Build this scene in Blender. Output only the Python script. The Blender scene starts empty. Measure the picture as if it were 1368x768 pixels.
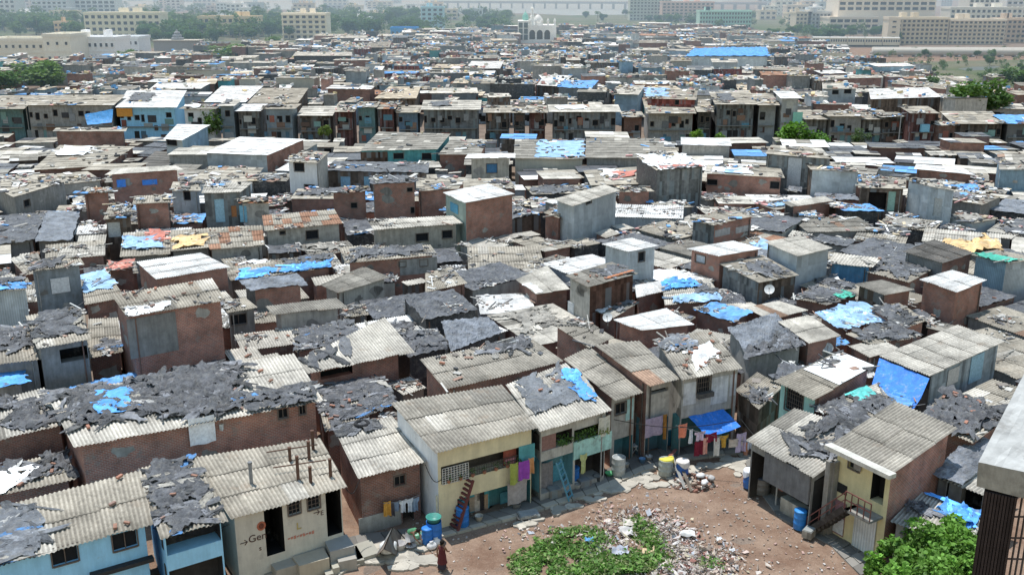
import bpy, math, random
import numpy as np
from mathutils import Vector, noise as mnoise
R = random.Random(7)
sc = bpy.context.scene
col = sc.collection
# ------------------------------------------------------------------ measuring helpers (photo pixel <-> place)
F = 1330.0; CX, CY = 684.0, 384.0; PITCH = math.radians(16.7); CAMH = 27.0
cp, sp = math.cos(PITCH), math.sin(PITCH)
def ray(u, v):
    a = (u-CX)/F; b = -(v-CY)/F
    return (a, cp+b*sp, -sp+b*cp)
def P(u, v, z=0.0):
    d = ray(u, v); k = (z-CAMH)/d[2]
    return Vector((d[0]*k, d[1]*k, z))
def proj(p):
    x, y, z = p[0], p[1], p[2]-CAMH
    f = y*cp - z*sp; up = y*sp + z*cp
    return (CX+F*x/f, CY-F*up/f)
def atY(u, v, y):
    d = ray(u, v); k = y/d[1]
    return Vector((d[0]*k, y, CAMH+d[2]*k))
# ------------------------------------------------------------------ materials
M = {}
class NT:
    def __init__(s, name):
        m = bpy.data.materials.new(name); m.use_nodes = True
        s.m = m; s.t = m.node_tree; s.t.nodes.clear(); M[name] = m
        s.out = s.n('ShaderNodeOutputMaterial')
    def n(s, typ, **kw):
        nd = s.t.nodes.new(typ)
        for k, v in kw.items(): setattr(nd, k, v)
        return nd
    def l(s, a, b): s.t.links.new(a, b)
    def put(s, sock, x):
        if hasattr(x, 'node'): s.l(x, sock)
        else: sock.default_value = x
    def math(s, op, a, b=0.0, c=0.0):
        nd = s.n('ShaderNodeMath', operation=op); s.put(nd.inputs[0], a); s.put(nd.inputs[1], b); s.put(nd.inputs[2], c)
        return nd.outputs[0]
    def vm(s, op, a, b=(0,0,0)):
        nd = s.n('ShaderNodeVectorMath', operation=op); s.put(nd.inputs[0], a); s.put(nd.inputs[1], b)
        return nd.outputs['Value'] if op in ('DOT_PRODUCT','LENGTH') else nd.outputs[0]
    def mix(s, fac, a, b, blend='MIX'):
        nd = s.n('ShaderNodeMix', data_type='RGBA', blend_type=blend)
        s.put(nd.inputs[0], fac); s.put(nd.inputs[6], a); s.put(nd.inputs[7], b); return nd.outputs[2]
    def noise(s, vec, scale, detail=4, rough=0.6):
        nd = s.n('ShaderNodeTexNoise'); s.put(nd.inputs['Vector'], vec); nd.inputs['Scale'].default_value = scale
        nd.inputs['Detail'].default_value = detail; nd.inputs['Roughness'].default_value = rough; return nd.outputs['Fac']
    def ramp(s, x, lo, hi, a=0.0, b=1.0):
        nd = s.n('ShaderNodeMapRange'); s.put(nd.inputs[0], x)
        for i, q in enumerate((lo, hi, a, b)): nd.inputs[i+1].default_value = q
        return nd.outputs[0]
    def grey(s, x):
        nd = s.n('ShaderNodeCombineColor'); [s.put(nd.inputs[i], x) for i in range(3)]; return nd.outputs[0]
    def xyz(s, x, y, z):
        nd = s.n('ShaderNodeCombineXYZ'); s.put(nd.inputs[0], x); s.put(nd.inputs[1], y); s.put(nd.inputs[2], z); return nd.outputs[0]
    def base(s):
        s.geo = s.n('ShaderNodeNewGeometry'); s.pos = s.geo.outputs['Position']
        at = s.n('ShaderNodeAttribute'); at.attribute_name = 'tint'; s.tint = at.outputs['Color']
    def walluv(s):
        tan = s.vm('CROSS_PRODUCT', s.geo.outputs['True Normal'], (0,0,1))
        s.u = s.vm('DOT_PRODUCT', s.pos, tan)
        sep = s.n('ShaderNodeSeparateXYZ'); s.l(s.pos, sep.inputs[0]); s.z = sep.outputs[2]
    def bsdf(s, color, rough=0.85, spec=0.25, metal=0.0, bump=None, bstr=0.3, bdist=0.02):
        b = s.n('ShaderNodeBsdfPrincipled'); s.put(b.inputs['Base Color'], color); s.put(b.inputs['Roughness'], rough)
        b.inputs['Specular IOR Level'].default_value = spec; b.inputs['Metallic'].default_value = metal
        if bump is not None:
            bp = s.n('ShaderNodeBump'); bp.inputs['Strength'].default_value = bstr; bp.inputs['Distance'].default_value = bdist
            s.l(bump, bp.inputs['Height']); s.l(bp.outputs[0], b.inputs['Normal'])
        s.l(b.outputs[0], s.out.inputs[0]); return b
def m_sheet():
    t = NT('sheet'); t.base()
    big = t.noise(t.pos, 0.5, 6, 0.65); fine = t.noise(t.pos, 5.0, 5, 0.7)
    f = t.math('MULTIPLY', t.ramp(big, 0.32, 0.64, 0.60, 1.12), t.ramp(fine, 0.3, 0.7, 0.68, 1.22))
    c = t.mix(1.0, t.tint, t.grey(f), 'MULTIPLY')
    spot = t.ramp(t.noise(t.pos, 2.2, 8, 0.75), 0.60, 0.74, 0, 0.6)
    c = t.mix(spot, c, (0.07, 0.068, 0.062, 1))
    c = t.mix(t.ramp(t.noise(t.pos, 0.9, 7, 0.7), 0.58, 0.72, 0, 0.55), c, (0.24, 0.175, 0.12, 1))
    pale = t.ramp(t.noise(t.pos, 3.1, 6, 0.7), 0.62, 0.74, 0, 0.5)
    c = t.mix(pale, c, (0.62, 0.60, 0.54, 1))
    t.bsdf(c, 0.9, 0.12, 0, fine, 0.25, 0.03)
m_sheet()
def m_brick():
    t = NT('brick'); t.base(); t.walluv()
    b = t.n('ShaderNodeTexBrick'); t.l(t.xyz(t.u, t.z, 0), b.inputs['Vector'])
    b.inputs['Color1'].default_value = (0.23, 0.105, 0.075, 1); b.inputs['Color2'].default_value = (0.15, 0.085, 0.07, 1)
    b.inputs['Mortar'].default_value = (0.24, 0.20, 0.175, 1); b.inputs['Scale'].default_value = 1.0
    b.inputs['Brick Width'].default_value = 0.24; b.inputs['Row Height'].default_value = 0.095; b.inputs['Mortar Size'].default_value = 0.012
    b.inputs['Bias'].default_value = -0.1
    g = t.ramp(t.noise(t.pos, 0.8, 6, 0.65), 0.3, 0.7, 0.6, 1.2)
    c = t.mix(1.0, b.outputs['Color'], t.grey(g), 'MULTIPLY'); c = t.mix(1.0, c, t.tint, 'MULTIPLY')
    c = t.mix(t.ramp(t.noise(t.pos, 1.3, 7, 0.7), 0.56, 0.66, 0, 0.6), c, (0.25, 0.235, 0.21, 1))
    t.bsdf(c, 0.92, 0.1, 0, b.outputs['Fac'], -0.4, 0.012)
m_brick()
def m_cement():
    t = NT('cement'); t.base(); t.walluv()
    st = t.noise(t.xyz(t.math('MULTIPLY', t.u, 3.0), t.math('MULTIPLY', t.z, 0.35), 0), 1.0, 6, 0.7)
    g = t.math('MULTIPLY', t.ramp(st, 0.3, 0.7, 0.66, 1.12), t.ramp(t.noise(t.pos, 1.6, 7, 0.7), 0.3, 0.7, 0.72, 1.15))
    c = t.mix(1.0, t.tint, t.grey(g), 'MULTIPLY')
    c = t.mix(t.ramp(t.noise(t.pos, 0.9, 8, 0.72), 0.56, 0.70, 0, 0.7), c, (0.17, 0.155, 0.135, 1))
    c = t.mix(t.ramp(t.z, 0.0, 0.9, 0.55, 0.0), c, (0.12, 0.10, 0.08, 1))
    t.bsdf(c, 0.9, 0.15, 0, t.noise(t.pos, 8, 5), 0.25, 0.02)
m_cement()
def m_paint():
    for nm, lo, st_ in (('paint', .82, .55), ('facade', .90, .25)):
        t = NT(nm); t.base(); t.walluv()
        st = t.noise(t.xyz(t.math('MULTIPLY', t.u, 2.5), t.math('MULTIPLY', t.z, 0.3), 0), 1.0, 6, 0.7)
        g = t.math('MULTIPLY', t.ramp(st, 0.3, 0.7, lo, 1.05), t.ramp(t.noise(t.pos, 1.6, 7, 0.7), 0.3, 0.7, lo+.05, 1.05))
        c = t.mix(1.0, t.tint, t.grey(g), 'MULTIPLY')
        c = t.mix(t.ramp(t.noise(t.pos, 1.0, 8, 0.72), 0.60, 0.74, 0, st_), c, (0.27, 0.25, 0.22, 1))
        t.bsdf(c, 0.85, 0.2, 0, t.noise(t.pos, 8, 5), 0.15, 0.02)
m_paint()
def m_tin():
    t = NT('tin'); t.base(); t.walluv()
    wn = t.n('ShaderNodeTexWhiteNoise', noise_dimensions='2D')
    t.l(t.xyz(t.math('FLOOR', t.math('DIVIDE', t.u, 0.85)), t.math('FLOOR', t.math('DIVIDE', t.z, 2.1)), 0), wn.inputs['Vector'])
    wv = t.math('SINE', t.math('MULTIPLY', t.u, 2*math.pi/0.16))
    g = t.math('MULTIPLY', t.ramp(wn.outputs[0], 0, 1, 0.82, 1.12), t.ramp(wv, -1, 1, 0.86, 1.08))
    g = t.math('MULTIPLY', g, t.ramp(t.noise(t.pos, 1.2, 6, 0.65), 0.3, 0.7, 0.78, 1.15))
    c = t.mix(1.0, t.tint, t.grey(g), 'MULTIPLY')
    rn = t.noise(t.xyz(t.math('MULTIPLY', t.u, 2.5), t.math('MULTIPLY', t.z, 0.5), 0), 1.0, 8, 0.75)
    c = t.mix(t.ramp(rn, 0.60, 0.74, 0, 0.75), c, (0.12, 0.075, 0.05, 1))
    t.bsdf(c, 0.55, 0.3, 0.15, wv, 0.35, 0.03)
m_tin()
def m_plank():
    t = NT('plank'); t.base(); t.walluv()
    wn = t.n('ShaderNodeTexWhiteNoise', noise_dimensions='2D')
    t.l(t.xyz(t.math('FLOOR', t.math('DIVIDE', t.u, 0.33)), t.math('FLOOR', t.math('DIVIDE', t.z, 1.7)), 0), wn.inputs['Vector'])
    g = t.math('MULTIPLY', t.ramp(wn.outputs[0], 0, 1, 0.45, 1.3), t.ramp(t.noise(t.pos, 2.0, 6, 0.65), 0.3, 0.7, 0.6, 1.2))
    c = t.mix(1.0, t.tint, t.grey(g), 'MULTIPLY')
    c2 = t.mix(t.ramp(wn.outputs[0], 0.75, 0.8, 0, 0.6), c, (0.16, 0.20, 0.22, 1))
    t.bsdf(c2, 0.9, 0.1)
m_plank()
def m_plastic():
    t = NT('plastic'); t.base()
    g = t.math('MULTIPLY', t.ramp(t.noise(t.pos, 1.1, 7, 0.7), 0.3, 0.7, 0.55, 1.35), t.ramp(t.noise(t.pos, 7.0, 4, 0.65), 0.3, 0.7, 0.7, 1.25))
    c = t.mix(1.0, t.tint, t.grey(g), 'MULTIPLY')
    dust = t.ramp(t.noise(t.pos, 2.6, 8, 0.75), 0.50, 0.68, 0, 0.6)
    c = t.mix(dust, c, (0.27, 0.255, 0.225, 1))
    t.bsdf(c, 0.42, 0.36, 0, t.noise(t.pos, 6.5, 6, 0.7), 1.0, 0.12)
m_plastic()
def m_tarp():
    t = NT('tarp'); t.base()
    g = t.math('MULTIPLY', t.ramp(t.noise(t.pos, 1.3, 6, 0.7), 0.3, 0.7, 0.72, 1.18), t.ramp(t.noise(t.pos, 6.0, 4), 0.3, 0.7, 0.82, 1.15))
    c = t.mix(1.0, t.tint, t.grey(g), 'MULTIPLY')
    c = t.mix(t.ramp(t.noise(t.pos, 2.4, 8, 0.75), 0.54, 0.70, 0, 0.6), c, (0.42, 0.44, 0.45, 1))
    t.bsdf(c, 0.6, 0.3, 0, t.noise(t.pos, 4.0, 5), 0.6, 0.08)
m_tarp()
def m_plain(name, rough, spec, metal=0.0, var=0.25):
    t = NT(name); t.base()
    g = t.ramp(t.noise(t.pos, 6.0, 5, 0.65), 0.3, 0.7, 1-var, 1+var*0.6)
    t.bsdf(t.mix(1.0, t.tint, t.grey(g), 'MULTIPLY'), rough, spec, metal)
m_plain('cloth', 0.95, 0.05); m_plain('hard', 0.45, 0.4); m_plain('matte', 0.9, 0.15); m_plain('metal', 0.55, 0.4, 0.3, 0.4)
m_plain('glass', 0.12, 0.5, 0, 0.1); m_plain('skin', 0.55, 0.3, 0, 0.05)
def m_leaf():
    t = NT('leaf'); t.base()
    g = t.ramp(t.noise(t.pos, 1.4, 4), 0.3, 0.7, 0.65, 1.3)
    c = t.mix(1.0, t.tint, t.grey(g), 'MULTIPLY')
    b = t.bsdf(c, 0.55, 0.25)
    tr = t.n('ShaderNodeBsdfTranslucent'); t.l(t.mix(0.5, c, (0.12, 0.25, 0.02, 1)), tr.inputs[0])
    mx = t.n('ShaderNodeMixShader'); mx.inputs[0].default_value = 0.3
    t.l(b.outputs[0], mx.inputs[1]); t.l(tr.outputs[0], mx.inputs[2]); t.l(mx.outputs[0], t.out.inputs[0])
m_leaf()
def m_ground():
    t = NT('soil'); t.base()
    c = t.mix(t.ramp(t.noise(t.pos, 0.35, 8, 0.7), 0.35, 0.65), (0.15, 0.115, 0.09, 1), (0.24, 0.185, 0.145, 1))
    c = t.mix(1.0, c, t.grey(t.ramp(t.noise(t.pos, 9.0, 6, 0.7), 0.3, 0.7, 0.7, 1.25)), 'MULTIPLY')
    t.bsdf(c, 0.95, 0.1, 0, t.noise(t.pos, 6, 6), 0.5, 0.05)
    t = NT('dirt'); t.base()
    n1 = t.noise(t.pos, 0.45, 8, 0.7)
    c = t.mix(t.ramp(n1, 0.36, 0.62), (0.175, 0.108, 0.074, 1), (0.285, 0.20, 0.145, 1))
    c = t.mix(t.ramp(t.noise(t.pos, 1.1, 6, 0.7), 0.55, 0.7, 0, 0.7), c, (0.16, 0.12, 0.095, 1))
    c = t.mix(t.ramp(t.noise(t.pos, 11.0, 4, 0.7), 0.62, 0.70, 0, 0.5), c, (0.50, 0.42, 0.34, 1))
    c = t.mix(1.0, c, t.grey(t.ramp(t.noise(t.pos, 14.0, 5, 0.7), 0.3, 0.7, 0.75, 1.2)), 'MULTIPLY')
    t.bsdf(c, 0.95, 0.1, 0, t.noise(t.pos, 7, 6), 0.6, 0.05)
    t = NT('water'); t.base()
    t.bsdf(t.mix(t.noise(t.pos, 0.02, 4), (0.20, 0.25, 0.27, 1), (0.28, 0.33, 0.34, 1)), 0.35, 0.3, 0, t.noise(t.pos, 0.3, 4), 0.2, 0.2)
    t = NT('canal_water'); t.base(); t.bsdf(t.mix(t.noise(t.pos, 0.3, 4), (0.05, 0.06, 0.055, 1), (0.09, 0.10, 0.085, 1)), 0.4, 0.25, 0, t.noise(t.pos, 0.8, 4), 0.4, 0.2)
    t = NT('land'); t.base()
    c = t.mix(t.ramp(t.noise(t.pos, 0.02, 6, 0.65), 0.4, 0.6), (0.085, 0.12, 0.05, 1), (0.17, 0.16, 0.11, 1))
    t.bsdf(c, 0.95, 0.1, 0, t.noise(t.pos, 0.4, 6), 1.0, 1.5)
m_ground()
# ------------------------------------------------------------------ mesh helpers
class MB:
    def __init__(s): s.v = []; s.f = []; s.mi = []; s.t = []
    def add(s, vs, fs, tint=(1,1,1), mi=0):
        o = len(s.v); s.v.extend([tuple(p) for p in vs])
        for f in fs: s.f.append(tuple(o+i for i in f)); s.mi.append(mi)
        if isinstance(tint, list): s.t.extend(tint)
        else: s.t.extend([tint]*len(vs))
        return s
    def quad(s, a, b, c, d, tint=(1,1,1), mi=0): return s.add([a,b,c,d], [(0,1,2,3)], tint, mi)
    def hexa(s, p, tint=(1,1,1), mi=0):      # 4 bottom, 4 top
        return s.add(p, [(3,2,1,0),(4,5,6,7),(0,1,5,4),(1,2,6,5),(2,3,7,6),(3,0,4,7)], tint, mi)
    def box(s, c, size, rz=0.0, tint=(1,1,1), mi=0, tilt=0.0):
        hx, hy, hz = size[0]/2, size[1]/2, size[2]/2; ca, sa = math.cos(rz), math.sin(rz); ct, st = math.cos(tilt), math.sin(tilt)
        out = []
        for z in (-hz, hz):
            for x, y in ((-hx,-hy),(hx,-hy),(hx,hy),(-hx,hy)):
                x2, z2 = x*ct - z*st, x*st + z*ct
                out.append((c[0]+x2*ca-y*sa, c[1]+x2*sa+y*ca, c[2]+z2))
        return s.hexa(out, tint, mi)
    def bar(s, a, b, w, h=None, tint=(1,1,1), mi=0):
        a, b = Vector(a), Vector(b); d = (b-a)
        if d.length < 1e-6: return s
        d.normalize(); h = h or w
        x = d.cross(Vector((0,0,1)))
        if x.length < 1e-3: x = Vector((1,0,0))
        x.normalize(); y = x.cross(d).normalized()
        x = x*(w/2); y = y*(h/2)
        return s.hexa([a-x-y, a+x-y, b+x-y, b-x-y, a-x+y, a+x+y, b+x+y, b-x+y], tint, mi)
    def tube(s, pts, r, n=8, tint=(1,1,1), mi=0, cap=True):
        pts = [Vector(p) for p in pts]; rs = r if isinstance(r, (list, tuple)) else [r]*len(pts)
        vs = []; fs = []
        for i, p in enumerate(pts):
            d = (pts[min(i+1, len(pts)-1)] - pts[max(i-1, 0)])
            if d.length < 1e-6: d = Vector((0,0,1))
            d.normalize(); x = d.cross(Vector((0,0,1)))
            if x.length < 1e-3: x = Vector((1,0,0))
            x.normalize(); y = x.cross(d)
            for k in range(n):
                a = 2*math.pi*k/n; vs.append(p + x*(rs[i]*math.cos(a)) + y*(rs[i]*math.sin(a)))
        for i in range(len(pts)-1):
            for k in range(n):
                k2 = (k+1) % n; fs.append((i*n+k, i*n+k2, (i+1)*n+k2, (i+1)*n+k))
        if cap: fs.append(tuple(range(n))[::-1]); fs.append(tuple((len(pts)-1)*n+k for k in range(n)))
        return s.add(vs, fs, tint, mi)
    def lathe(s, c, prof, n=16, tint=(1,1,1), mi=0, squash=1.0, rz=0.0):
        vs = []; fs = []
        for r, z in prof:
            for k in range(n):
                a = 2*math.pi*k/n; x, y = r*math.cos(a), r*squash*math.sin(a)
                vs.append((c[0]+x*math.cos(rz)-y*math.sin(rz), c[1]+x*math.sin(rz)+y*math.cos(rz), c[2]+z))
        m = len(prof)
        for i in range(m-1):
            for k in range(n):
                k2 = (k+1) % n; fs.append((i*n+k, i*n+k2, (i+1)*n+k2, (i+1)*n+k))
        fs.append(tuple(range(n))[::-1]); fs.append(tuple((m-1)*n+k for k in range(n)))
        return s.add(vs, fs, tint, mi)
    def grid(s, fn, nu, nv, tint=(1,1,1), mi=0, keep=None):
        vs = [fn(i/nu, j/nv) for j in range(nv+1) for i in range(nu+1)]
        fs = [(j*(nu+1)+i, j*(nu+1)+i+1, (j+1)*(nu+1)+i+1, (j+1)*(nu+1)+i) for j in range(nv) for i in range(nu)
              if keep is None or keep((i+.5)/nu, (j+.5)/nv)]
        return s.add(vs, fs, tint, mi)
    def build(s, name, mats, parent=None, loc=None, smooth=False):
        me = bpy.data.meshes.new(name)
        if parent is not None: loc = parent['_wl'] if '_wl' in parent.keys() else parent.location
        lx = Vector(loc) if loc is not None else Vector((0,0,0))
        n = len(s.v); co = np.array(s.v, dtype=np.float64).reshape(-1, 3) - np.array(lx)
        me.from_pydata(co.tolist(), [], s.f)
        if isinstance(mats, str): mats = [mats]
        for m in mats: me.materials.append(M[m])
        me.polygons.foreach_set('material_index', s.mi)
        if smooth: me.polygons.foreach_set('use_smooth', [True]*len(s.f))
        at = me.attributes.new('tint', 'FLOAT_COLOR', 'POINT')
        tt = np.ones((n, 4), dtype=np.float32); tt[:, :3] = np.array(s.t, dtype=np.float32).reshape(-1, 3)
        at.data.foreach_set('color', tt.ravel())
        me.update()
        o = bpy.data.objects.new(name, me); col.objects.link(o)
        if parent is not None: o.parent = parent
        else: o.location = lx
        return o
def tag(o, label=None, cat=None, group=None, kind=None):
    if label: o['label'] = label
    if cat: o['category'] = cat
    if group: o['group'] = group
    if kind: o['kind'] = kind
    return o
def empty(name, loc, label, cat, group=None):
    o = bpy.data.objects.new(name, None); o.empty_display_size = 0.2; col.objects.link(o); o.location = loc
    return tag(o, label, cat, group)
def copy_tree(o, loc, rz=0.0, scale=1.0, label=None):
    c = o.copy(); col.objects.link(c); c.location = loc; c.rotation_euler = (0, 0, rz)
    c.scale = (scale,)*3 if not isinstance(scale, tuple) else scale
    if label: c['label'] = label
    for ch in list(o.children):
        d = ch.copy(); col.objects.link(d); d.parent = c
        for g in list(ch.children):
            e = g.copy(); col.objects.link(e); e.parent = d
    return c
def nz(x, y, z=0.0): return mnoise.noise(Vector((x, y, z)))
def jit(t, a, r=R): k = 1+r.uniform(-a, a); return (t[0]*k, t[1]*k, t[2]*k)
# ------------------------------------------------------------------ houses
ROOF = {'asb': (0.41,0.368,0.298), 'asbl': (0.565,0.525,0.45), 'white': (0.80,0.785,0.745), 'asbg': (0.375,0.342,0.285), 'grey': (0.29,0.268,0.228),
        'dark': (0.15,0.14,0.125), 'rust': (0.38,0.215,0.14), 'plastic': (0.105,0.108,0.118), 'blue': (0.13,0.34,0.66), 'tan': (0.62,0.53,0.40),
        'slate': (0.20,0.215,0.24)}
WALL = {'brick': ('brick', (1.75,1.62,1.58)), 'brickd': ('brick', (1.3,1.28,1.3)), 'cement': ('cement', (0.50,0.475,0.43)), 'cementd': ('cement', (0.33,0.32,0.30)),
        'plaster': ('paint', (0.62,0.58,0.49)), 'cream': ('paint', (0.72,0.63,0.42)), 'yellow': ('paint', (0.70,0.61,0.36)), 'white': ('paint', (0.80,0.81,0.82)),
        'paleblue': ('paint', (0.34,0.66,0.90)), 'mint': ('paint', (0.42,0.70,0.63)), 'teal': ('cement', (0.13,0.40,0.42)), 'blue': ('cement', (0.12,0.30,0.50)),
        'tin': ('tin', (0.44,0.49,0.525)), 'tinl': ('tin', (0.60,0.655,0.685)), 'tind': ('tin', (0.22,0.235,0.245)), 'tinb': ('tin', (0.25,0.37,0.46)),
        'wood': ('plank', (0.20,0.155,0.125)), 'woodg': ('plank', (0.30,0.285,0.26)), 'redw': ('plank', (0.28,0.09,0.07)), 'black': ('plastic', (0.065,0.067,0.072)),
        'green': ('cement', (0.30,0.52,0.36)), 'mixed': ('plank', (0.26,0.27,0.27))}
HOUSES = []
class House: pass
def bil(q, s, t):
    a, b, c, d = q
    return a*((1-s)*(1-t)) + b*(s*(1-t)) + c*(s*t) + d*((1-s)*t)
def sheets(mb, q, kind, rnd, tintk=1.0, patches=True):
    """corrugated sheets laid in overlapping tiers over the quad q"""
    wf = (q[1]-q[0]).length; dp = (q[3]-q[0]).length; ym = (q[0].y+q[2].y)/2
    base = ROOF[kind]; swap = False
    nS = max(1, round(wf/1.02)); nT = max(1, round(dp/2.1))
    if ym < 82: per, samp = 0.19, 4
    elif ym < 112: per, samp = 0.26, 3
    else: per, samp = 0, 0
    amp = (0.036 if per < .2 else 0.04) if per else 0
    mixc = rnd.random()
    for j in range(nT):
        tierk = rnd.uniform(0.93, 1.07)
        for i in range(nS):
            s0, s1 = i/nS, (i+1)/nS + 0.04/wf; t0 = j/nT - (0.1+rnd.uniform(-.04,.10))/dp; t1 = (j+1)/nT
            if j == 0: t0 = -rnd.uniform(-0.03, 0.10)/dp
            k = tierk*rnd.uniform(0.86, 1.12)*tintk; rr = rnd.random()
            tc = base
            if kind in ('asb','asbl','grey','asbg'):
                if rr < 0.045: tc = ROOF['asbl']
                elif rr < 0.08: tc = ROOF['grey']
                elif rr < 0.085 : tc = (0.36,0.24,0.17)
            if kind == 'rust' and rr < 0.6: tc = ROOF['asb']
            tt = (tc[0]*k, tc[1]*k, tc[2]*k)
            dz = rnd.uniform(0, 0.012); skew = rnd.uniform(-.02, .02)
            n = max(1, int(round(wf/nS/per*samp))) if per else 1
            m = 2 if per else 1
            ss = np.linspace(s0, s1, n+1); ts = np.linspace(t0, t1, m+1)
            S, T = np.meshgrid(ss, ts)
            qa = np.array([list(x) for x in q])
            pts = ((1-S)*(1-T))[..., None]*qa[0] + (S*(1-T))[..., None]*qa[1] + (S*T)[..., None]*qa[2] + ((1-S)*T)[..., None]*qa[3]
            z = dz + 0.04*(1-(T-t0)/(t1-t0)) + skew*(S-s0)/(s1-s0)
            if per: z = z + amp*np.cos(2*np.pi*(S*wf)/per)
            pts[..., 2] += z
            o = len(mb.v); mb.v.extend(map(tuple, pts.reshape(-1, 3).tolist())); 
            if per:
                vf = ((0.80+0.24*np.cos(2*np.pi*(S*wf)/per))*(.86+.2*np.clip((T-t0)/(t1-t0)*2, 0, 1))).ravel(); mb.t.extend((np.array(tt)[None, :]*vf[:, None]).tolist())  # valleys tinted darker: weak ridge shading painted in, along with gathered dirt
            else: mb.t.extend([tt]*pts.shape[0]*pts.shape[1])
            for jj in range(m):
                for ii in range(n):
                    a = o+jj*(n+1)+ii; mb.f.append((a, a+1, a+n+2, a+n+1)); mb.mi.append(0)
def draped(mb, q, tint, rnd, s0=0, s1=1, t0=0, t1=1, lift=0.07, crump=0.10, mi=0, step=0.135, ragged=0.35, hang=0.0, holes=-.10):
    wf = (q[1]-q[0]).length; dp = (q[3]-q[0]).length; ym = (q[0].y+q[2].y)/2
    if ym > 70: step *= 1.4
    if ym > 90: step *= 1.4
    if ym > 125: step *= 1.9
    W_, D_ = wf*(s1-s0), dp*(t1-t0)
    nu = max(3, min(120, int(W_/step))); nv = max(3, min(120, int(D_/step)))
    ox, oy = rnd.uniform(0, 99), rnd.uniform(0, 99)
    dirx = rnd.uniform(-1, 1)
    def fn(a, b):
        s = s0+(s1-s0)*a; t = t0+(t1-t0)*b
        ea = 1-min(a, 1-a)*2; eb = 1-min(b, 1-b)*2; e = max(ea, eb)**3
        x, y = s*wf, t*dp
        rg = min(ragged, .22*min(W_, D_))
        s += rg*e*(nz(x*.5+ox, y*.5+oy)*2.0 + 1.0*nz(x*1.6+ox, y*1.6+oy, 8))/wf; t += rg*e*(nz(x*.5+oy, y*.5+ox, 5)*2.0 + 1.0*nz(x*1.6+oy, y*1.6+ox, 4))/dp
        p = bil(q, s, t); px, py = p.x, p.y
        wx, wy = px+.35*nz(px*1.1+ox, py*1.1), py+.35*nz(py*1.1+oy, px*1.1)
        cr, sr = math.cos(dirx), math.sin(dirx); ax, ay = (wx*cr-wy*sr), (wx*sr+wy*cr)*1.7
        r1 = abs(nz(ax*.8+ox, ay*.8+oy, 1)); r2 = abs(nz(ax*1.9+ox, ay*1.9+oy, 2)); r3 = abs(nz(ax*4.1+ox, ay*4.1, 3))
        h = lift + crump*(1.5*max(0, .30-r1)/.30 + 1.1*max(0, .28-r2)/.28 + .6*max(0, .3-r3)/.3 - .35)
        h = max(h, 0.035)
        if hang and b < 0.001: h -= hang*(.4+.6*abs(nz(x*1.3, ox)))
        return Vector((p.x, p.y, p.z+h))
    ts = []
    for j in range(nv+1):
        for i in range(nu+1):
            k = 1+.55*nz(i*W_/nu*.9+ox, j*D_/nv*.9+oy, 6)+rnd.uniform(-.12, .12); ts.append((tint[0]*k, tint[1]*k, tint[2]*k))
    keep = None
    if ragged > .15 and min(nu, nv) > 5:
        def keep(a, b):
            ed = min(min(a, 1-a)*W_, min(b, 1-b)*D_)
            n = nz(a*W_*.8+oy, b*D_*.8+ox, 9) + .6*nz(a*W_*2.1+oy, b*D_*2.1+ox, 3)
            return n < holes + .52*min(1, ed)**.7
    mb.grid(fn, nu, nv, ts, mi, keep)
def tiles_roof(mb, q, rnd):
    wf = (q[1]-q[0]).length; dp = (q[3]-q[0]).length
    nr = max(2, int(dp/0.3)); nc = max(2, int(wf/0.5))
    for j in range(nr):
        for i in range(nc):
            s0, s1, t0, t1 = i/nc, (i+1)/nc, j/nr, (j+1)/nr
            a, b, c, d = bil(q, s0, t0), bil(q, s1, t0), bil(q, s1, t1), bil(q, s0, t1)
            up = Vector((0,0,0.06)); col_ = rnd.choice([(0.42,0.17,0.09),(0.36,0.15,0.09),(0.30,0.2,0.15),(0.45,0.24,0.14)])
            mb.quad(a+up, b+up, c, d, jit(col_, .2, rnd))
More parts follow.
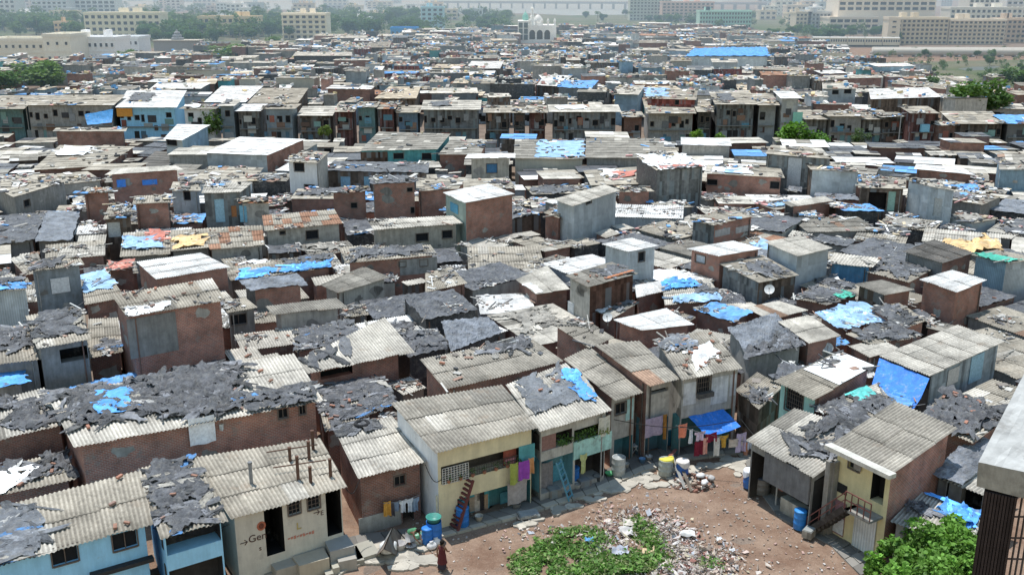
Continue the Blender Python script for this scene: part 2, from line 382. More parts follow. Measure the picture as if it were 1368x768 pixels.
def wall_side(mb, A, B, zA, zB, ops, wi, tint, zbot):
    """wall from A to B (2D points), tops zA zB; ops = [(s0,s1,z0,z1,depth,backtint)]"""
    d = Vector((B.x-A.x, B.y-A.y, 0)); L = d.length
    if L < 0.05: return
    d.normalize(); nrm = Vector((d.y, -d.x, 0)); A0 = Vector((A.x, A.y, 0))
    zm = min(zA, zB) - 0.01
    def pt(s, z, dep=0.0): return A0 + d*s + Vector((0,0,z)) - nrm*dep
    cl = []
    for o in ops:
        s0, s1, z0, z1 = max(0.05, min(o[0], o[1])), min(L-0.05, max(o[0], o[1])), max(zbot, min(o[2], o[3])), min(zm-0.05, max(o[2], o[3]))
        if s1-s0 > 0.08 and z1-z0 > 0.08: cl.append((s0, s1, z0, z1)+tuple(o[4:]))
    ss = sorted({0.0, L} | {round(x, 4) for o in cl for x in o[:2]}); zs = sorted({zbot, zm} | {round(x, 4) for o in cl for x in o[2:4]})
    for i in range(len(ss)-1):
        for j in range(len(zs)-1):
            cs, cz = (ss[i]+ss[i+1])/2, (zs[j]+zs[j+1])/2
            if any(o[0] < cs < o[1] and o[2] < cz < o[3] for o in cl): continue
            mb.quad(pt(ss[i], zs[j]), pt(ss[i+1], zs[j]), pt(ss[i+1], zs[j+1]), pt(ss[i], zs[j+1]), tint, wi)
    mb.quad(pt(0, zm), pt(L, zm), pt(L, zB), pt(0, zA), tint, wi)
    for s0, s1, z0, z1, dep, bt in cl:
        jt_, ji = (bt, len(mb.mats)-1) if (bt is not None and dep > .45) else (tint, wi)  # deep recesses take the back tint; near-black ones paint in interior shade
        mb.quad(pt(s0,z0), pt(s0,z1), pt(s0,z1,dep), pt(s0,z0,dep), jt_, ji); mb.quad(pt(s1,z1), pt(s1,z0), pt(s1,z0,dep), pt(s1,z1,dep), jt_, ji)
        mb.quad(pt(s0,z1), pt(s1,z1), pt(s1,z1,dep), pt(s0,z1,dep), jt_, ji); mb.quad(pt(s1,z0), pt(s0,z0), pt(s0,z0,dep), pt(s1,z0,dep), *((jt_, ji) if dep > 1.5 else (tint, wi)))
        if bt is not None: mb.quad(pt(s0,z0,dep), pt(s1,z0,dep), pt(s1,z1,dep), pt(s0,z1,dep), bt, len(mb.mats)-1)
class Side:
    pass
def sidegeo(h, side):
    f = h.foot
    A, B = {'F': (f[0], f[1]), 'R': (f[1], f[2]), 'B': (f[2], f[3]), 'L': (f[3], f[0])}[side]
    return A, B
def wallhit(h, side, u, v, off=0.0):
    """where the sight line through a photo point meets a wall plane: (metres along, height)"""
    A, B = sidegeo(h, side); d = Vector((B.x-A.x, B.y-A.y, 0)).normalized(); n = Vector((d.y, -d.x, 0))
    r = Vector(ray(u, v)); o = Vector((A.x, A.y, 0)) + n*off
    c = Vector((0,0,CAMH)); k = (o-c).dot(n)/r.dot(n); p = c + r*k
    return (p-o).dot(d), p.z
def wallpt(h, side, s, z, off=0.0):
    A, B = sidegeo(h, side); d = Vector((B.x-A.x, B.y-A.y, 0)).normalized(); n = Vector((d.y, -d.x, 0))
    return Vector((A.x, A.y, 0)) + d*s + n*off + Vector((0,0,z))
def rect(h, side, r, off=0.0):
    u0, v0, u1, v1 = r; um, vm_ = (u0+u1)/2, (v0+v1)/2
    s0 = wallhit(h, side, u0, vm_, off)[0]; s1 = wallhit(h, side, u1, vm_, off)[0]
    z1 = wallhit(h, side, um, v0, off)[1]; z0 = wallhit(h, side, um, v1, off)[1]
    return min(s0, s1), max(s0, s1), min(z0, z1), max(z0, z1)
def panel(h, side, name, r, tint, mat='matte', off=0.0, th=0.04, parent=None, metric=False, offref=None):
    s0, s1, z0, z1 = r if metric else rect(h, side, r, off if offref is None else offref)
    mb = MB()
    a = [wallpt(h, side, s0, z0, off), wallpt(h, side, s1, z0, off), wallpt(h, side, s1, z0, off+th), wallpt(h, side, s0, z0, off+th)]
    mb.hexa([a[3], a[2], a[1], a[0]] + [p+Vector((0,0,z1-z0)) for p in (a[3], a[2], a[1], a[0])], tint)
    return mb.build(name, mat, parent or h.root)
def window(h, side, r, dep=0.12, near=False, frame=(0.16,0.13,0.11), pane=(0.02,0.022,0.025), grille=False, metric=False):
    s0, s1, z0, z1 = r if metric else rect(h, side, r)
    A, B = sidegeo(h, side); L = math.hypot(B.x-A.x, B.y-A.y)
    s0, s1 = max(0.08, s0), min(L-0.08, s1)
    if s1-s0 < 0.15 or z1-z0 < 0.15: return None
    mb = MB(); w = 0.06
    def bx(a0, a1, b0, b1, d0, d1, tint, mi=0):
        p = [wallpt(h, side, a0, b0, d1), wallpt(h, side, a1, b0, d1), wallpt(h, side, a1, b0, d0), wallpt(h, side, a0, b0, d0)]
        mb.hexa(p + [x+Vector((0,0,b1-b0)) for x in p], tint, mi)
    bx(s0-w, s0, z0-w, z1+w, 0.004, 0.05, frame); bx(s1, s1+w, z0-w, z1+w, 0.004, 0.05, frame)
    bx(s0, s1, z1, z1+w, 0.004, 0.05, frame); bx(s0, s1, z0-w, z0, 0.004, 0.09, frame)
    if not near:
        mb.quad(wallpt(h, side, s0, z0, -dep+.01), wallpt(h, side, s1, z0, -dep+.01), wallpt(h, side, s1, z1, -dep+.01), wallpt(h, side, s0, z1, -dep+.01), pane, 1)
        mb.build('window', ['matte','matte'], h.root)
    else:
        if grille:
            n = max(3, int((s1-s0)/0.16))
            for i in range(1, n): x = s0+(s1-s0)*i/n; bx(x-.012, x+.012, z0, z1, -.03, -.008, jit(frame,.1))
            n = max(3, int((z1-z0)/0.25))
            for i in range(1, n): x = z0+(z1-z0)*i/n; bx(s0, s1, x-.012, x+.012, -.028, -.006, frame)
        else:
            x = (s0+s1)/2; bx(x-.02, x+.02, z0, z1, -.05, -.01, frame)
        o = mb.build('window', 'matte', h.root)
        pb = MB(); pb.quad(wallpt(h, side, s0, z0, -dep+.01), wallpt(h, side, s1, z0, -dep+.01), wallpt(h, side, s1, z1, -dep+.01), wallpt(h, side, s0, z1, -dep+.01), pane)
        pn = pb.build('pane', 'matte', None, loc=h.root.location); pn.parent = o; pn.location = (0,0,0)
    return (s0, s1, z0, z1, dep, None)
def solve_z(u, v, dv, zb):
    lo, hi = zb, CAMH-3
    for _ in range(40):
        z = (lo+hi)/2; p = P(u, v, z); vb = proj((p.x, p.y, zb))[1]
        if vb-v < dv: lo = z
        else: hi = z
    return z
def house(name, short, label, q, dv=None, zb=2.6, ze=None, rise=0.35, roof='asb', wall='brick', left=None, right=None, back=None,
          wins=(), doors=(), voids=(), near=False, grille=False, inset=0.22, cat='house', group=None, seed=None, tarps=(), bricks=0, quadw=None, wtint=None, frame=(0.16,0.13,0.11)):
    h = House(); h.short = short; h.name = name; h.rk = roof; h.fill = quadw is not None
    rnd = random.Random(seed if seed is not None else len(HOUSES)*13+5); h.rnd = rnd
    if quadw is not None: h.q = quadw
    else:
        FL, FR, BR, BL = q
        if ze is None: ze = solve_z((FL[0]+FR[0])/2, (FL[1]+FR[1])/2, dv, zb)
        zj = rnd.uniform(-.02, .02)
        h.q = [P(*FL, ze+zj), P(*FR, ze-zj), P(*BR, ze+rise+zj), P(*BL, ze+rise-zj)]
    q = h.q; c = (q[0]+q[1]+q[2]+q[3])/4; h.c = c
    rad = min((q[1]-q[0]).length, (q[3]-q[0]).length)/2
    k = min(0.25, inset/max(rad, .3)); h.foot = []; tops = []
    for p, (s, t) in zip(q, ((k/2,k/2),(1-k/2,k/2),(1-k/2,1-k/2),(k/2,1-k/2))):
        w = p + (c-p)*k; zt = bil(q, s, t).z - 0.045; h.foot.append(Vector((w.x, w.y, 0))); tops.append(zt)
    h.tops = tops; h.ze = (q[0].z+q[1].z)/2
    h.root = empty(name, ((h.foot[0]+h.foot[1])/2), label, cat, group)
    ops = {'F': [], 'R': [], 'B': [], 'L': []}
    for w in wins:
        sd, r = w[0], w[1:5]; kw = w[5] if len(w) > 5 else {}
        o = window(h, sd, r, near=near, grille=kw.get('grille', grille), frame=kw.get('frame', frame), pane=kw.get('pane', (0.02,0.022,0.025)))
        if o: ops[sd].append(o)
    for d in doors:
        sd, r, tint = d[0], d[1:5], d[5]; s0, s1, z0, z1 = rect(h, sd, r)
        z0 = max(0.02, z0); ops[sd].append((s0, s1, z0, z1, 0.14, None))
        panel(h, sd, 'door', (s0, s1, z0, z1), tint, 'matte', -0.13, 0.04, metric=True)
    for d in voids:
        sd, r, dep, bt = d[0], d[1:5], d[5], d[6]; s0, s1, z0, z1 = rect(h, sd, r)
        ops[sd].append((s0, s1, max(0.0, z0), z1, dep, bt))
    mats = []; mb = MB()
    def wspec(x): return WALL[x] if isinstance(x, str) else x
    spec = {'F': wspec(wall), 'L': wspec(left or wall), 'R': wspec(right or wall), 'B': wspec(back or wall)}
    for s_ in spec.values():
        if s_[0] not in mats: mats.append(s_[0])
    mats.append('cement'); mb.mats = mats
    jt = rnd.uniform(0.85, 1.1)
    idx = {'F': (0,1), 'R': (1,2), 'B': (2,3), 'L': (3,0)}
    for sd, (a, b) in idx.items():
        m_, t_ = spec[sd]; wall_side(mb, h.foot[a], h.foot[b], tops[a], tops[b], ops[sd], mats.index(m_), (t_[0]*jt, t_[1]*jt, t_[2]*jt), 0.0)
    h.wall = mb.build('wall', mats, h.root)
    rb = MB()
    if roof == 'tile': tiles_roof(rb, q, rnd); h.roof = rb.build('roof', 'sheet', h.root)
    elif roof in ('plastic', 'blue', 'slate') :
        draped(rb, q, ROOF[roof], rnd, lift=0.03, crump=0.07, ragged=0.1); h.roof = rb.build('roof', 'tarp' if roof == 'blue' else 'plastic', h.root)
    else:
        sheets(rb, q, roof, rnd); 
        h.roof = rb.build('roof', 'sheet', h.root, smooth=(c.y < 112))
    HOUSES.append(h)
    if not h.fill and 50 < c.y < 150 and cat != 'shop':
        for sd in ('F', 'R', 'L'):
            A_, B_ = sidegeo(h, sd); L_ = math.hypot(B_.x-A_.x, B_.y-A_.y); d_ = Vector((B_.x-A_.x, B_.y-A_.y, 0)); n_ = Vector((d_.y, -d_.x, 0))
            if n_.dot(Vector((A_.x, A_.y, 0))) > 0 or L_ < 1.2: continue
            for k_ in range(rnd.randint(1, 2 if L_ < 4 else 4)):
                cs, cz, rs_ = rnd.uniform(.4, L_-.4), rnd.uniform(max(.6, h.ze-3.2), max(.8, h.ze-.5)), rnd.uniform(.25, .9)
                if any(o[0]-rs_ < cs < o[1]+rs_ and o[2]-rs_ < cz < o[3]+rs_ for o in ops[sd]): continue
                pm = MB(); n__ = 11; pts = [wallpt(h, sd, cs, cz, .006)]
                for a_ in range(n__):
                    an = 2*math.pi*a_/n__; rr_ = rs_*rnd.uniform(.5, 1.1); pts.append(wallpt(h, sd, min(L_-.03, max(.03, cs+rr_*math.cos(an))), min(min(tops)-.05, cz+rr_*.7*math.sin(an)), .006))
                if spec[sd][0] not in ('brick', 'cement', 'paint'): continue
                bt_ = rnd.choice([(0.36,0.34,0.31),(0.46,0.44,0.40),(0.24,0.225,0.205),(0.30,0.285,0.26)])
                pm.add(pts, [(0, a_+1, (a_+1) % n__+1) for a_ in range(n__)], bt_); pm.build('plaster_patch', 'cement', h.root)
            if rnd.random() < .35:
                x_ = rnd.choice([.25, L_-.3]); pm = MB(); pm.tube([wallpt(h, sd, x_, min(tops)-.15, .07), wallpt(h, sd, x_, .1, .07)], .045, 6, rnd.choice([(0.12,0.11,0.10),(0.35,0.34,0.32),(0.2,0.12,0.09)])); pm.build('drain_pipe', 'matte', h.root)
    for tp in tarps: tarp(h, *tp)
    if bricks: roofbricks(h, bricks)
    return h
TARPC = {'dust': ((0.33,0.305,0.26), 'plastic', 'dusty grey sheet'), 'black': ((0.108,0.110,0.117), 'plastic', 'black plastic sheet'), 'slate': ((0.18,0.19,0.205), 'plastic', 'slate plastic sheet'), 'blue': ((0.09,0.33,0.74), 'tarp', 'bright blue tarpaulin'),
         'pale': ((0.29,0.46,0.66), 'tarp', 'pale blue tarpaulin'), 'white': ((0.78,0.78,0.76), 'tarp', 'torn white sheet'), 'orange': ((0.70,0.47,0.22), 'tarp', 'faded orange tarpaulin'),
         'green': ((0.06,0.42,0.30), 'tarp', 'green netting scrap'), 'teal': ((0.12,0.55,0.50), 'tarp', 'crumpled turquoise tarpaulin'), 'yellow': ((0.65,0.50,0.16), 'tarp', 'yellow plastic sheet'),
         'red': ((0.50,0.17,0.12), 'tarp', 'reddish rug heap')}
LABS = {}
def scraps(mb, q, tint, rnd, s0, s1, t0, t1, lift, crump):
    wf = (q[1]-q[0]).length; dp = (q[3]-q[0]).length; ym = (q[0].y+q[2].y)/2; near = ym < 78
    W_, D_ = wf*(s1-s0), dp*(t1-t0); n = int(min(80, W_*D_*(2.6 if near else 1.3 if ym < 120 else .5)))
    for k in range(n):
        cs, ct = rnd.uniform(s0, s1), rnd.uniform(t0, t1); L = rnd.uniform(.6, 2.6); Wd = rnd.uniform(.14, .55); an = rnd.gauss(0, .9); ca, sa = math.cos(an), math.sin(an)
        ox, oy = rnd.uniform(0, 99), rnd.uniform(0, 99); kk = rnd.choice([.35,.5,.7,.9,1,1.3,1.7,2.3]); tt = (tint[0]*kk, tint[1]*kk, tint[2]*kk); nu, nv = (11, 6) if near else (6, 4)
        if rnd.random() < .07: tt = rnd.choice([(0.30,0.28,0.24),(0.36,0.33,0.27),(0.10,0.27,0.55),(0.45,0.42,0.36),(0.5,0.49,0.46)])
        cr = crump*rnd.uniform(.7, 1.5); zl = lift+rnd.uniform(.0, .05)
        def fn(a, b):
            e = max(abs(a-.5), abs(b-.5))*2
            x = (a-.5)*L*(1+.5*nz(b*2+ox, oy)*e); y = (b-.5)*Wd*(1+.9*nz(a*3+oy, ox)*e)
            s = min(1.04, max(-.03, cs+(x*ca-y*sa)/wf)); t = min(1.04, max(-.02, ct+(x*sa+y*ca)/dp)); p = bil(q, s, t)
            fold = math.sin((b+.18*nz(a*3+ox, oy))*math.pi*(2.2+2*abs(nz(ox, oy))))
            h = zl + cr*(.55*abs(fold) + .6*abs(nz(x*2.4+ox, y*3.2+oy)) + .4*nz(x*5+ox, y*5))*(1-.5*e*e)
            return Vector((p.x, p.y, p.z+max(.03, h)))
        mb.grid(fn, nu, nv, [jit(tt, .25, rnd) for _ in range((nu+1)*(nv+1))])
TCOUNT = {}
def where(a, b, c, d):
    x = (a+b)/2; y = (c+d)/2
    return ('left ' if x < .36 else 'right ' if x > .64 else 'middle ') + ('front' if y < .36 else 'rear' if y > .64 else 'part')
def tarp(h, colr, s0=0.0, s1=1.0, t0=0.0, t1=1.0, crump=0.12, lift=0.07, label=None, name=None, ragged=0.45, hang=0.0):
    tint, mat, desc = TARPC[colr]; mb = MB(); crump *= .62
    n = TCOUNT.get(id(h), 0); TCOUNT[id(h)] = n+1; lift += 0.035*n
    draped(mb, h.q, tint, h.rnd, s0, s1, t0, t1, lift, crump, 0, 0.105 if h.c.y < 78 else .19, ragged, hang, -.10 if mat == 'plastic' else .34)
    if crump > .05: scraps(mb, h.q, tint, h.rnd, s0, s1, t0, t1, lift, crump)
    ct = bil(h.q, (s0+s1)/2, (t0+t1)/2)
    o = mb.build(name or 'plastic_sheet', mat, None, loc=ct, smooth=True)
    if label is None:
        full = (s1-s0)*(t1-t0) > .7
        label = desc + (' on the ' if not getattr(h, 'part', True) else ' over the ' if full else ', %s of the ' % where(s0, s1, t0, t1)) + h.short
        for pre in ('', 'ragged ', 'smaller ', 'creased ', 'dusty ', 'tattered ', 'patchy '):
            if pre+label not in LABS: break
        label = pre+label; LABS[label] = 1
    return tag(o, label, 'plastic sheet' if mat == 'plastic' else 'tarpaulin', 'plastic sheets and tarpaulins on the roofs')
BRICKS = []
def roofbricks(h, n):
    for i in range(n):
        s, t = h.rnd.uniform(.06,.94), h.rnd.uniform(.06,.94); p = bil(h.q, s, t); p.z += 0.16
        rz = h.rnd.uniform(0, 3.1); k = h.rnd.uniform(.8, 1.25)
        if BRICKS:
            o = BRICKS[h.rnd.randrange(len(BRICKS[:3]))].copy(); col.objects.link(o)
        else: o = None
        if len(BRICKS) < 3:
            mb = MB(); mb.box((0,0,0), (0.27,0.13,0.09), 0, jit(((0.40,0.20,0.14),(0.32,0.18,0.13),(0.26,0.17,0.14))[len(BRICKS)], .1), 0, 0.12)
            if o: bpy.data.objects.remove(o)
            o = mb.build('roof_brick', 'matte')
        o.location = p; o.rotation_euler = (0,0,rz); o.scale = (k,k,k)
        tag(o, 'loose red brick on the ' + h.short, 'brick', 'loose bricks on the roofs'); BRICKS.append(o)
# ------------------------------------------------------------------ front houses round the yard
BAY = (0.035,0.034,0.032)
h1 = house('house', 'pale blue house in the bottom left corner', 'pale blue house with two square windows under a long corrugated roof, bottom left corner',
  [(-32,765),(205,700),(187,628),(-45,688)], ze=4.2, rise=0.5, wall='paleblue', near=True, seed=1,
  wins=[('F',69,729,104,752),('F',150,708,183,732)], tarps=[('slate',0.0,0.36,0.0,1.0,0.10)], bricks=5)
panel(h1, 'F', 'window_shade', (118,752,205,757), (0.05,0.05,0.05), 'matte', 0.02, 0.35)
h2 = house('house', 'pale blue house with the open gallery', 'pale blue house with an open upper gallery, beside the plastered toilet block',
  [(214,721),(304,696),(261,607),(185,626)], ze=4.25, rise=0.35, wall='paleblue', near=True, seed=2,
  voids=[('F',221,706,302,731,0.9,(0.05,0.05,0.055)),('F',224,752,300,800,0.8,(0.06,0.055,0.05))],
  tarps=[('black',0.08,0.84,0.03,0.98,0.16,0.08,None,None,0.5)], bricks=3)
h3 = house('toilet_block', 'plastered toilet block', 'low plastered toilet block with two dark doorways and rusty pipes on its roof',
  [(308,695),(463,650),(427,585),(258,611)], ze=3.75, rise=0.45, roof='asb', wall='plaster', right='plaster', near=True, grille=True, seed=3,
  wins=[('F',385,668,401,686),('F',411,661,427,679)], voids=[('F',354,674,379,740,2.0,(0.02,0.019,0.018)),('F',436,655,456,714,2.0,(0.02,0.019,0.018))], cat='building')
def vpipe(h, s, t, hgt, r, tint, name='roof_pipe'):
    p = bil(h.q, s, t); mb = MB(); mb.box((p.x,p.y,p.z+hgt/2), (r*2,r*2,hgt), .3, tint); mb.box((p.x,p.y,p.z+hgt), (r*2.3,r*2.3,.05), .3, tint)
    return mb.build(name, 'matte', h.root)
RUST = (0.13,0.075,0.055)
for s, t, hg in ((.66,.32,1.25),(.74,.22,.85),(.92,.24,.95),(.68,.66,.75),(.83,.62,1.0),(.90,.78,1.1)): vpipe(h3, s, t, hg, .075, RUST)
for a, b in (((.50,.5),(.93,.42)),((.52,.78),(.93,.74))):
    mb = MB(); mb.bar(bil(h3.q,*a)+Vector((0,0,.35)), bil(h3.q,*b)+Vector((0,0,.4)), .05, .05, RUST); mb.build('roof_rail', 'matte', h3.root)
p = bil(h3.q, .30, .42); mb = MB(); mb.tube([p, p+Vector((0,0,1.1))], .09, 8, (0.25,0.25,0.25)); mb.tube([p+Vector((0,0,1.1)), p+Vector((0,0,1.18))], .12, 8, (0.2,0.2,0.2)); mb.build('vent_pipe', 'matte', h3.root)
def lettering(h, side, txt, u, v, size, tint, name='painted_lettering', off=0.012, mat=None, bold=0.0):
    cu = bpy.data.curves.new(name, 'FONT'); cu.body = txt; cu.size = size; cu.extrude = 0.004; cu.offset = bold
    s, z = wallhit(h, side, u, v); p = wallpt(h, side, s, z, off)
    A, B = sidegeo(h, side); d = Vector((B.x-A.x, B.y-A.y, 0)).normalized()
    to = bpy.data.objects.new(name, cu); col.objects.link(to); dg = bpy.context.evaluated_depsgraph_get()
    me = bpy.data.meshes.new_from_object(to.evaluated_get(dg)); bpy.data.objects.remove(to)
    ob = bpy.data.objects.new(name, me); col.objects.link(ob); ob.parent = h.root
    at = me.attributes.new('tint', 'FLOAT_COLOR', 'POINT'); at.data.foreach_set('color', list(tint+(1.0,))*len(me.vertices))
    me.materials.clear(); me.materials.append(M['matte'])
    ob.rotation_euler = (math.pi/2, 0, math.atan2(d.y, d.x)); ob.location = p - h.root.location
    return ob
def arrow(h, side, u, v, L, tint):
    s, z = wallhit(h, side, u, v); mb = MB(); o = .012
    mb.bar(wallpt(h,side,s,z,o), wallpt(h,side,s+L,z,o), .03, .03, tint)
    for k in (-1,1): mb.bar(wallpt(h,side,s+L,z,o), wallpt(h,side,s+L*.6,z+k*.13,o), .03, .03, tint)
    mb.build('painted_arrow', 'matte', h.root)
INK = (0.10,0.06,0.05)
lettering(h3, 'F', 'Gen', 332, 725, .52, INK, bold=.002); lettering(h3, 'F', 's', 346, 735, .36, INK, bold=.002); arrow(h3, 'F', 321, 726, .34, INK)
arrow(h3, 'F', 419, 685, .3, INK); lettering(h3, 'F', 'E', 428, 688, .36, INK, bold=.0)
lettering(h3, 'F', 'L', 396, 707, .5, (0.45,0.36,0.15), bold=.01)
s0_, z0_ = wallhit(h3, 'F', 349, 702); mb = MB(); c_ = wallpt(h3,'F',s0_,z0_,.012); A_,B_ = sidegeo(h3,'F'); d_ = Vector((B_.x-A_.x,B_.y-A_.y,0)).normalized()
mb.add([c_]+[c_+d_*(.22*math.cos(a*math.pi/8))+Vector((0,0,.24*math.sin(a*math.pi/8))) for a in range(16)], [(0,i+1,(i+1)%16+1) for i in range(16)], (0.42,0.14,0.08))
c2_ = c_-Vector((d_.y,-d_.x,0))*-.006
mb.add([c2_]+[c2_+d_*(.13*math.cos(a*math.pi/8))+Vector((0,0,.15*math.sin(a*math.pi/8))) for a in range(16)], [(0,i+1,(i+1)%16+1) for i in range(16)], (0.16,0.06,0.04)); mb.build('painted_emblem', 'matte', h3.root)
mb = MB()
for i in range(9):
    s_, z_ = wallhit(h3, 'F', 386+i*4, 719-i*1.1); mb.box(wallpt(h3,'F',s_,z_,.012), (.11,.02,.06+.05*(i%3)), math.atan2(d_.y,d_.x), (0.50,0.22,0.16), 0, .4*(i%2))
mb.build('painted_line', 'matte', h3.root)
h4 = house('house', 'small brick house behind the laundry line', 'small two-tone brick house with laundry strung across its front, right of the toilet block',
  [(478,640),(568,617),(523,556),(446,573)], dv=79, zb=0, rise=0.4, roof='asbl', wall='brickd', left='brick', near=True, seed=4,
  wins=[('F',527,635,541,647)], voids=[('F',538,668,553,712,0.5,(0.03,0.03,0.03))])
panel(h4, 'F', 'plaster_patch', (479,685,536,712), (0.50,0.48,0.43), 'cement', 0.004, 0.03)
p = bil(h4.q, .45, .93); mb = MB()
for k in range(24):
    a0, a1 = 2*math.pi*k/24, 2*math.pi*(k+1)/24; mb.tube([p+Vector((.36*math.cos(a0),.36*math.sin(a0),.16)), p+Vector((.36*math.cos(a1),.36*math.sin(a1),.16))], .11, 6, (0.035,0.035,0.037), 0, False)
tag(mb.build('old_tyre', 'matte', None, loc=p, smooth=True), 'old black tyre lying on the roof of the small brick house by the laundry line', 'tyre', 'old tyres on the roofs')
tarp(h4, 'black', .02, .7, .80, 1.0, .12)
# two-storey cream house
h5 = house('house', 'cream two-storey house', 'cream two-storey house with a long barred balcony and a red ladder by its door',
  [(580,606),(719,572),(670,514),(521,538)], dv=106, zb=0, rise=0.5, roof='asbg', wall='cream', left='white', right='teal', near=True, seed=5, inset=.28,
  voids=[('F',589,610,697,633,0.9,(0.10,0.085,0.07)),('F',611,652,716,690,1.0,(0.10,0.33,0.36))], wins=[('F',580,671,589,687)])
s0,s1,z0,z1 = rect(h5,'F',(589,610,697,633))
def railing(h, side, s0, s1, z0, z1, tint, step=.14, off=-.05, name='balcony_grille'):
    mb = MB(); n = max(2, int((s1-s0)/step))
    for i in range(n+1): x = s0+(s1-s0)*i/n; mb.bar(wallpt(h,side,x,z0,off), wallpt(h,side,x,z1,off), .025, .025, tint)
    for z in (z0+.03, (z0+z1)/2, z1-.03): mb.bar(wallpt(h,side,s0,z,off), wallpt(h,side,s1,z,off), .03, .03, tint)
    return mb.build(name, 'metal', h.root)
railing(h5,'F',s0,s1,z0,z0+.55,(0.10,0.09,0.08))
mb = MB(); n_=9
for i in range(n_+1): mb.bar(wallpt(h5,'F',s0+.05+1.5*i/n_,z0,.06), wallpt(h5,'F',s0+.05+1.5*i/n_,z1-.1,.06), .035,.035,(0.62,0.62,0.6))
for i in range(8): mb.bar(wallpt(h5,'F',s0+.05,z0+(z1-.1-z0)*i/7,.06), wallpt(h5,'F',s0+1.55,z0+(z1-.1-z0)*i/7,.06), .03,.03,(0.62,0.62,0.6))
mb.build('window_lattice', 'metal', h5.root)
panel(h5,'F','balcony_panel',(672,600,689,624),(0.34,0.10,0.07),'matte',-.3,.05); panel(h5,'F','balcony_cloth',(674,612,688,619),(0.75,0.32,0.32),'cloth',-.2,.05)
panel(h5,'F','balcony_panel',(693,594,714,618),(0.14,0.42,0.45),'cement',.01,.03)
panel(h5,'F','door',(613,668,622,706),(0.10,0.42,0.60),'matte',-.95,.06)
panel(h5,'F','door',(626,641,653,690),(0.12,0.40,0.45),'matte',-.9,.05)
for r_, t_ in (((627,664,634,683),(0.45,0.34,0.26)),((634,659,641,685),(0.62,0.52,0.44)),((641,655,647,683),(0.06,0.05,0.05)),((646,660,652,682),(0.50,0.33,0.22)),((637,655,642,668),(0.10,0.09,0.09))):
    panel(h5,'F','door_poster',r_,t_,'matte',-.84,.015)
panel(h5,'F','door',(668,655,690,700),(0.13,0.36,0.42),'matte',-.9,.05)
mb = MB(); mb.bar(wallpt(h5,'F',s0-.3,z0-.5,.05), wallpt(h5,'F',s0-.3,0,.05), .09,.09,(0.55,0.52,0.4)); mb.build('drain_pipe','matte',h5.root)
for k in range(7):
    s_ = s0+.4+k*(s1-s0-.6)/6; pr_ = empty('potted_plant', wallpt(h5,'F',s_,z0+.01,.05), 'small potted plant on the balcony ledge of the cream two-storey house', 'plant', 'potted plants on the cream balcony')
    mb = MB(); mb.lathe(wallpt(h5,'F',s_,z0+.01,.05), [(.07,0),(.11,.16),(.10,.17)], 8, (0.35,0.16,0.1)); mb.build('pot','matte',pr_)
    c_ = wallpt(h5,'F',s_,z0+.22,.05); mb = MB()
    for i in range(26):
        d_ = Vector((R.gauss(0,.08),R.gauss(0,.08),abs(R.gauss(.06,.08)))); q_=Vector((R.gauss(0,.05),R.gauss(0,.05),R.gauss(0,.05))); r_=Vector((R.gauss(0,.05),R.gauss(0,.05),R.gauss(0,.05)))
        mb.add([c_+d_,c_+d_+q_,c_+d_+r_],[(0,1,2)],jit((0.09,0.16,0.04),.4))
    mb.build('foliage','leaf',pr_)
h6 = house('house', 'grey and mint house with the plant balcony', 'grey and mint house with planted balcony and grey plastic roof, right of the cream house',
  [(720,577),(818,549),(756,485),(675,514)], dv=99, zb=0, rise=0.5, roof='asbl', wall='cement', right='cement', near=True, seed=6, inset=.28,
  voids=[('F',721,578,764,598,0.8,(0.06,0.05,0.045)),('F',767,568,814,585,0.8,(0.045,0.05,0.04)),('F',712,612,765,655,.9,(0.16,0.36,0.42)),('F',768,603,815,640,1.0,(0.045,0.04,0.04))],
  tarps=[('slate',0.05,0.86,0.28,1.0,.07,.07),('blue',.80,.99,.25,.85,.10)], bricks=3)
panel(h6,'F','parapet',(766,583,816,606),(0.46,0.74,0.68),'cement',.01,.06)
panel(h6,'F','balcony_panel',(722,580,742,600),(0.28,0.16,0.14),'matte',-.1,.04)
panel(h6,'F','door',(720,622,738,660),(0.22,0.24,0.25),'matte',-.85,.05); panel(h6,'F','door',(738,618,757,655),(0.12,0.36,0.46),'matte',-.85,.05)
c0 = rect(h6,'F',(721,578,814,590))
for k,(f0,f1,l) in enumerate(((.24,.44,'trailing green plant at the left of the planted balcony'),(.46,.62,'bushy green plant in the middle of the planted balcony'),(.64,.80,'dense green plant over the mint parapet'),(.82,.97,'yellowish plant at the right end of the planted balcony'))):
    mb = MB()
    for i in range(150):
        s_ = c0[0]+(c0[1]-c0[0])*R.uniform(f0,f1); z_ = c0[2]+.05+abs(R.gauss(.12,.22)); c_ = wallpt(h6,'F',s_,z_,R.uniform(-.25,.22)); q_=Vector((R.gauss(0,.08),R.gauss(0,.08),R.gauss(0,.08))); r_=Vector((R.gauss(0,.08),R.gauss(0,.08),R.gauss(0,.08)))
        mb.add([c_,c_+q_,c_+r_],[(0,1,2)],jit((0.10,0.19,0.045) if k<3 else (0.22,0.24,0.06),.45))
    tag(mb.build('balcony_plant','leaf',None,loc=wallpt(h6,'F',c0[0]+(c0[1]-c0[0])*f0,c0[2],0)),l,'plant','plants on the planted balcony')
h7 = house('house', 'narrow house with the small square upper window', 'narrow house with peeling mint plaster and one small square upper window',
  [(821,536),(860,525),(788,463),(752,480)], dv=95, zb=0, rise=0.5, roof='asbg', wall='cement', left='brick', right='cement', near=True, seed=7,
  voids=[('F',820,582,858,626,.9,(0.12,0.32,0.38))], wins=[('F',822,538,836,552)])
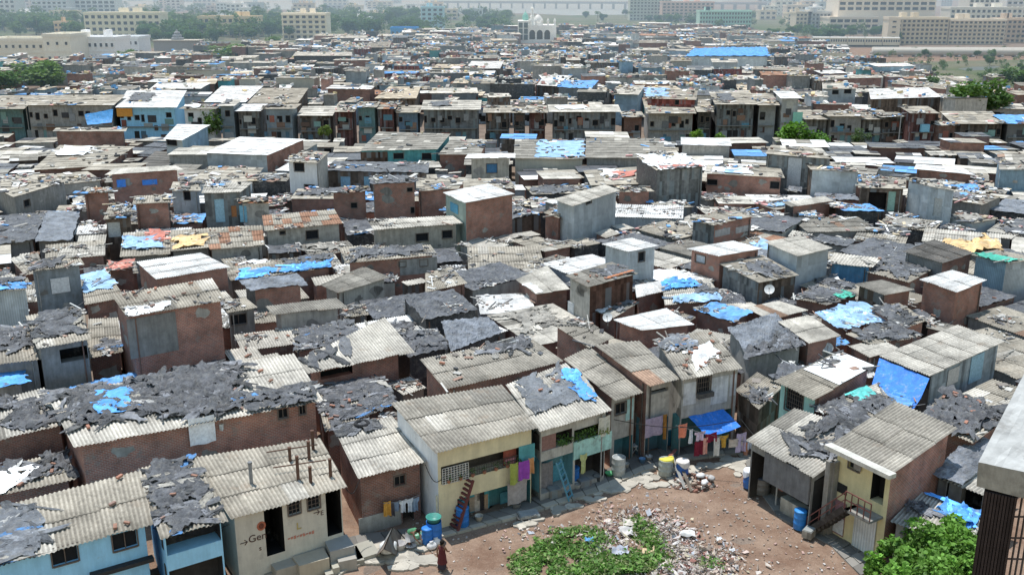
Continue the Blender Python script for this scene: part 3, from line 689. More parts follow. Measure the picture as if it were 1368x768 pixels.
panel(h7,'F','plaster_patch',(836,533,846,560),(0.45,0.68,0.66),'cement',.004,.02); panel(h7,'F','door',(840,590,848,625),(0.12,0.42,0.55),'matte',-.8,.05)
h7b = house('shack', 'grey roof step above the narrow house', 'low shack under grey sheets stepping up behind the narrow peeling house',
  [(786,466),(820,452),(777,425),(738,434)], ze=h7.ze+.55, rise=.3, roof='asbg', wall='brickd', seed=8)
h8 = house('house', 'slender grey house beside the lavender towel', 'slender grey cement house with a lavender towel hung under its upper floor',
  [(867,517),(907,507),(852,455),(793,461)], dv=104, zb=0, rise=0.5, roof='asbg', wall='cement', left='brickd', near=True, seed=9,
  voids=[('F',860,558,904,610,.9,(0.10,0.24,0.30)),('F',870,519,893,524,.3,(0.02,0.02,0.02))])
panel(h8,'F','door',(884,575,896,610),(0.10,0.38,0.52),'matte',-.8,.05)
h9 = house('house', 'white-stained house with the blue awning', 'stained white plaster house with one barred upper window above a bright blue awning',
  [(910,508),(992,492),(947,440),(876,455)], dv=106, zb=0, rise=0.5, roof='asbg', wall='cement', wtint=None, near=True, grille=True, seed=10,
  voids=[('F',904,553,975,606,.9,(0.10,0.26,0.28))], wins=[('F',931,504,949,524)], tarps=[('white',.30,.86,.25,.66,.04,.05),('slate',.02,.55,.55,1.0,.10)], bricks=14)
for r_ in ((913,511,930,540),(950,503,972,538),(975,500,983,528)): panel(h9,'F','plaster_patch',r_,(0.66,0.66,0.66),'cement',.004,.02)
panel(h9,'F','window_box',(930,523,950,529),(0.12,0.11,0.10),'metal',.02,.3)
panel(h9,'F','door',(955,560,968,604),(0.30,0.50,0.46),'matte',-.8,.05)
# right hand row, facing down left
h10 = house('house', 'mint house with the barred window', 'mint plastered upper house with a large barred window and a half-white roof',
  [(1034,510),(1087,534),(1168,490),(1121,470)], dv=33, zb=3.0, rise=.1, roof='asb', wall='mint', right='brick', near=True, grille=True, seed=11,
  wins=[('F',1049,521,1073,551)], tarps=[('white',.06,1,.40,1,.0,.09,'clean white sheet over the rear half of the mint house roof',None,.02)])
h11 = house('shop', 'open-fronted shop under the loose pale sheets', 'open-fronted shop with a dark grey fascia under loose pale roof sheets, right of the yard',
  [(997,589),(1087,637),(1165,577),(1062,545)], ze=3.45, rise=.55, roof='asbl', wall='cementd', right='cementd', near=True, seed=12,
  voids=[('F',1000,622,1086,716,1.4,(0.05,0.048,0.045))], tarps=[('black',.42,.62,.1,1.0,.22,.1,None,None,.5),('black',.66,.98,.25,1.0,.16,.1)], cat='shop')
A_,B_=sidegeo(h11,'F'); L11=(B_-A_).length; panel(h11,'F','fascia',(L11*.26,L11-.05,h11.ze-1.75,h11.ze-.12),(0.20,0.20,0.205),'cement',.03,.10,metric=True)
panel(h11,'F','counter',(1050,668,1082,703),(0.52,0.50,0.43),'cement',-.9,.5)
for r_, t_ in (((1049,644,1055,654),(0.6,0.42,0.08)),((1054,648,1060,662),(0.05,0.05,0.05)),((1062,652,1069,664),(0.75,0.75,0.78)),((1070,655,1075,668),(0.12,0.3,0.6)),((1041,640,1047,655),(0.25,0.12,0.1))):
    o = panel(h11,'F','hanging_garment',r_,t_,'cloth',-.2,.05); o.parent=None; o.location=h11.root.location; tag(o,'garment hanging in the open front of the shop under loose sheets','garment','garments hung in the shop front')
mb = MB(); b_ = P(1036,676,0); mb.tube([b_, b_+Vector((0,0,2.2))], .05, 8, (0.4,0.4,0.38)); tag(mb.build('awning_post','matte',None,loc=b_),'thin pale post standing before the open-fronted shop','post')
h12 = house('house', 'yellow two-storey house', 'pale yellow two-storey house with an outside stair and a bare brick side wall',
  [(1109,595),(1191,634),(1279,571),(1197,536)], dv=122, zb=0, rise=.35, roof='asbg', wall='yellow', right='brick', left='cement', near=True, seed=13, inset=.25,
  voids=[('F',1164,628,1182,672,.6,(0.02,0.02,0.02))], wins=[('F',1134,613,1149,627)])
mb = MB(); a_ = h12.q[0]; b_ = h12.q[1]; n_ = (b_-a_).normalized().cross(Vector((0,0,1))); mb.bar(a_+n_*.1-(b_-a_)*.02, b_+n_*.1+(b_-a_)*.04, .5, .22, (0.66,0.63,0.56)); mb.build('roof_fascia','cement',h12.root)
panel(h12,'F','door',(1114,668,1129,714),(0.34,0.18,0.19),'matte',.01,.05); panel(h12,'F','door_lower',(1113,690,1127,712),(0.62,0.64,0.66),'matte',.065,.02)
panel(h12,'F','shutter',(1140,686,1170,737),(0.60,0.62,0.62),'tin',.03,.05)
panel(h12,'F','vent_opening',(1115,645,1132,658),(0.03,0.03,0.03),'matte',.01,.02)
panel(h12,'F','window_leaf',(1141,614,1151,628),(0.25,0.24,0.23),'matte',.06,.03)
mb = MB(); top = [wallpt(h12,'F',*wallhit(h12,'F',u,672),off=o) for u in (1146,1180) for o in (0.0,.85)]
zt = top[0].z; A_ = wallpt(h12,'F',wallhit(h12,'F',1150,672)[0],zt,.0); L_ = wallhit(h12,'F',1182,672)[0]; l0 = wallhit(h12,'F',1146,672)[0]
def W(s,z,o): return wallpt(h12,'F',s,z,o)
mb.hexa([W(l0,zt-.12,1.0),W(L_,zt-.12,1.0),W(L_,zt-.12,0),W(l0,zt-.12,0),W(l0,zt,1.0),W(L_,zt,1.0),W(L_,zt,0),W(l0,zt,0)],(0.30,0.28,0.25)); mb.build('landing','cement',h12.root)
mb = MB(); ls = l0-2.2
for k in range(11):
    f=k/10; mb.hexa([W(ls+(l0-ls)*f,max(0,zt*f-.2),1.0),W(ls+(l0-ls)*f+.22,max(0,zt*f-.2),1.0),W(ls+(l0-ls)*f+.22,max(0,zt*f-.2),.25),W(ls+(l0-ls)*f,max(0,zt*f-.2),.25)]+[W(ls+(l0-ls)*f,zt*f,1.0),W(ls+(l0-ls)*f+.22,zt*f,1.0),W(ls+(l0-ls)*f+.22,zt*f,.25),W(ls+(l0-ls)*f,zt*f,.25)],(0.06,0.05,0.045))
mb.bar(W(ls,.05,1.02),W(l0,zt,1.02),.08,.3,(0.06,0.05,0.045)); mb.build('outside_stair','cement',h12.root)
mb = MB(); t_=(0.20,0.08,0.07)
for f in (0,.33,.66,1): mb.bar(W(ls+(l0-ls)*f,zt*f,1.0),W(ls+(l0-ls)*f,zt*f+.9,1.0),.045,.045,t_)
mb.bar(W(ls,.9,1.0),W(l0,zt+.9,1.0),.05,.05,t_); mb.bar(W(ls,.5,1.0),W(l0,zt+.5,1.0),.04,.04,t_)
for f in (0,.25,.5,.75,1): mb.bar(W(l0+(L_-l0)*f,zt,.98),W(l0+(L_-l0)*f,zt+.95,.98),.045,.045,t_)
for z in (.5,.95): mb.bar(W(l0,zt+z,.98),W(L_,zt+z,.98),.05,.05,t_)
mb.build('stair_railing','metal',h12.root)
for u_ in (1100,1106): 
    b_=P(u_,714,0); mb=MB(); mb.box((b_.x,b_.y,2.1),(.35,.3,4.2),.5,(0.33,0.31,0.28)); tag(mb.build('wall_pier','cement',None,loc=b_),'bare cement pier between the open shop and the yellow house','pier','cement piers by the yellow house')
# ------------------------------------------------------------------ houses behind, measured one by one
H = house
H('house','long brick house with the white cloth','long dark brick house under heaped black plastic, with a white cloth hung on its wall',
  [(98,598),(432,536),(392,472),(62,527)],dv=44,zb=3.3,rise=.4,roof='asbl',wall='brick',near=True,wins=[('F',372,545,384,558),('F',400,541,408,553)],seed=20,
  tarps=[('black',.02,.50,.28,1.0,.20,.1,None,None,.8),('black',.36,.74,.10,.99,.22,.12,None,None,.8),('blue',.13,.28,.42,.80,.05,.16),('black',.70,.98,.02,.30,.16,.1,None,None,.6)],bricks=12)
hb=HOUSES[-1]
H('house','left-edge house with the wide pale sheets','dark brick house at the left edge with wide pale corrugated sheets',[(-45,600),(86,567),(58,518),(-45,545)],dv=32,zb=3.3,roof='asbl',wall='brickd',near=True,seed=21,
  tarps=[('black',.50,.95,.1,.7,.18),('black',.0,.6,.62,1.0,.18)])
H('shack','low shack with the white rag','low shack with a white rag and debris on its roof, at the left edge',[(-40,672),(102,640),(88,602),(-40,633)],ze=3.3,rise=.3,roof='asb',wall='brickd',near=True,seed=22,
  tarps=[('black',.55,.99,.2,.95,.18),('black',.1,.5,.55,1,.15),('white',.08,.42,.15,.72,.10)],bricks=5)
H('house','big blank two-tone brick block','tall windowless brick block, half grey cement and half red brick',[(169,424),(301,402),(282,372),(148,394)],dv=50,zb=4.2,rise=.25,roof='asb',wall='brick',left='brickd',seed=23,bricks=10,near=True,
  tarps=[('white',.02,.45,.0,.35,.06,.05,None,None,.9)])
panel(HOUSES[-1],'F','cement_render',(171,421,237,474),(0.27,0.265,0.245),'cement',.004,.04)
H('house','grey cabin with the wall rag','grey cement cabin with a torn white rag pinned to its wall',[(36,364),(112,354),(104,341),(52,348)],dv=44,zb=3.2,roof='asb',wall=('cement',(0.28,0.31,0.33)),seed=24,tarps=[('black',.05,.6,.2,.9,.15)])
o=panel(HOUSES[-1],'F','rag',(68,371,93,391),(0.72,0.72,0.72),'cloth',.05,.06); o.parent=None; o.location=HOUSES[-1].root.location; tag(o,'torn white rag hung on the wall of the grey cement cabin at left','rag')
H('house','blue-grey tin house at the left edge','blue-grey tin sided house at the left edge of the photo',[(-25,391),(42,386),(36,371),(-25,376)],dv=44,zb=3.2,roof='asb',wall='tin',seed=25,tarps=[('blue',.1,.9,0,.5,.1),('black',.2,.9,.4,1,.15)])
H('house','dark-fronted low house with the black opening','low house with a dark cement front and wide black opening, roof strewn with scraps',[(49,466),(122,454),(102,410),(34,422)],dv=38,zb=3.3,roof='asb',wall='cementd',seed=26,near=True,
  voids=[('F',80,464,118,482,.8,(0.015,0.015,0.015))],tarps=[('black',.05,.95,.25,.95,.12,.07,None,None,.9)])
H('shack','left-edge shack below the tin house','shack with mossy corrugated front edge at the left side, below the blue-grey tin house',[(-25,490),(55,480),(40,432),(-25,442)],dv=24,zb=3.2,roof='asb',wall='cementd',seed=27,near=True,tarps=[('black',.1,.98,.35,.95,.16)])
H('shack','corrugated shack beside the blank brick block','low pale corrugated shack tucked against the left wall of the blank brick block',[(116,480),(164,471),(157,424),(118,426)],dv=8,zb=3.0,roof='asb',wall='brickd',seed=28,near=True,tarps=[('black',.3,.9,.1,.4,.12)])
H('shack','shack with the pale blue tarpaulin strip','low shack wearing a pale blue tarpaulin, right of the grey cabin',[(113,408),(166,398),(142,362),(108,368)],dv=12,zb=3.0,roof='asb',wall='brickd',seed=29,near=True,tarps=[('pale',.0,.95,.35,1.0,.06)])
H('shack','shack with the blue awning corner','low shack at the far left with a bright blue tarpaulin covering its roof',[(-25,522),(33,512),(30,484),(-25,490)],ze=3.5,rise=.2,roof='asb',wall='cementd',seed=30,near=True,tarps=[('blue',.1,1.05,.0,1.0,.06)])
H('shack','shack with the small dark window','small low shack with one dark barred window right of the blank brick block',[(303,419),(344,412),(327,398),(300,401)],dv=20,zb=3.0,roof='asb',wall='cementd',seed=31,near=True,wins=[('F',308,420,329,433)])
H('house','flat brick house under the blue tarpaulin strip','flat-roofed brick house with a dark slate roof, just below a long blue tarpaulin',[(334,389),(410,381),(397,367),(318,375)],dv=22,zb=3.0,roof='slate',wall='brick',left='black',seed=32,near=True)
H('shack','tent-roofed grey shack','grey shack with a mossy tent-like sloping roof left of the photo centre',[(429,381),(451,392),(520,370),(487,356)],dv=9,zb=3.0,rise=.15,roof='grey',wall='cement',seed=33,near=True)
H('house','long low grey cement house','long low grey cement house with a mossy dark roof',[(364,421),(464,411),(449,398),(354,409)],dv=18,zb=2.9,roof='grey',wall='cement',seed=34,near=True)
H('shack','plastic-covered shack before the long grey house','low shack covered in black plastic in front of the long low grey cement house',[(395,470),(496,455),(470,428),(392,440)],dv=6,zb=2.8,roof='asb',wall='brickd',seed=35,near=True,tarps=[('black',.0,1,.0,1,.14,.07,None,None,.4)])
H('house','brick house with the slot opening','brick house with a long dark slot under half-covered pale roof sheets',[(410,499),(552,470),(513,424),(394,483)],dv=37,zb=2.6,rise=.35,roof='asbl',wall='brick',seed=36,near=True,
  voids=[('F',428,492,471,503,.5,(0.02,0.02,0.02))],wins=[('F',535,484,540,489)],tarps=[('black',.05,.5,.45,.95,.14,.07,None,None,.6)])
H('shack','brick-littered shack behind the laundry house','low shack under black plastic littered with red bricks, behind the small laundry house',[(434,577),(529,541),(512,503),(420,517)],dv=5,zb=2.8,roof='asb',wall='brickd',seed=37,near=True,
  tarps=[('black',.0,1,.0,1,.10,.07,None,None,.3)],bricks=10)
H('house','wide grey-roofed house behind the cream one','wide grey-roofed house with a brick gable, directly behind the cream two-storey house',[(594,521),(752,484),(706,450),(560,480)],dv=6,zb=4.6,rise=.4,roof='asbg',wall='brick',left='brick',seed=38,near=True,tarps=[('black',.58,.95,.55,1.0,.16,.07,None,None,.7)],bricks=3)
H('shack','black-wrapped flat shack','flat shack wholly wrapped in black plastic, walls included, left of centre',[(567,429),(640,415),(606,388),(536,397)],dv=11,zb=2.8,roof='plastic',wall='black',seed=39,near=True)
H('shack','slate-plastic shack at centre','flat shack under smooth slate plastic with hanging black skirts near the photo centre',[(602,471),(673,444),(650,424),(590,430)],dv=13,zb=2.8,roof='slate',wall='black',seed=40,near=True)
H('shack','ragged black shack behind the slot house','shack under ragged black plastic, behind the brick house with the dark slot',[(545,479),(600,466),(582,440),(515,448)],dv=14,zb=2.8,roof='plastic',wall='black',seed=41,near=True,tarps=[('black',.1,.9,.2,.9,.2)])
H('shack','mossy patched shack left of centre','low shack with a pale mossy roof, left of the photo centre',[(568,391),(624,379),(602,357),(568,365)],dv=11,zb=2.8,roof='asb',wall='brickd',seed=42)
H('house','half-cement house with two small windows','low house half brick and half grey cement with two small windows and a debris-strewn roof',[(460,352),(584,341),(574,327),(470,331)],dv=20,zb=2.8,roof='asb',wall='brick',seed=43,wins=[('F',533,350,542,356),('F',561,347,571,355)],tarps=[('black',.05,.9,.2,.9,.18,.07,None,None,.8)])
panel(HOUSES[-1],'F','cement_render',(534,345,584,366),(0.33,0.33,0.32),'cement',.003,.03)
H('shack','shack with the long blue tarpaulin','low shack half covered by a long creased blue tarpaulin',[(318,375),(447,357),(440,340),(312,356)],dv=6,zb=2.8,roof='asb',wall='brickd',seed=44,tarps=[('blue',.0,.98,.0,.55,.10,.10,None,None,.6),('black',.5,1,.5,1,.14)])
H('house','white-roofed brick house beside the red rugs','brick house with two bright white roof sheets, upper left',[(208,374),(308,357),(268,338),(181,350)],dv=22,zb=2.8,rise=.2,roof='white',wall='brick',seed=45,near=True)
H('shack','rag-covered shack with red rugs','low shack heaped with reddish rugs left of the white-roofed brick house',[(142,362),(182,358),(180,349),(143,351)],dv=9,zb=2.8,roof='asb',wall='brickd',seed=46,tarps=[('red',.05,.95,.05,.95,.12)])
H('house','tall brick house with the white roof','tall brick house with a clean white roof and a green-painted tin end',[(592,258),(621,272),(688,259),(652,246)],dv=51,zb=2.6,rise=.15,roof='white',wall=('tin',(0.36,0.46,0.42)),right='brick',seed=47)
hw=HOUSES[-1]; panel(hw,'F','window_shutter',(602,272,612,284),(0.12,0.34,0.5),'matte',.02,.05)
H('house','grey-blue tin tower right of centre','tall grey-blue tin house with a striped sloping roof right of the photo centre',[(739,267),(764,276),(828,254),(808,247)],dv=46,zb=2.6,rise=.15,roof='asbl',wall='tinl',right='tin',seed=48,wins=[('R',783,268,790,272)])
H('shack','brick lean-to beside the tin tower','low brick lean-to against the left foot of the tall tin house',[(726,285),(746,292),(766,280),(745,274)],dv=24,zb=2.6,rise=.1,roof='asb',wall='brick',seed=49)
H('shack','loose white-sheet shack left of the brown house','low shack with loose bright white sheets left of the brown tile-topped house',[(690,374),(716,393),(761,386),(731,355)],dv=9,zb=2.7,rise=.2,roof='asbl',wall='brickd',seed=50,near=True)
tarp(HOUSES[-1],'white',.35,1.0,.0,.2,.02,.08,'bright white sheet along the front edge of the loose-sheeted shack')
H('house','brown upper house with the tile-edged roof','brown wooden upper room with red tiles along its roof, at the photo centre right',[(756,369),(786,384),(852,365),(818,350)],dv=50,zb=2.6,rise=.15,roof='grey',wall='cement',right=('plank',(0.15,0.085,0.065)),seed=51,near=True,tarps=[('black',.2,.9,.45,.95,.1)],bricks=6)
hc=HOUSES[-1]; panel(hc,'F','door',(759,404,767,424),(0.55,0.57,0.58),'matte',.01,.04)
for i in range(7):
    p=bil(hc.q,.86,.45+.08*i); mb=MB(); mb.box((p.x,p.y,p.z+.12),(.5,.28,.08),.5,jit((0.46,0.2,0.11),.15)); mb.build('ridge_tile','matte',hc.root)
H('shack','annex below the brown upper room','low annex with loose roof tiles and a white sheet below the brown upper room',[(795,417),(820,425),(855,404),(830,396)],dv=14,zb=2.6,rise=.1,roof='grey',wall='brickd',seed=52,near=True,tarps=[('white',.0,.4,.0,.35,.08),('slate',.3,.9,.3,.9,.08)],bricks=6)
H('house','low brick house with the bright white roof','low brick house with a bright pale roof below the brown upper room',[(820,428),(857,442),(927,433),(891,412)],dv=18,zb=2.9,rise=.1,roof='white',wall='brick',seed=53,near=True)
H('house','small tin house with the framed picture window','small pale tin house with one square framed window, right of the photo centre',[(804,327),(839,337),(880,328),(845,318)],dv=47,zb=2.6,rise=.1,roof='white',wall='tinl',right='tinl',seed=54,wins=[('R',853,337,861,349)])
H('house','brick house with the pale covered window','brick house with a bright white roof and a pale covered window',[(918,333),(961,343),(1019,332),(980,322)],dv=33,zb=2.6,rise=.15,roof='white',wall='brick',seed=55,wins=[('F',929,341,942,351,{'pane':(0.5,0.55,0.6)})])
H('shack','plank shed with rubble on its roof','plank shed with a plastic heap on its roof and a satellite dish at its corner',[(962,353),(1013,378),(1067,367),(1019,341)],dv=24,zb=2.6,rise=.1,roof='asb',wall='mixed',right='wood',seed=56,near=True,tarps=[('black',.25,.9,.35,.85,.16)])
H('house','tall blue-grey tin cabin','tall smooth blue-grey tin cabin with a ribbed pale roof, right of centre',[(1021,324),(1065,343),(1112,331),(1070,315)],dv=40,zb=2.6,rise=.2,roof='asbl',wall='tinl',right='tin',seed=57)
H('shack','blue-walled shack behind the tin cabin','low shack with a blue side wall just right of the tall blue-grey tin cabin',[(1106,352),(1165,358),(1178,345),(1115,338)],dv=20,zb=2.6,roof='asbl',wall='blue',right='brickd',seed=58)
H('shack','plastic-topped shack right of the blue wall','shack topped with black plastic scraps, right of the blue-walled shack',[(1152,362),(1213,378),(1245,360),(1190,346)],dv=14,zb=2.6,rise=.1,roof='asb',wall='brickd',seed=59,tarps=[('black',.05,.95,.1,.95,.14)])
H('house','dark-roofed house below the orange tarpaulin','house with a wide dark sloping roof below a faded orange tarpaulin',[(1206,337),(1260,352),(1302,338),(1249,320)],dv=28,zb=2.6,rise=.2,roof='dark',wall='tind',right='brickd',seed=60)
H('house','tin house with the green net','grey-blue tin house draped with green netting at the right edge',[(1298,341),(1345,352),(1392,345),(1332,334)],dv=34,zb=2.6,rise=.15,roof='asb',wall='tinb',right='tin',seed=61,tarps=[('green',.02,.98,.0,.4,.10,.08,None,None,.7)])
H('house','square brick house with the white-tipped roof','tall square brick house with a bright white roof on the right',[(1229,374),(1278,391),(1318,374),(1273,361)],dv=39,zb=2.7,rise=.15,roof='white',wall='brick',right='brick',seed=62,near=True)
H('house','small grey-roofed brick hut','small brick hut with grey roof and black left wall beside the square brick house',[(1142,380),(1182,395),(1222,387),(1179,374)],dv=26,zb=2.7,rise=.1,roof='grey',wall='wood',right='brick',seed=63,near=True)
H('shack','rubble-roofed shack behind the plank shed','low shack with a rubble and netting roof between the plank shed and the grey-roofed hut',[(1058,398),(1105,408),(1150,394),(1095,380)],dv=10,zb=2.6,rise=.1,roof='asb',wall='brickd',seed=64,near=True,tarps=[('black',.05,.95,.1,.9,.14),('green',.7,1,.5,.9,.1)])
H('house','plank house with the long pale roof','long plank and board house with a pale ribbed roof on the right',[(1175,476),(1242,503),(1343,456),(1280,434)],dv=29,zb=3.0,rise=.15,roof='asbl',wall='woodg',right=('plank',(0.36,0.42,0.46)),seed=65,near=True)
hpl=HOUSES[-1]; panel(hpl,'R','door',(1296,474,1312,508),(0.30,0.47,0.58),'matte',.02,.04); panel(hpl,'R','board_patch',(1266,492,1280,512),(0.45,0.45,0.44),'matte',.02,.03)
H('shack','pale blue shack above the mint house','low shack covered by a patched pale blue tarpaulin, above the mint house',[(1125,440),(1196,428),(1150,404),(1090,420)],dv=9,zb=2.7,roof='asb',wall='brickd',seed=66,near=True,tarps=[('pale',.0,1,.0,1,.10,.07,None,None,.4)])
H('shack','black-scrap shack above the plank house','shack under black scraps just above the long plank house',[(1162,461),(1231,450),(1192,430),(1128,446)],dv=14,zb=2.7,roof='asb',wall='brickd',seed=67,near=True,tarps=[('black',.0,1,.1,1,.14)])
H('shack','brick hut right of the pale blue tarpaulin','brick hut under loose black plastic right of the pale blue tarpaulin roof',[(1205,440),(1238,429),(1200,405),(1160,411)],dv=13,zb=2.7,roof='asb',wall='brick',seed=68,near=True,tarps=[('black',.0,.8,.1,.9,.14)])
H('shack','ribbed shack before the plank house','low ribbed pale shack touching the left end of the long plank house',[(1135,463),(1163,478),(1203,466),(1176,453)],dv=9,zb=2.9,rise=.1,roof='asbl',wall='brickd',seed=69,near=True)
H('house','wide-roofed brick house with the dish','brick house with wide pale roof and wall dish, above the mint house',[(1080,460),(1124,449),(1080,421),(1038,430)],dv=21,zb=2.9,roof='asbl',wall='brick',seed=70,near=True)
H('shack','long shack above the stained white house','long low shack under smooth black plastic, behind the stained white house',[(1000,480),(1073,463),(1036,420),(972,440)],dv=18,zb=3.0,roof='slate',wall='cementd',seed=71,near=True,tarps=[('black',.6,1.05,.0,.5,.18),('black',.0,.5,.0,.3,.18)])
H('shack','low shack with the flat blue roof','low shack with a flat blue tarpaulin roof left of the pale-roofed brick house',[(925,415),(980,432),(1007,417),(952,405)],dv=7,zb=2.7,rise=.1,roof='blue',wall='brickd',seed=72,near=True)
H('shack','low shack with torn blue strips','low shack under torn blue strips, right of the framed-window tin house',[(888,408),(966,401),(946,372),(884,379)],dv=6,zb=2.7,roof='asbl',wall='brickd',seed=73,near=True,tarps=[('pale',.1,.98,.0,.30,.14,.07,None,None,.7),('blue',.0,.7,.62,1.0,.14,.07,None,None,.7),('black',.6,1,.3,.7,.1)])
H('shack','white flat shack below the framed-window house','low shack with a flat bright white sheet below the framed-window tin house',[(850,398),(908,384),(888,374),(848,381)],dv=5,zb=2.7,roof='white',wall='brickd',seed=74,near=True)
H('shack','white-sheet shack below the dish','low shack with broad white sheets below the satellite dish of the plank shed',[(1026,428),(1079,415),(1040,402),(994,411)],dv=5,zb=2.7,roof='asbl',wall='brickd',seed=75,near=True)
H('shack','dark plank shack by the mint house','ramshackle dark plank shack wedged between the stained white house and the mint house',[(982,522),(1014,546),(1046,516),(1012,497)],dv=36,zb=1.2,rise=.1,roof='asb',wall='wood',right='wood',seed=76,near=True,tarps=[('black',.5,1.0,.0,.45,.2)])
H('shack','black rag-roofed lean-to above the plank shack','lean-to under black rags behind the dark plank shack',[(1030,505),(1062,512),(1080,492),(1045,484)],dv=12,zb=2.8,rise=.1,roof='plastic',wall='cementd',seed=77,near=True)
H('shack','plastic roof with turquoise scrap','shack under black plastic and a turquoise scrap, between mint house and yellow house',[(1090,548),(1150,572),(1200,545),(1172,512)],ze=3.9,rise=.2,roof='asb',wall='brickd',seed=78,near=True,tarps=[('black',.0,1,.0,1,.14,.07,None,None,.5),('teal',.02,.35,.55,.8,.14)])
H('shack','flat roof under the blue awning','flat shack roof covered with a pale blue tarpaulin beneath the deep blue awning',[(1152,543),(1196,556),(1234,530),(1180,510)],ze=3.3,rise=.1,roof='blue',wall='brickd',seed=79,near=True)
H('shack','debris-covered shack right of the yellow house','wide shack roof buried in planks and debris, behind the yellow house',[(1225,560),(1300,592),(1360,548),(1268,520)],ze=4.0,rise=.3,roof='asb',wall='brickd',seed=80,near=True,tarps=[('black',.1,.95,.1,.9,.22,.07,None,None,1.2)],bricks=10)
H('shack','grey plastic slope beside the parapet','narrow shack under grey plastic between the yellow house and the grey parapet',[(1243,632),(1285,650),(1345,590),(1296,585)],ze=3.2,rise=.4,roof='slate',wall='cementd',seed=81,near=True)
H('shack','ribbed lean-to beside the parapet','small ribbed lean-to with a black gap below it, next to the grey parapet',[(1256,640),(1318,664),(1348,640),(1290,620)],ze=3.0,rise=.2,roof='asbl',wall='cementd',seed=82,near=True,
  voids=[('F',1262,650,1314,690,.8,(0.012,0.012,0.012))])
H('shack','ribbed shack by the green tree','low ribbed shack with a crumpled blue tarpaulin, just above the green tree',[(1190,697),(1296,733),(1312,690),(1228,656)],ze=2.3,rise=.2,roof='asbl',wall='cementd',seed=83,near=True,tarps=[('blue',.42,.98,.55,1.02,.25,.1,None,None,1.0),('black',.05,.4,.3,.7,.2)])
# middle band
H('house','beige house with the rubble roof','long beige plastered house with two dark windows and rubble over its roof',[(499,308),(618,299),(604,288),(490,294)],dv=23,zb=2.6,roof='asbl',wall=('cement',(0.46,0.43,0.37)),seed=90,wins=[('F',556,312,572,322),('F',591,308,604,318)])
H('house','grey house with the orange-patched roof','grey plastered house with an orange-patched roof and two windows',[(353,309),(457,299),(446,280),(350,288)],dv=21,zb=2.6,roof='rust',wall='cement',seed=91,wins=[('F',409,308,425,319),('F',374,309,381,313)])
H('house','upright red brick house','upright two-storey red brick house with one small window, upper centre left',[(495,247),(559,244),(556,235),(493,237)],dv=45,zb=2.6,roof='plastic',wall='brick',left='brick',seed=92,wins=[('F',544,251,551,256),('F',549,277,555,285)])
H('house','slim white tower house','slim white two-storey house with two black windows',[(382,216),(424,218),(440,203),(404,201)],dv=50,zb=2.6,rise=.1,roof='asb',wall='white',right='cement',seed=93,wins=[('F',393,218,406,229),('F',407,247,420,257)])
H('house','broad white-roofed shed','broad open shed with a wide white roof behind the slim white tower',[(273,205),(357,208),(408,186),(320,183)],dv=22,zb=2.6,rise=.2,roof='white',wall='tin',right='brick',seed=94)
H('house','brown-roofed house with the turquoise wall','house with a brown roof and turquoise front with two windows',[(480,202),(584,200),(602,179),(506,176)],dv=17,zb=2.6,roof='grey',wall='teal',seed=95,wins=[('F',564,205,576,213),('F',526,205,539,212)])
panel(HOUSES[-1],'F','wood_cladding',(482,203,518,219),(0.12,0.08,0.06),'plank',.003,.04)
H('house','long plastic-roofed house with the blue door','long low house under dark plastic with a pale blue door',[(430,229),(572,232),(574,218),(446,216)],dv=24,zb=2.6,roof='plastic',wall='wood',seed=96,doors=[('F',455,236,468,253,(0.30,0.50,0.68)),('F',486,236,494,252,(0.25,0.42,0.5))])
H('house','low brick house left of the upright one','low dark brick house with one small window, left of the upright red brick house',[(438,259),(495,256),(494,250),(440,252)],dv=33,zb=2.6,roof='plastic',wall='brickd',seed=97,wins=[('F',469,271,477,278)])
H('house','brick house right of the upright one','plain brick house under pale scraps, right of the upright red brick house',[(556,256),(612,253),(622,237),(556,238)],dv=30,zb=2.6,roof='asb',wall='brick',seed=98)
H('house','plain grey-roofed house, top centre','house with a plain grey roof, left of the pale blue tarpaulin roof',[(585,207),(642,207),(650,188),(601,188)],dv=14,zb=2.6,roof='grey',wall='brick',seed=99)
H('house','beige cabin with the blue window','square beige plastered cabin with one blue window',[(621,212),(688,211),(688,205),(625,206)],dv=31,zb=2.6,roof='white',wall=('cement',(0.50,0.46,0.39)),seed=100,wins=[('F',650,219,664,231,{'pane':(0.08,0.2,0.35)})])
H('house','long house with the pale blue tarpaulin roof','long low house with a pale blue tarpaulin laid across its grey roof',[(686,212),(780,213),(780,188),(688,186)],dv=13,zb=2.6,roof='grey',wall='plaster',seed=101,tarps=[('pale',.33,1.0,.05,.95,.05,.07)])
H('house','long plain grey-roofed house','long house with a plain dark grey roof, right of the pale blue tarpaulin roof',[(782,211),(888,212),(886,185),(783,185)],dv=15,zb=2.6,roof='grey',wall='cementd',seed=102)
H('house','rag-draped plank tower','weathered plank house draped with black plastic and white rags along its roof',[(877,228),(942,224),(915,207),(848,208)],dv=43,zb=2.6,roof='asb',wall='mixed',left='black',seed=103,tarps=[('white',.0,1.0,.0,1.0,.14,.07,None,None,.5),('black',.2,.9,.0,.12,.1,.1,None,None,.9),('red',.1,.95,.02,.2,.08)])
H('house','brick house right of the rag-draped tower','brick house with two windows right of the rag-draped plank tower',[(940,232),(1048,238),(1042,224),(945,220)],dv=21,zb=2.6,roof='asb',wall='brick',seed=104,wins=[('F',942,240,958,247),('F',1029,243,1041,252)],tarps=[('white',.1,.6,.2,.7,.1),('pale',.25,.5,.1,.5,.1)])
H('shack','grey roof below the long grey-roofed house','low shack with a mossy roof and red-white rags below the long grey-roofed house',[(789,248),(862,246),(850,223),(779,228)],dv=9,zb=2.6,roof='asb',wall='cementd',seed=105,tarps=[('red',.5,.95,.4,.75,.1),('white',.3,.6,.5,.95,.1)])
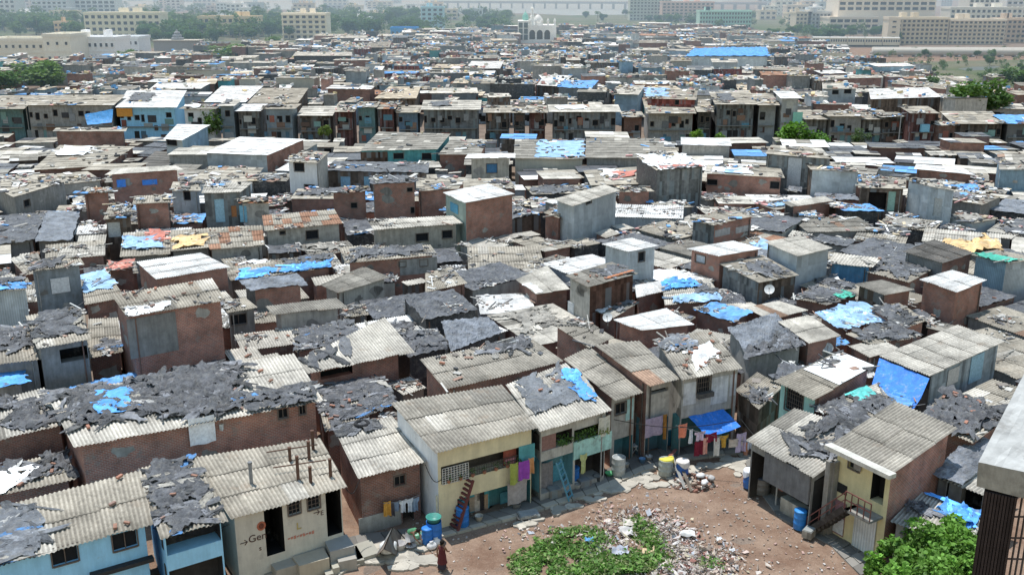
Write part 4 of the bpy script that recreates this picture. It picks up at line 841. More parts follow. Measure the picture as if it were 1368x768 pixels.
H('house','low brick wall house before the tower','low plain brick house between the tall tin house and the rag-draped tower',[(821,257),(874,256),(866,250),(822,251)],dv=18,zb=2.6,roof='asb',wall='brick',seed=106)
H('house','peeling brick house with whitewash','brick house with peeling whitewash and an open dark end wall',[(920,294),(953,301),(1010,288),(972,279)],dv=24,zb=2.6,rise=.1,roof='asb',wall='mixed',right='brick',seed=107,bricks=2)
for r_ in ((955,306,975,315),(983,302,1003,310)): panel(HOUSES[-1],'R','whitewash_patch',r_,(0.5,0.48,0.46),'cement',.003,.02)
H('house','grey board house upper right','tall grey board house with a pale hanging sheet, upper right',[(1022,206),(1112,213),(1078,196),(1030,194)],dv=42,zb=2.6,rise=.1,roof='asb',wall='mixed',seed=108)
panel(HOUSES[-1],'F','hanging_sheet',(1052,211,1070,254),(0.52,0.54,0.56),'cloth',.05,.05)
H('house','wide pale tin house upper right','wide pale corrugated tin house with a beige roof, upper right',[(1083,227),(1150,230),(1128,218),(1074,217)],dv=32,zb=2.6,rise=.1,roof='asb',wall='tinl',left='wood',seed=109)
H('shack','low brick hut with a plastic-edged white roof','low brick hut with a pale top and black plastic edges, upper right',[(1056,277),(1115,269),(1102,262),(1043,270)],dv=13,zb=2.6,rise=.1,roof='asbl',wall='brick',left='black',seed=110)
H('shack','low blue-sided hut upper right','low hut with dark blue plastic sides and a pale roof, right of the plastic-edged hut',[(1126,282),(1182,284),(1162,274),(1113,272)],dv=9,zb=2.6,rise=.1,roof='blue',wall='black',seed=111,tarps=[('slate',.1,.95,.1,.95,.05)])
H('house','dark open house with the green door','open dark house with a pale green door, between two tin houses upper right',[(1146,251),(1210,253),(1210,240),(1148,238)],dv=30,zb=2.6,roof='asb',wall='wood',seed=112,doors=[('F',1186,256,1196,282,(0.36,0.56,0.48))],voids=[('F',1160,257,1184,280,.8,(0.03,0.025,0.025))])
H('house','tin house with the pale side door','grey tin house with a rusty base and a pale side door, upper right',[(1210,241),(1241,249),(1279,255),(1250,239)],dv=41,zb=2.6,rise=.1,roof='asbl',wall='tin',right='tin',seed=113,doors=[('R',1247,265,1258,290,(0.48,0.49,0.48))])
H('house','low brick house with a cream roof edge','low brick house with a cream flat roof, upper right',[(1221,226),(1302,234),(1284,224),(1224,219)],dv=12,zb=2.6,rise=.1,roof='white',wall='brick',seed=114)
H('house','grey-roofed house with the blue wall, right edge','house with a dark grey roof and pale blue wall at the right edge',[(1335,227),(1400,228),(1388,206),(1332,206)],dv=27,zb=2.6,roof='grey',wall=('cement',(0.25,0.36,0.45)),seed=115)
H('shack','shack with the pale blue tarpaulin, upper right','low shack under a pale blue tarpaulin right of the tin house with the side door',[(1275,262),(1318,268),(1304,246),(1268,248)],dv=6,zb=2.6,rise=.1,roof='blue',wall='cementd',seed=116)
H('shack','shack beneath the orange tarpaulin','shack under a billowing faded orange tarpaulin near the right edge',[(1268,336),(1340,338),(1330,322),(1262,322)],dv=9,zb=2.8,roof='asb',wall='cementd',seed=117,tarps=[('orange',-.03,1.0,-.05,1.0,.28,.12,None,None,.6)])
# left of the middle band
H('house','brick house with two blue shutters','square brick house with two bright blue window covers',[(140,234),(245,227),(234,221),(154,225)],dv=40,zb=2.6,roof='asbl',wall='brick',seed=120)
hq=HOUSES[-1]
for r_ in ((156,240,168,250),(190,240,210,247)): panel(hq,'F','window_cover',r_,(0.06,0.24,0.72),'tarp',.02,.06)
H('house','brick wing with the reddish roof','brick wing with a rusty low roof, left of the house with blue shutters',[(107,259),(149,257),(148,250),(114,251)],dv=33,zb=2.6,roof='rust',wall='brick',seed=121)
H('house','brick annex below the blue shutters','narrow brick annex with a grey roof below the blue shutters',[(177,273),(228,271),(228,260),(180,262)],dv=32,zb=2.6,roof='asb',wall='brick',seed=122)
H('shack','shed with the white door','small shed with a white door and cluttered roof, left of the brick annex',[(138,294),(177,291),(175,274),(146,274)],dv=23,zb=2.6,roof='asb',wall='wood',seed=123,doors=[('F',144,297,161,317,(0.55,0.56,0.55))])
H('house','long dark brick house, left edge','long dark brick house with a flat grey roof at the left edge',[(18,264),(88,243),(70,238),(-25,242)],dv=29,zb=2.6,rise=.1,roof='asb',wall='cementd',right='brickd',seed=124,wins=[('F',32,267,40,276)])
H('shack','black tent-roofed shack, left','shack under a peaked slate plastic sheet on the left',[(47,324),(95,322),(108,284),(62,283)],dv=4,zb=2.6,rise=.5,roof='slate',wall='cementd',seed=125)
H('shack','plastic-patched shack, far left','wide shack patched with grey plastic beside the peaked slate one',[(-25,330),(46,322),(62,284),(-10,290)],dv=5,zb=2.6,rise=.4,roof='plastic',wall='cementd',seed=126)
H('house','blue-edged tin house with the white wing','two-part tin house with white roofs and bright blue edge, upper left',[(218,186),(243,188),(281,167),(237,166)],dv=26,zb=2.6,rise=.1,roof='white',wall='tin',right='tinb',seed=127,wins=[('F',223,187,236,194)])
H('shack','flat dark shack before the tin house','flat dark-roofed shack with blue side, below the blue-edged tin house',[(181,224),(221,225),(246,204),(208,202)],dv=5,zb=2.6,rise=.1,roof='dark',wall='blue',seed=128)
H('house','tin house with one window, left','grey tin house with one upper window, right of the blue-shuttered house',[(227,255),(268,255),(266,243),(231,243)],dv=28,zb=2.6,roof='asb',wall='tin',seed=129,wins=[('F',246,256,254,267)])
H('house','patchwork house with the blue plank doors','patchwork house with pale blue plank doors and a pale roof',[(269,259),(322,257),(338,244),(276,242)],dv=41,zb=2.6,rise=.2,roof='asbl',wall='mixed',seed=130,doors=[('F',287,266,300,297,(0.36,0.56,0.68)),('F',309,275,316,290,(0.5,0.22,0.1))])
H('house','broad pale-roofed house behind the patchwork one','broad house with a mottled pale roof behind the patchwork house',[(250,245),(338,243),(352,224),(280,222)],dv=3,zb=4.0,roof='asb',wall='tin',seed=131)
H('house','orange-tiled strip house','small house with an orange tile strip and a pale blue door',[(318,272),(364,272),(364,264),(320,264)],dv=29,zb=2.6,roof='tile',wall='cement',seed=132,doors=[('F',320,275,330,297,(0.22,0.46,0.60))])
H('shack','orange-rubble shack','low shack with orange rubble and tiles over grey sheets',[(280,334),(353,328),(350,301),(273,305)],dv=9,zb=2.6,roof='rust',wall='cement',seed=133,bricks=4)
H('shack','shack with the orange cloth heap','low shack with a heap of orange cloth on its roof',[(228,336),(280,331),(275,305),(228,308)],dv=9,zb=2.6,roof='asb',wall='cementd',seed=134,tarps=[('orange',.1,.9,.1,.6,.2)])
H('shack','shack with the blue and pink rags','low shack heaped with blue and pink rags',[(160,344),(227,340),(227,309),(165,311)],dv=5,zb=2.6,roof='asb',wall='cementd',seed=135,tarps=[('pale',.05,.8,.25,.75,.22),('red',.5,.9,.55,1.0,.18)])
H('house','long dark brick wall house, upper left','long windowless dark brick house with a thin flat roof, upper left',[(70,176),(168,176),(170,171),(75,171)],dv=21,zb=2.6,rise=.05,roof='asb',wall='brickd',seed=136)
H('shack','rubbish-strewn flat roof, upper left','broad flat roof strewn with pale rubbish bags, upper left',[(42,228),(140,222),(180,196),(80,194)],dv=8,zb=2.6,rise=.1,roof='asb',wall='brickd',seed=137,tarps=[('white',.1,.5,.5,.9,.3)])
H('shack','pale-topped shack below the peaked slate one','low shack with a white strip of sheet, below the peaked slate shack',[(75,347),(140,342),(140,328),(82,330)],dv=14,zb=2.6,roof='asbl',wall='brickd',seed=138)
H('shack','front-left shack with the pale eave','low shack with a pale corrugated eave beside the grey cabin',[(33,368),(60,364),(50,338),(12,345)],dv=6,zb=2.8,roof='asb',wall='brickd',seed=139)
for x_ in (h5,h6): pass
# deep blue awning slung off the plank house
a_,b_ = hpl.q[0], hpl.q[1]; c_,d_ = P(1216,549,3.45), P(1157,531,3.45)
mb = MB()
def aw(s,t):
    p=(a_*(1-s)+b_*s)*(1-t)+(d_*(1-s)+c_*s)*t; return Vector((p.x,p.y,p.z-.1-.5*math.sin(math.pi*t)*.7+.05*nz(s*5,t*4)))
mb.grid(aw,16,10,(0.035,0.20,0.68)); tag(mb.build('awning','tarp',None,loc=(a_+c_)/2,smooth=True),'deep blue tarpaulin awning slung from the end of the long plank house','awning')
# ------------------------------------------------------------------ the street row behind (two storeys, v 130-197)
# (u0,u1, eave v, back v, roof, wall, phrase)
ROW = [(-22,32,146,128,'asb','teal','teal-based house with a sagging roof at the left end of the far street row'),
 (32,152,141,127,'asb','cement','long grey house with three dark doorways in the far street row, left end'),
 (154,236,144,121,'white','paleblue','pale blue workshop with a wide white roof and an orange signboard'),
 (238,288,146,139,'grey','white','small white house with three windows in the far street row'),
 (290,313,142,133,'asbl','tinb','narrow blue house behind a small tree in the far street row'),
 (313,348,149,139,'white','woodg','plank house with a white lean-to roof in the far street row'),
 (348,394,146,139,'asb','tinb','house with a broad blue plank front under rubbish sacks in the far street row'),
 (396,444,155,142,'asbl','wood','dark house with a pale clean roof behind the yellow-green bush'),
 (445,473,150,140,'asb','redw','narrow rust-brown plank house beside the teal fronted one'),
 (474,503,144,136,'asb','teal','teal fronted narrow house in the far street row'),
 (503,528,146,137,'rust','redw','narrow house with a red upper wall in the far street row'),
 (528,561,151,141,'asb','blue','house with a blue upper wall between red and long beige-roofed houses'),
 (562,642,147,134,'asbl','mixed','wide patchwork board house with a long beige roof in the far street row'),
 (645,684,151,141,'asb','wood','dark house under rubble roof, left of the rusty one in the far row'),
 (684,704,151,143,'asb','black','narrow black fronted house in the far street row'),
 (704,732,151,141,'asb','redw','rusty red plank house with a dish in the far street row'),
 (733,830,150,140,'asbl','mixed','wide two-storey board house with one long ledge in the far street row'),
 (831,862,157,149,'asb','brickd','brick house with rubble roof right of the long ledge house'),
 (863,930,152,131,'asb','cement','house under a slumped grey rubble slope below the red wall'),
 (931,954,150,133,'asb','black','black gap-like dark house right of the red wall'),
 (955,1012,140,123,'asb','mixed','tall house with patchwork boards and a broad mottled roof, right of the red wall'),
 (1012,1042,141,125,'asb','tin','grey tin house left of the green-sheeted one'),
 (1043,1072,132,122,'white','tinl','tall tin house with a green sheet on its wall and white roof'),
 (1073,1110,160,147,'asb','woodg','low house with a ragged pale roof in the far street row'),
 (1106,1158,156,148,'asb','cement','house with a lean young tree before it in the far street row'),
 (1150,1194,160,147,'asb','woodg','house with pale plank walls near the middle right of the far row'),
 (1176,1216,157,150,'grey','wood','dark plank house left of the raised grey roof'),
 (1216,1256,152,142,'asb','redw','brown house with a raised grey roof and blue box in the far row'),
 (1253,1282,168,162,'asbl','brickd','low brick house under a small pale roof in the far row'),
 (1273,1344,166,149,'asb','wood','broad house with a mottled roof near the right end of the far row'),
 (1344,1400,166,154,'blue','tind','house with a blue patched roof at the right end of the far row')]
for i,(u0,u1,ve,vb_,rf,wl,ph) in enumerate(ROW):
    base = 198 if u0 < 600 else 199
    if u0 > 1200: base = 204
    w = u1-u0; rr = random.Random(500+i)
    wins = []; doors = []
    for k in range(max(2, int(w/11))):
        x = u0+3+rr.uniform(0,.35)*9+k*(w-8)/max(1,int(w/11)); y = ve+rr.uniform(5,12); 
        if rr.random()<.75: wins.append(('F',x,y,x+rr.uniform(3.5,7),y+rr.uniform(5,9)))
        y2 = ve+(base-ve)*.58
        if rr.random()<.7: doors.append(('F',x,y2,x+rr.uniform(4,7),base-4,rr.choice([(0.04,0.04,0.04),(0.12,0.2,0.26),(0.25,0.27,0.26),(0.16,0.09,0.07),(0.2,0.33,0.32)])))
    h = house('row_house', ph, ph if len(ph.split())<=16 else ' '.join(ph.split()[:16]), [(u0,ve),(u1,ve),(u1-(u1-684)*.03,vb_),(u0-(u0-684)*.03,vb_)], dv=base-ve, zb=0.0, rise=.5, roof=rf, wall=(WALL[wl][0],tuple((x*.55+.45*sum(WALL[wl][1])/3)*.75 for x in WALL[wl][1])) if wl not in ('paleblue','white') else wl, wins=wins, doors=doors, seed=700+i, group='two-storey houses in the far street row', inset=.5)
    A_,B_ = sidegeo(h,'F'); L_=(B_-A_).length; zm=h.ze
    for k in range(int(L_/1.3)+1):      # patched boards, sheets, ledges
        s=rr.uniform(.1,max(.2,L_-1.6)); z=rr.uniform(1.0,max(1.2,zm-1.5))
        panel(h,'F','wall_sheet',(s,min(L_-.1,s+rr.uniform(.6,1.6)),z,z+rr.uniform(.7,1.4)),jit(rr.choice([(0.3,0.31,0.32),(0.20,0.21,0.22),(0.13,0.09,0.075),(0.12,0.25,0.32),(0.42,0.42,0.4),(0.22,0.36,0.34),(0.25,0.16,0.12),(0.08,0.08,0.085),(0.3,0.12,0.09)]),.2,rr),'matte',.02+.01*k,.04,metric=True)
    panel(h,'F','ledge',(.2,L_-.2,zm*.5,zm*.5+.12),(0.25,0.24,0.22),'matte',.0,.5,metric=True)
    if i==2:
        panel(h,'F','signboard',(156,145,177,156),(0.72,0.33,0.06),'hard',.2,.05); 
    if i==20: pass
    if i==22: panel(h,'F','wall_sheet',(1059,150,1072,166),(0.30,0.62,0.50),'matte',.3,.04)
    if i==27: o=panel(h,'F','water_box',(1229,166,1240,176),(0.25,0.55,0.72),'hard',.3,.6)
    if i in (2,3,4,6,12,16,20): tarp(h,R.choice(['white','black','white']),.15,.5,.3,.8,.2,.07,'pale rags and sheeting on the roof of the '+' '.join(ph.split()[:6] if i!=6 else ['blue','plank-fronted','row','house']))
# blue awning in the row, red-walled upper house
mb=MB(); a_,b_=atY(113,153,HOUSES[-1].root.location.y-4),atY(151,146,HOUSES[-1].root.location.y-4); c_,d_=atY(149,164,HOUSES[-1].root.location.y-6),atY(117,167,HOUSES[-1].root.location.y-6)
mb.grid(lambda s,t:(a_*(1-s)+b_*s)*(1-t)+(d_*(1-s)+c_*s)*t+Vector((0,0,-.3*math.sin(math.pi*t)+.1*nz(s*4,t*4))),10,8,(0.06,0.26,0.55)); tag(mb.build('awning','tarp',None,loc=a_),'blue tarpaulin awning slung before the long grey house of the far row','awning')
house('house','red-walled upper house','house with long red upper wall and pale blue tarpaulin corner behind the far row',[(864,132),(930,134),(932,120),(862,118)],dv=20,zb=5.0,rise=.3,roof='asb',wall=('plank',(0.30,0.10,0.09)),seed=800,wins=[('F',902,133,907,140)],tarps=[('pale',.0,.42,.2,1.0,.08)])
def FH(label, short, q, dv, zb, roof, wall, **kw): return house('house', short, label, q, dv=dv, zb=zb, roof=roof, wall=wall, **kw)
FH('raised flat white block roof behind the pale blue workshop','white upper roof behind the pale blue workshop',[(200,119),(268,119),(282,111),(210,111)],5,5.0,'white','tind',seed=801)
FH('very broad bright white roofed hall, left of the corrugated hall','broad white roofed hall',[(272,137),(328,137),(352,115),(296,115)],6,5.0,'white','tinb',seed=802)
FH('broad grey corrugated hall behind the rubbish sacks','broad grey corrugated hall',[(330,138),(398,138),(412,118),(350,118)],5,5.0,'asb','wood',seed=803)
FH('hall with a long beige roof behind the teal fronted house','long beige hall roof',[(500,132),(556,132),(562,116),(520,116)],4,5.0,'tan','wood',seed=804)
FH('long warehouse under a bright blue tarpaulin, upper right','blue tarpaulin warehouse',[(918,76),(1026,76),(1022,64),(930,66)],18,3.0,'blue','tinl',seed=805,tarps=[('blue',-.02,1.02,.0,1.0,.3,.1)])
FH('square brick house amid rubbish heaps, upper right of centre','square brick house amid rubbish heaps',[(853,58),(892,58),(892,54),(855,54)],13,3.0,'asb','brick',seed=806)
FH('dark shed under a blue cloth top below the mosque','dark shed below the mosque',[(748,77),(783,78),(785,70),(750,70)],16,3.0,'asb','wood',seed=807)
FH('small grey house with two windows left of the blue warehouse','small grey house left of the blue warehouse',[(895,82),(924,82),(926,77),(897,77)],14,3.0,'asb','cement',seed=808)
FH('open black-fronted shed with a white roof corner, upper left','black-fronted shed upper left',[(391,75),(470,75),(470,70),(395,70)],16,3.0,'asbl','black',seed=809)
FH('dark brown shed with a grey roof, top left of centre','dark brown shed top left of centre',[(488,64),(520,64),(523,56),(494,56)],10,3.0,'asb','wood',seed=810)
FH('long shed with a blue tarpaulin edge, top centre','long shed with blue edge',[(510,99),(556,99),(562,94),(512,94)],8,3.0,'asb','redw',seed=811,tarps=[('blue',0,1,0,.5,.1)])
FH('pale blue tarpaulin roofed house left of the red wall','pale blue roofed house left of the red wall',[(745,117),(790,119),(800,108),(750,108)],6,4.5,'blue','tind',seed=812)
FH('house with a white tarpaulin roof, top centre','white tarpaulin roofed house',[(717,114),(748,116),(765,101),(727,101)],6,4.5,'white','wood',seed=813)
FH('tall blue-cornered house with a pale shelf roof, centre top','blue-cornered house',[(820,126),(853,127),(862,114),(822,116)],22,3.0,'asbl','tinb',seed=814)
FH('house with a white striped roof near the rubbish heaps, top centre','white striped roof house',[(622,92),(668,92),(673,82),(630,82)],8,4.0,'white','wood',seed=815)
FH('long white-walled house with a pale roof, upper right','long white roofed house upper right',[(1163,133),(1258,130),(1240,117),(1160,119)],14,3.0,'white','wood',seed=816)
FH('house with two upper windows and a clean pale roof, upper right','house with two upper windows upper right',[(1099,119),(1145,119),(1140,111),(1098,111)],22,3.0,'asbl','tin',seed=817,wins=[('F',1112,121,1120,126),('F',1128,120,1137,125)])
FH('long brick shed with a flat pale roof, upper right','long brick shed upper right',[(1098,106),(1180,104),(1176,100),(1100,101)],10,3.0,'asbl','brick',seed=818)
FH('flat roofed dark shed beside the blue warehouse','flat dark shed by the blue warehouse',[(1004,93),(1075,95),(1072,90),(1008,89)],12,3.0,'asb','wood',seed=819)
FH('house with a long grey roof above the far row, left of the tree','long grey roof house left of the round tree',[(1190,112),(1275,121),(1262,113),(1200,106)],6,3.0,'asb','brick',seed=820)
# ------------------------------------------------------------------ fill: low shacks packed between the measured houses
YARD = [P(*p,0) for p in ((250,800),(380,742),(470,712),(568,706),(660,688),(720,668),(812,640),(880,618),(920,605),(985,606),(1000,640),(1035,690),(1105,724),(1150,760),(1180,820),(700,900))]
CELL=.3; X0,Y0=-150.0,34.0; NX,NY=1000,560
occ=np.zeros((NY,NX),dtype=bool)
gx=X0+(np.arange(NX)+.5)*CELL; gy=Y0+(np.arange(NY)+.5)*CELL
def mark(poly, grow=0.0):
    xs=[p.x for p in poly]; ys=[p.y for p in poly]; cx_=sum(xs)/len(xs); cy_=sum(ys)/len(ys)
    i0=max(0,int((min(xs)-grow-X0)/CELL)-1); i1=min(NX,int((max(xs)+grow-X0)/CELL)+2); j0=max(0,int((min(ys)-grow-Y0)/CELL)-1); j1=min(NY,int((max(ys)+grow-Y0)/CELL)+2)
    if i1<=i0 or j1<=j0: return None
    XX,YY=np.meshgrid(gx[i0:i1],gy[j0:j1]); ins=np.zeros(XX.shape,dtype=bool); n=len(poly)
    for k in range(n):
        a,b=poly[k],poly[(k+1)%n]
        if abs(a.y-b.y)<1e-9: continue
        c=((a.y>YY)!=(b.y>YY))&(XX<(b.x-a.x)*(YY-a.y)/(b.y-a.y)+a.x); ins^=c
    return (slice(j0,j1),slice(i0,i1)),ins
def shr(q,k): c=(q[0]+q[1]+q[2]+q[3])/4; return [p+(c-p)*k for p in q]
for h in HOUSES:
    r_=mark(h.q)
    if r_: occ[r_[0]]|=r_[1]
r_=mark(YARD); occ[r_[0]]|=r_[1]
TREEP=P(1228,752,0)
for q in ([P(1105,800,0),P(1105,725,0),P(1180,700,0),P(1330,690,0),P(1400,800,0)],): 
    r_=mark(q); occ[r_[0]]|=r_[1]
# lane in front of the far street row
q=[P(-120,199,0),P(1500,203,0),P(1500,211,0),P(-120,204,0)]; r_=mark(q); occ[r_[0]]|=r_[1]
def angle_at(x,y):
    sw=0; sx=0; sy=0
    for h in HOUSES:
        d=h.q[1]-h.q[0]; w=1/((h.c.x-x)**2+(h.c.y-y)**2+4)**1.5; a=math.atan2(d.y,d.x)*2; sx+=w*math.cos(a); sy+=w*math.sin(a)
    return math.atan2(sy,sx)/2
LAND=list(HOUSES)
rf_=random.Random(99); FILL=[]
for (W_,D_,tries) in ((7.5,6.0,900),(6,4.6,1800),(4.8,4.0,3200),(3.8,3.2,5000),(2.8,2.6,6200),(2.0,1.9,6200)):
    for _ in range(tries):
        y=rf_.uniform(50,172)**1.0; x=rf_.uniform(-.72,.72)*y
        u_,v_=proj((x,y,2.5))
        if u_<-220 or u_>1600: continue
        a=angle_at(x,y)+rf_.gauss(0,.06); w=W_*rf_.uniform(.85,1.15)/2; d=D_*rf_.uniform(.85,1.15)/2; ca,sa=math.cos(a),math.sin(a)
        q=[Vector((x+sx*w*ca-sy*d*sa,y+sx*w*sa+sy*d*ca,0)) for sx,sy in ((-1,-1),(1,-1),(1,1),(-1,1))]
        r_=mark(shr(q,.10))
        if not r_ or occ[r_[0]][r_[1]].mean()>.02: continue
        r_=mark(q); occ[r_[0]]|=r_[1]; FILL.append((q,y))
FILL.sort(key=lambda e:e[1])
KINDS=[('asb',.34),('asbl',.22),('grey',.08),('plastic',.18),('slate',.04),('rust',.02),('white',.09),('blue',.03)]
ADJ={'asb':'mottled','asbl':'pale','grey':'mossy','plastic':'black plastic','slate':'slate plastic','rust':'rusty','white':'white','blue':'blue'}
WD={'brick':'brick','brickd':'dark brick','cementd':'dark cement','cement':'grey cement','tin':'tin','tind':'dark tin','woodg':'grey plank','wood':'brown plank','black':'plastic-wrapped'}
USED={}
def pick(t,r):
    x=r.random()*sum(w for _,w in t)
    for k,w in t:
        x-=w
        if x<=0: return k
    return t[0][0]
def nearlabel(q,look,c):
    ds=sorted([h for h in LAND if len(h.short.split())<=6],key=lambda h:(h.c-c).length_squared)[:12]; best=None
    for pre in ('','smaller ','cluttered ','plain '):
        for h in ds:
            d=h.c-c
            rel='behind' if -d.y>abs(d.x) else 'before' if d.y>abs(d.x) else 'right of' if d.x<0 else 'left of'
            s=pre+look+' '+rel+' the '+h.short
            if len(s.split())<=16 and len(h.short.split())<=6 and s not in USED: USED[s]=1; return s,rel+' the '+h.short
    return s,rel+' the '+h.short
REST=[]; NIND=235; cnt=0
for i,(q,y) in enumerate(FILL):
    r=random.Random(3000+i); area=(q[1]-q[0]).length*(q[3]-q[0]).length
    z=r.uniform(2.2,2.75) if y<105 else r.uniform(2.2,3.0)
    if y>105 and area>14 and r.random()<.25: z+=r.uniform(.6,1.5)
    tl=r.uniform(-.1,.38); rl=r.uniform(-.12,.12)
    qq=[Vector((p.x,p.y,z+dz)) for p,dz in zip(q,(0,rl,rl+tl,tl))]
    rk=pick(KINDS,r); wk=pick([('brick',.14),('brickd',.2),('cementd',.22),('cement',.12),('tin',.08),('woodg',.06),('wood',.08),('black',.12)],r)
    um_=proj((qq[0]+qq[2])/2)[0]
    if cnt>=NIND or not -20<um_<1388: REST.append((qq,rk,wk,z)); continue
    cnt+=1
    look='%s shack with %s roof'%(WD[wk],ADJ[rk])
    c=(qq[0]+qq[1]+qq[2]+qq[3])/4
    wins=[]
    lab,near_=nearlabel(qq,look,c)
    h=house('shack',lab,lab,None,quadw=qq,roof=rk,wall=wk,seed=4000+i,group='low shacks packed between the larger houses',cat='shack',inset=.12)
    if rk not in ('plastic','slate','blue') and area>8 and r.random()<(.62 if y<120 else .42):
        t_=r.choice(['black']*6+['slate','pale','white','dust','dust','dust'])
        a=r.uniform(0,.4); b=r.uniform(.55,1); e=r.uniform(0,.4); f=r.uniform(.55,1)
        h.short='shack '+near_; h.part=False
        tarp(h,t_,a,b,e,f,.17,.07,None,None,.7)
    if y<95 and r.random()<.35: h.short='low shack '+near_; roofbricks(h,r.randint(1,4))
print('FILL',len(FILL),'HOUSES',len(HOUSES),'BRICKS',len(BRICKS))
# ------------------------------------------------------------------ clutter on the roofs (uncountable)
def clutter(name,label,n,pickh,pal,szs,seed):
    r=random.Random(seed); mb=MB(); hs=[h for h in HOUSES if pickh(h)]; cen={}
    for _ in range(n):
        h=r.choice(hs)
        if id(h) not in cen: cen[id(h)]=[(r.random(),r.random(),r.uniform(.05,.16)) for _ in range(r.randint(1,3))]
        if r.random()<.75: c=r.choice(cen[id(h)]); s,t=min(.98,max(.02,r.gauss(c[0],c[2]))),min(.98,max(.02,r.gauss(c[1],c[2])))
        else: s,t=r.random(),r.random()
        p=bil(h.q,s,t); k=r.choice(szs); c=jit(r.choice(pal),.3,r)
        sz=(k[0]*r.uniform(.5,1.4),k[1]*r.uniform(.5,1.4),k[2]*r.uniform(.5,1.5))
        mb.box((p.x,p.y,p.z+.08+sz[2]/2),sz,r.uniform(0,3.1),c,0,r.uniform(-.1,.2))
    return tag(mb.build(name,'matte'),label,'clutter',None,'stuff')
PAL=[(0.42,0.40,0.36),(0.25,0.24,0.22),(0.08,0.08,0.085),(0.55,0.53,0.48),(0.25,0.22,0.19),(0.33,0.22,0.17),(0.18,0.16,0.14),(0.10,0.10,0.105),(0.14,0.145,0.155),(0.6,0.6,0.58),(0.12,0.12,0.12),(0.48,0.46,0.42)]
clutter('roof_clutter','loose stones, planks and scraps weighing down the shanty roofs',7500,lambda h:50<h.c.y<125 and h not in (h3,h5,h1,h4,h12,h7,h8) and (h.rk not in ('white','grey','dark','slate') or h.fill) and (h.rk!='asbl' or h.rnd.random()<.35),PAL,[(.2,.14,.07),(.16,.12,.06),(1.1,.08,.05),(.35,.25,.03),(.6,.35,.02),(.14,.14,.08),(1.9,.06,.05),(.5,.4,.02),(.25,.2,.05)],11)
clutter('far_roof_clutter','pale sacks, rags and scrap strewn on the more distant roofs',4800,lambda h:h.c.y>=100 and h.rk not in ('white','dark','slate') and (h.rk!='asbl' or h.rnd.random()<.4),PAL+[(0.7,0.68,0.63),(0.75,0.73,0.7),(0.15,0.33,0.6),(0.6,0.5,0.35),(0.55,0.3,0.28)],[(.4,.3,.15),(1.8,.14,.08),(.7,.45,.15),(1.3,.8,.05),(.3,.3,.2),(.5,.4,.08)],12)
# ------------------------------------------------------------------ the ground, yard and pavement
mb=MB(); mb.quad((-9000,-200,0),(9000,-200,0),(9000,12000,0),(-9000,12000,0)); tag(mb.build('ground','soil'),kind='structure')
mb=MB(); n_=90; y0_,y1_=33,78; xs_=(-22,30)
def yd(s,t):
    x=xs_[0]+(xs_[1]-xs_[0])*s; y=y0_+(y1_-y0_)*t; return (x,y,.03+.05*nz(x*.5,y*.5)+.03*nz(x*1.7,y*1.7,3))
mb.grid(yd,n_,n_); tag(mb.build('yard','dirt',None,smooth=True),kind='structure')
def pv(u,v,z=0): return P(u,v,z)
KERB=[(452,768),(500,733),(590,716),(690,690),(800,656),(862,628),(925,612),(990,604)]
INN=[(452,722),(485,712),(575,703),(665,682),(790,635),(850,608),(905,592),(990,588)]
mb=MB()
for i in range(len(KERB)-1):
    a,b=pv(*KERB[i],.16),pv(*KERB[i+1],.16); c,d=pv(*INN[i+1],.16),pv(*INN[i],.16); n=max(2,int((b-a).length/.8))
    for k in range(n):
        f0,f1=k/n+.006,(k+1)/n-.006; p0,p1,p2,p3=a.lerp(b,f0),a.lerp(b,f1),d.lerp(c,f1),d.lerp(c,f0); dz=R.uniform(-.03,.03); t_=jit((0.44,0.40,0.33),.2)
        m0,m1=p0.lerp(p3,.3),p1.lerp(p2,.3)
        for q_,tt in (((p0,p1,m1,m0),t_),((m0,m1,p2,p3),jit((0.20,0.185,0.165),.25))):
            mb.hexa([Vector((p.x,p.y,.0)) for p in q_]+[Vector((p.x,p.y,.17+dz)) for p in q_],tt)
RK=[(992,606),(1003,640),(1040,690),(1108,726),(1150,768)]; RI=[(1020,606),(1045,640),(1088,690),(1130,712),(1180,755)]
for i in range(len(RK)-1):
    a,b=pv(*RK[i],.12),pv(*RK[i+1],.12); d,c=pv(*RI[i],.12),pv(*RI[i+1],.12); n=max(2,int((b-a).length/.7))
    for k in range(n):
        f0,f1=k/n+.006,(k+1)/n-.006; p0,p1,p2,p3=a.lerp(b,f0),a.lerp(b,f1),d.lerp(c,f1),d.lerp(c,f0)
        for e in range(3):
            q_=[p0.lerp(p3,e/3+.01),p1.lerp(p2,e/3+.01),p1.lerp(p2,(e+1)/3),p0.lerp(p3,(e+1)/3)]; dz=R.uniform(-.04,.03); tt=jit((0.24,0.225,0.20),.3)
            mb.hexa([Vector((p.x,p.y,-.02)) for p in q_]+[Vector((p.x,p.y,.12+dz)) for p in q_],tt)
def slab(u,v,w,d,rz,t_=(0.46,0.42,0.35),h=.12):
    p=pv(u,v,0); a=[]
    for k in range(6):
        an=rz+k*math.pi/3+R.uniform(-.25,.25); a.append(Vector((p.x+math.cos(an)*w*R.uniform(.42,.6),p.y+math.sin(an)*d*R.uniform(.42,.6),0)))
    vs=[Vector((q.x,q.y,0)) for q in a]+[Vector((q.x,q.y,h+R.uniform(-.02,.02))) for q in a]
    mb.add(vs,[tuple(range(6,12))]+[(k,(k+1)%6,6+(k+1)%6,6+k) for k in range(6)],jit(t_,.2))
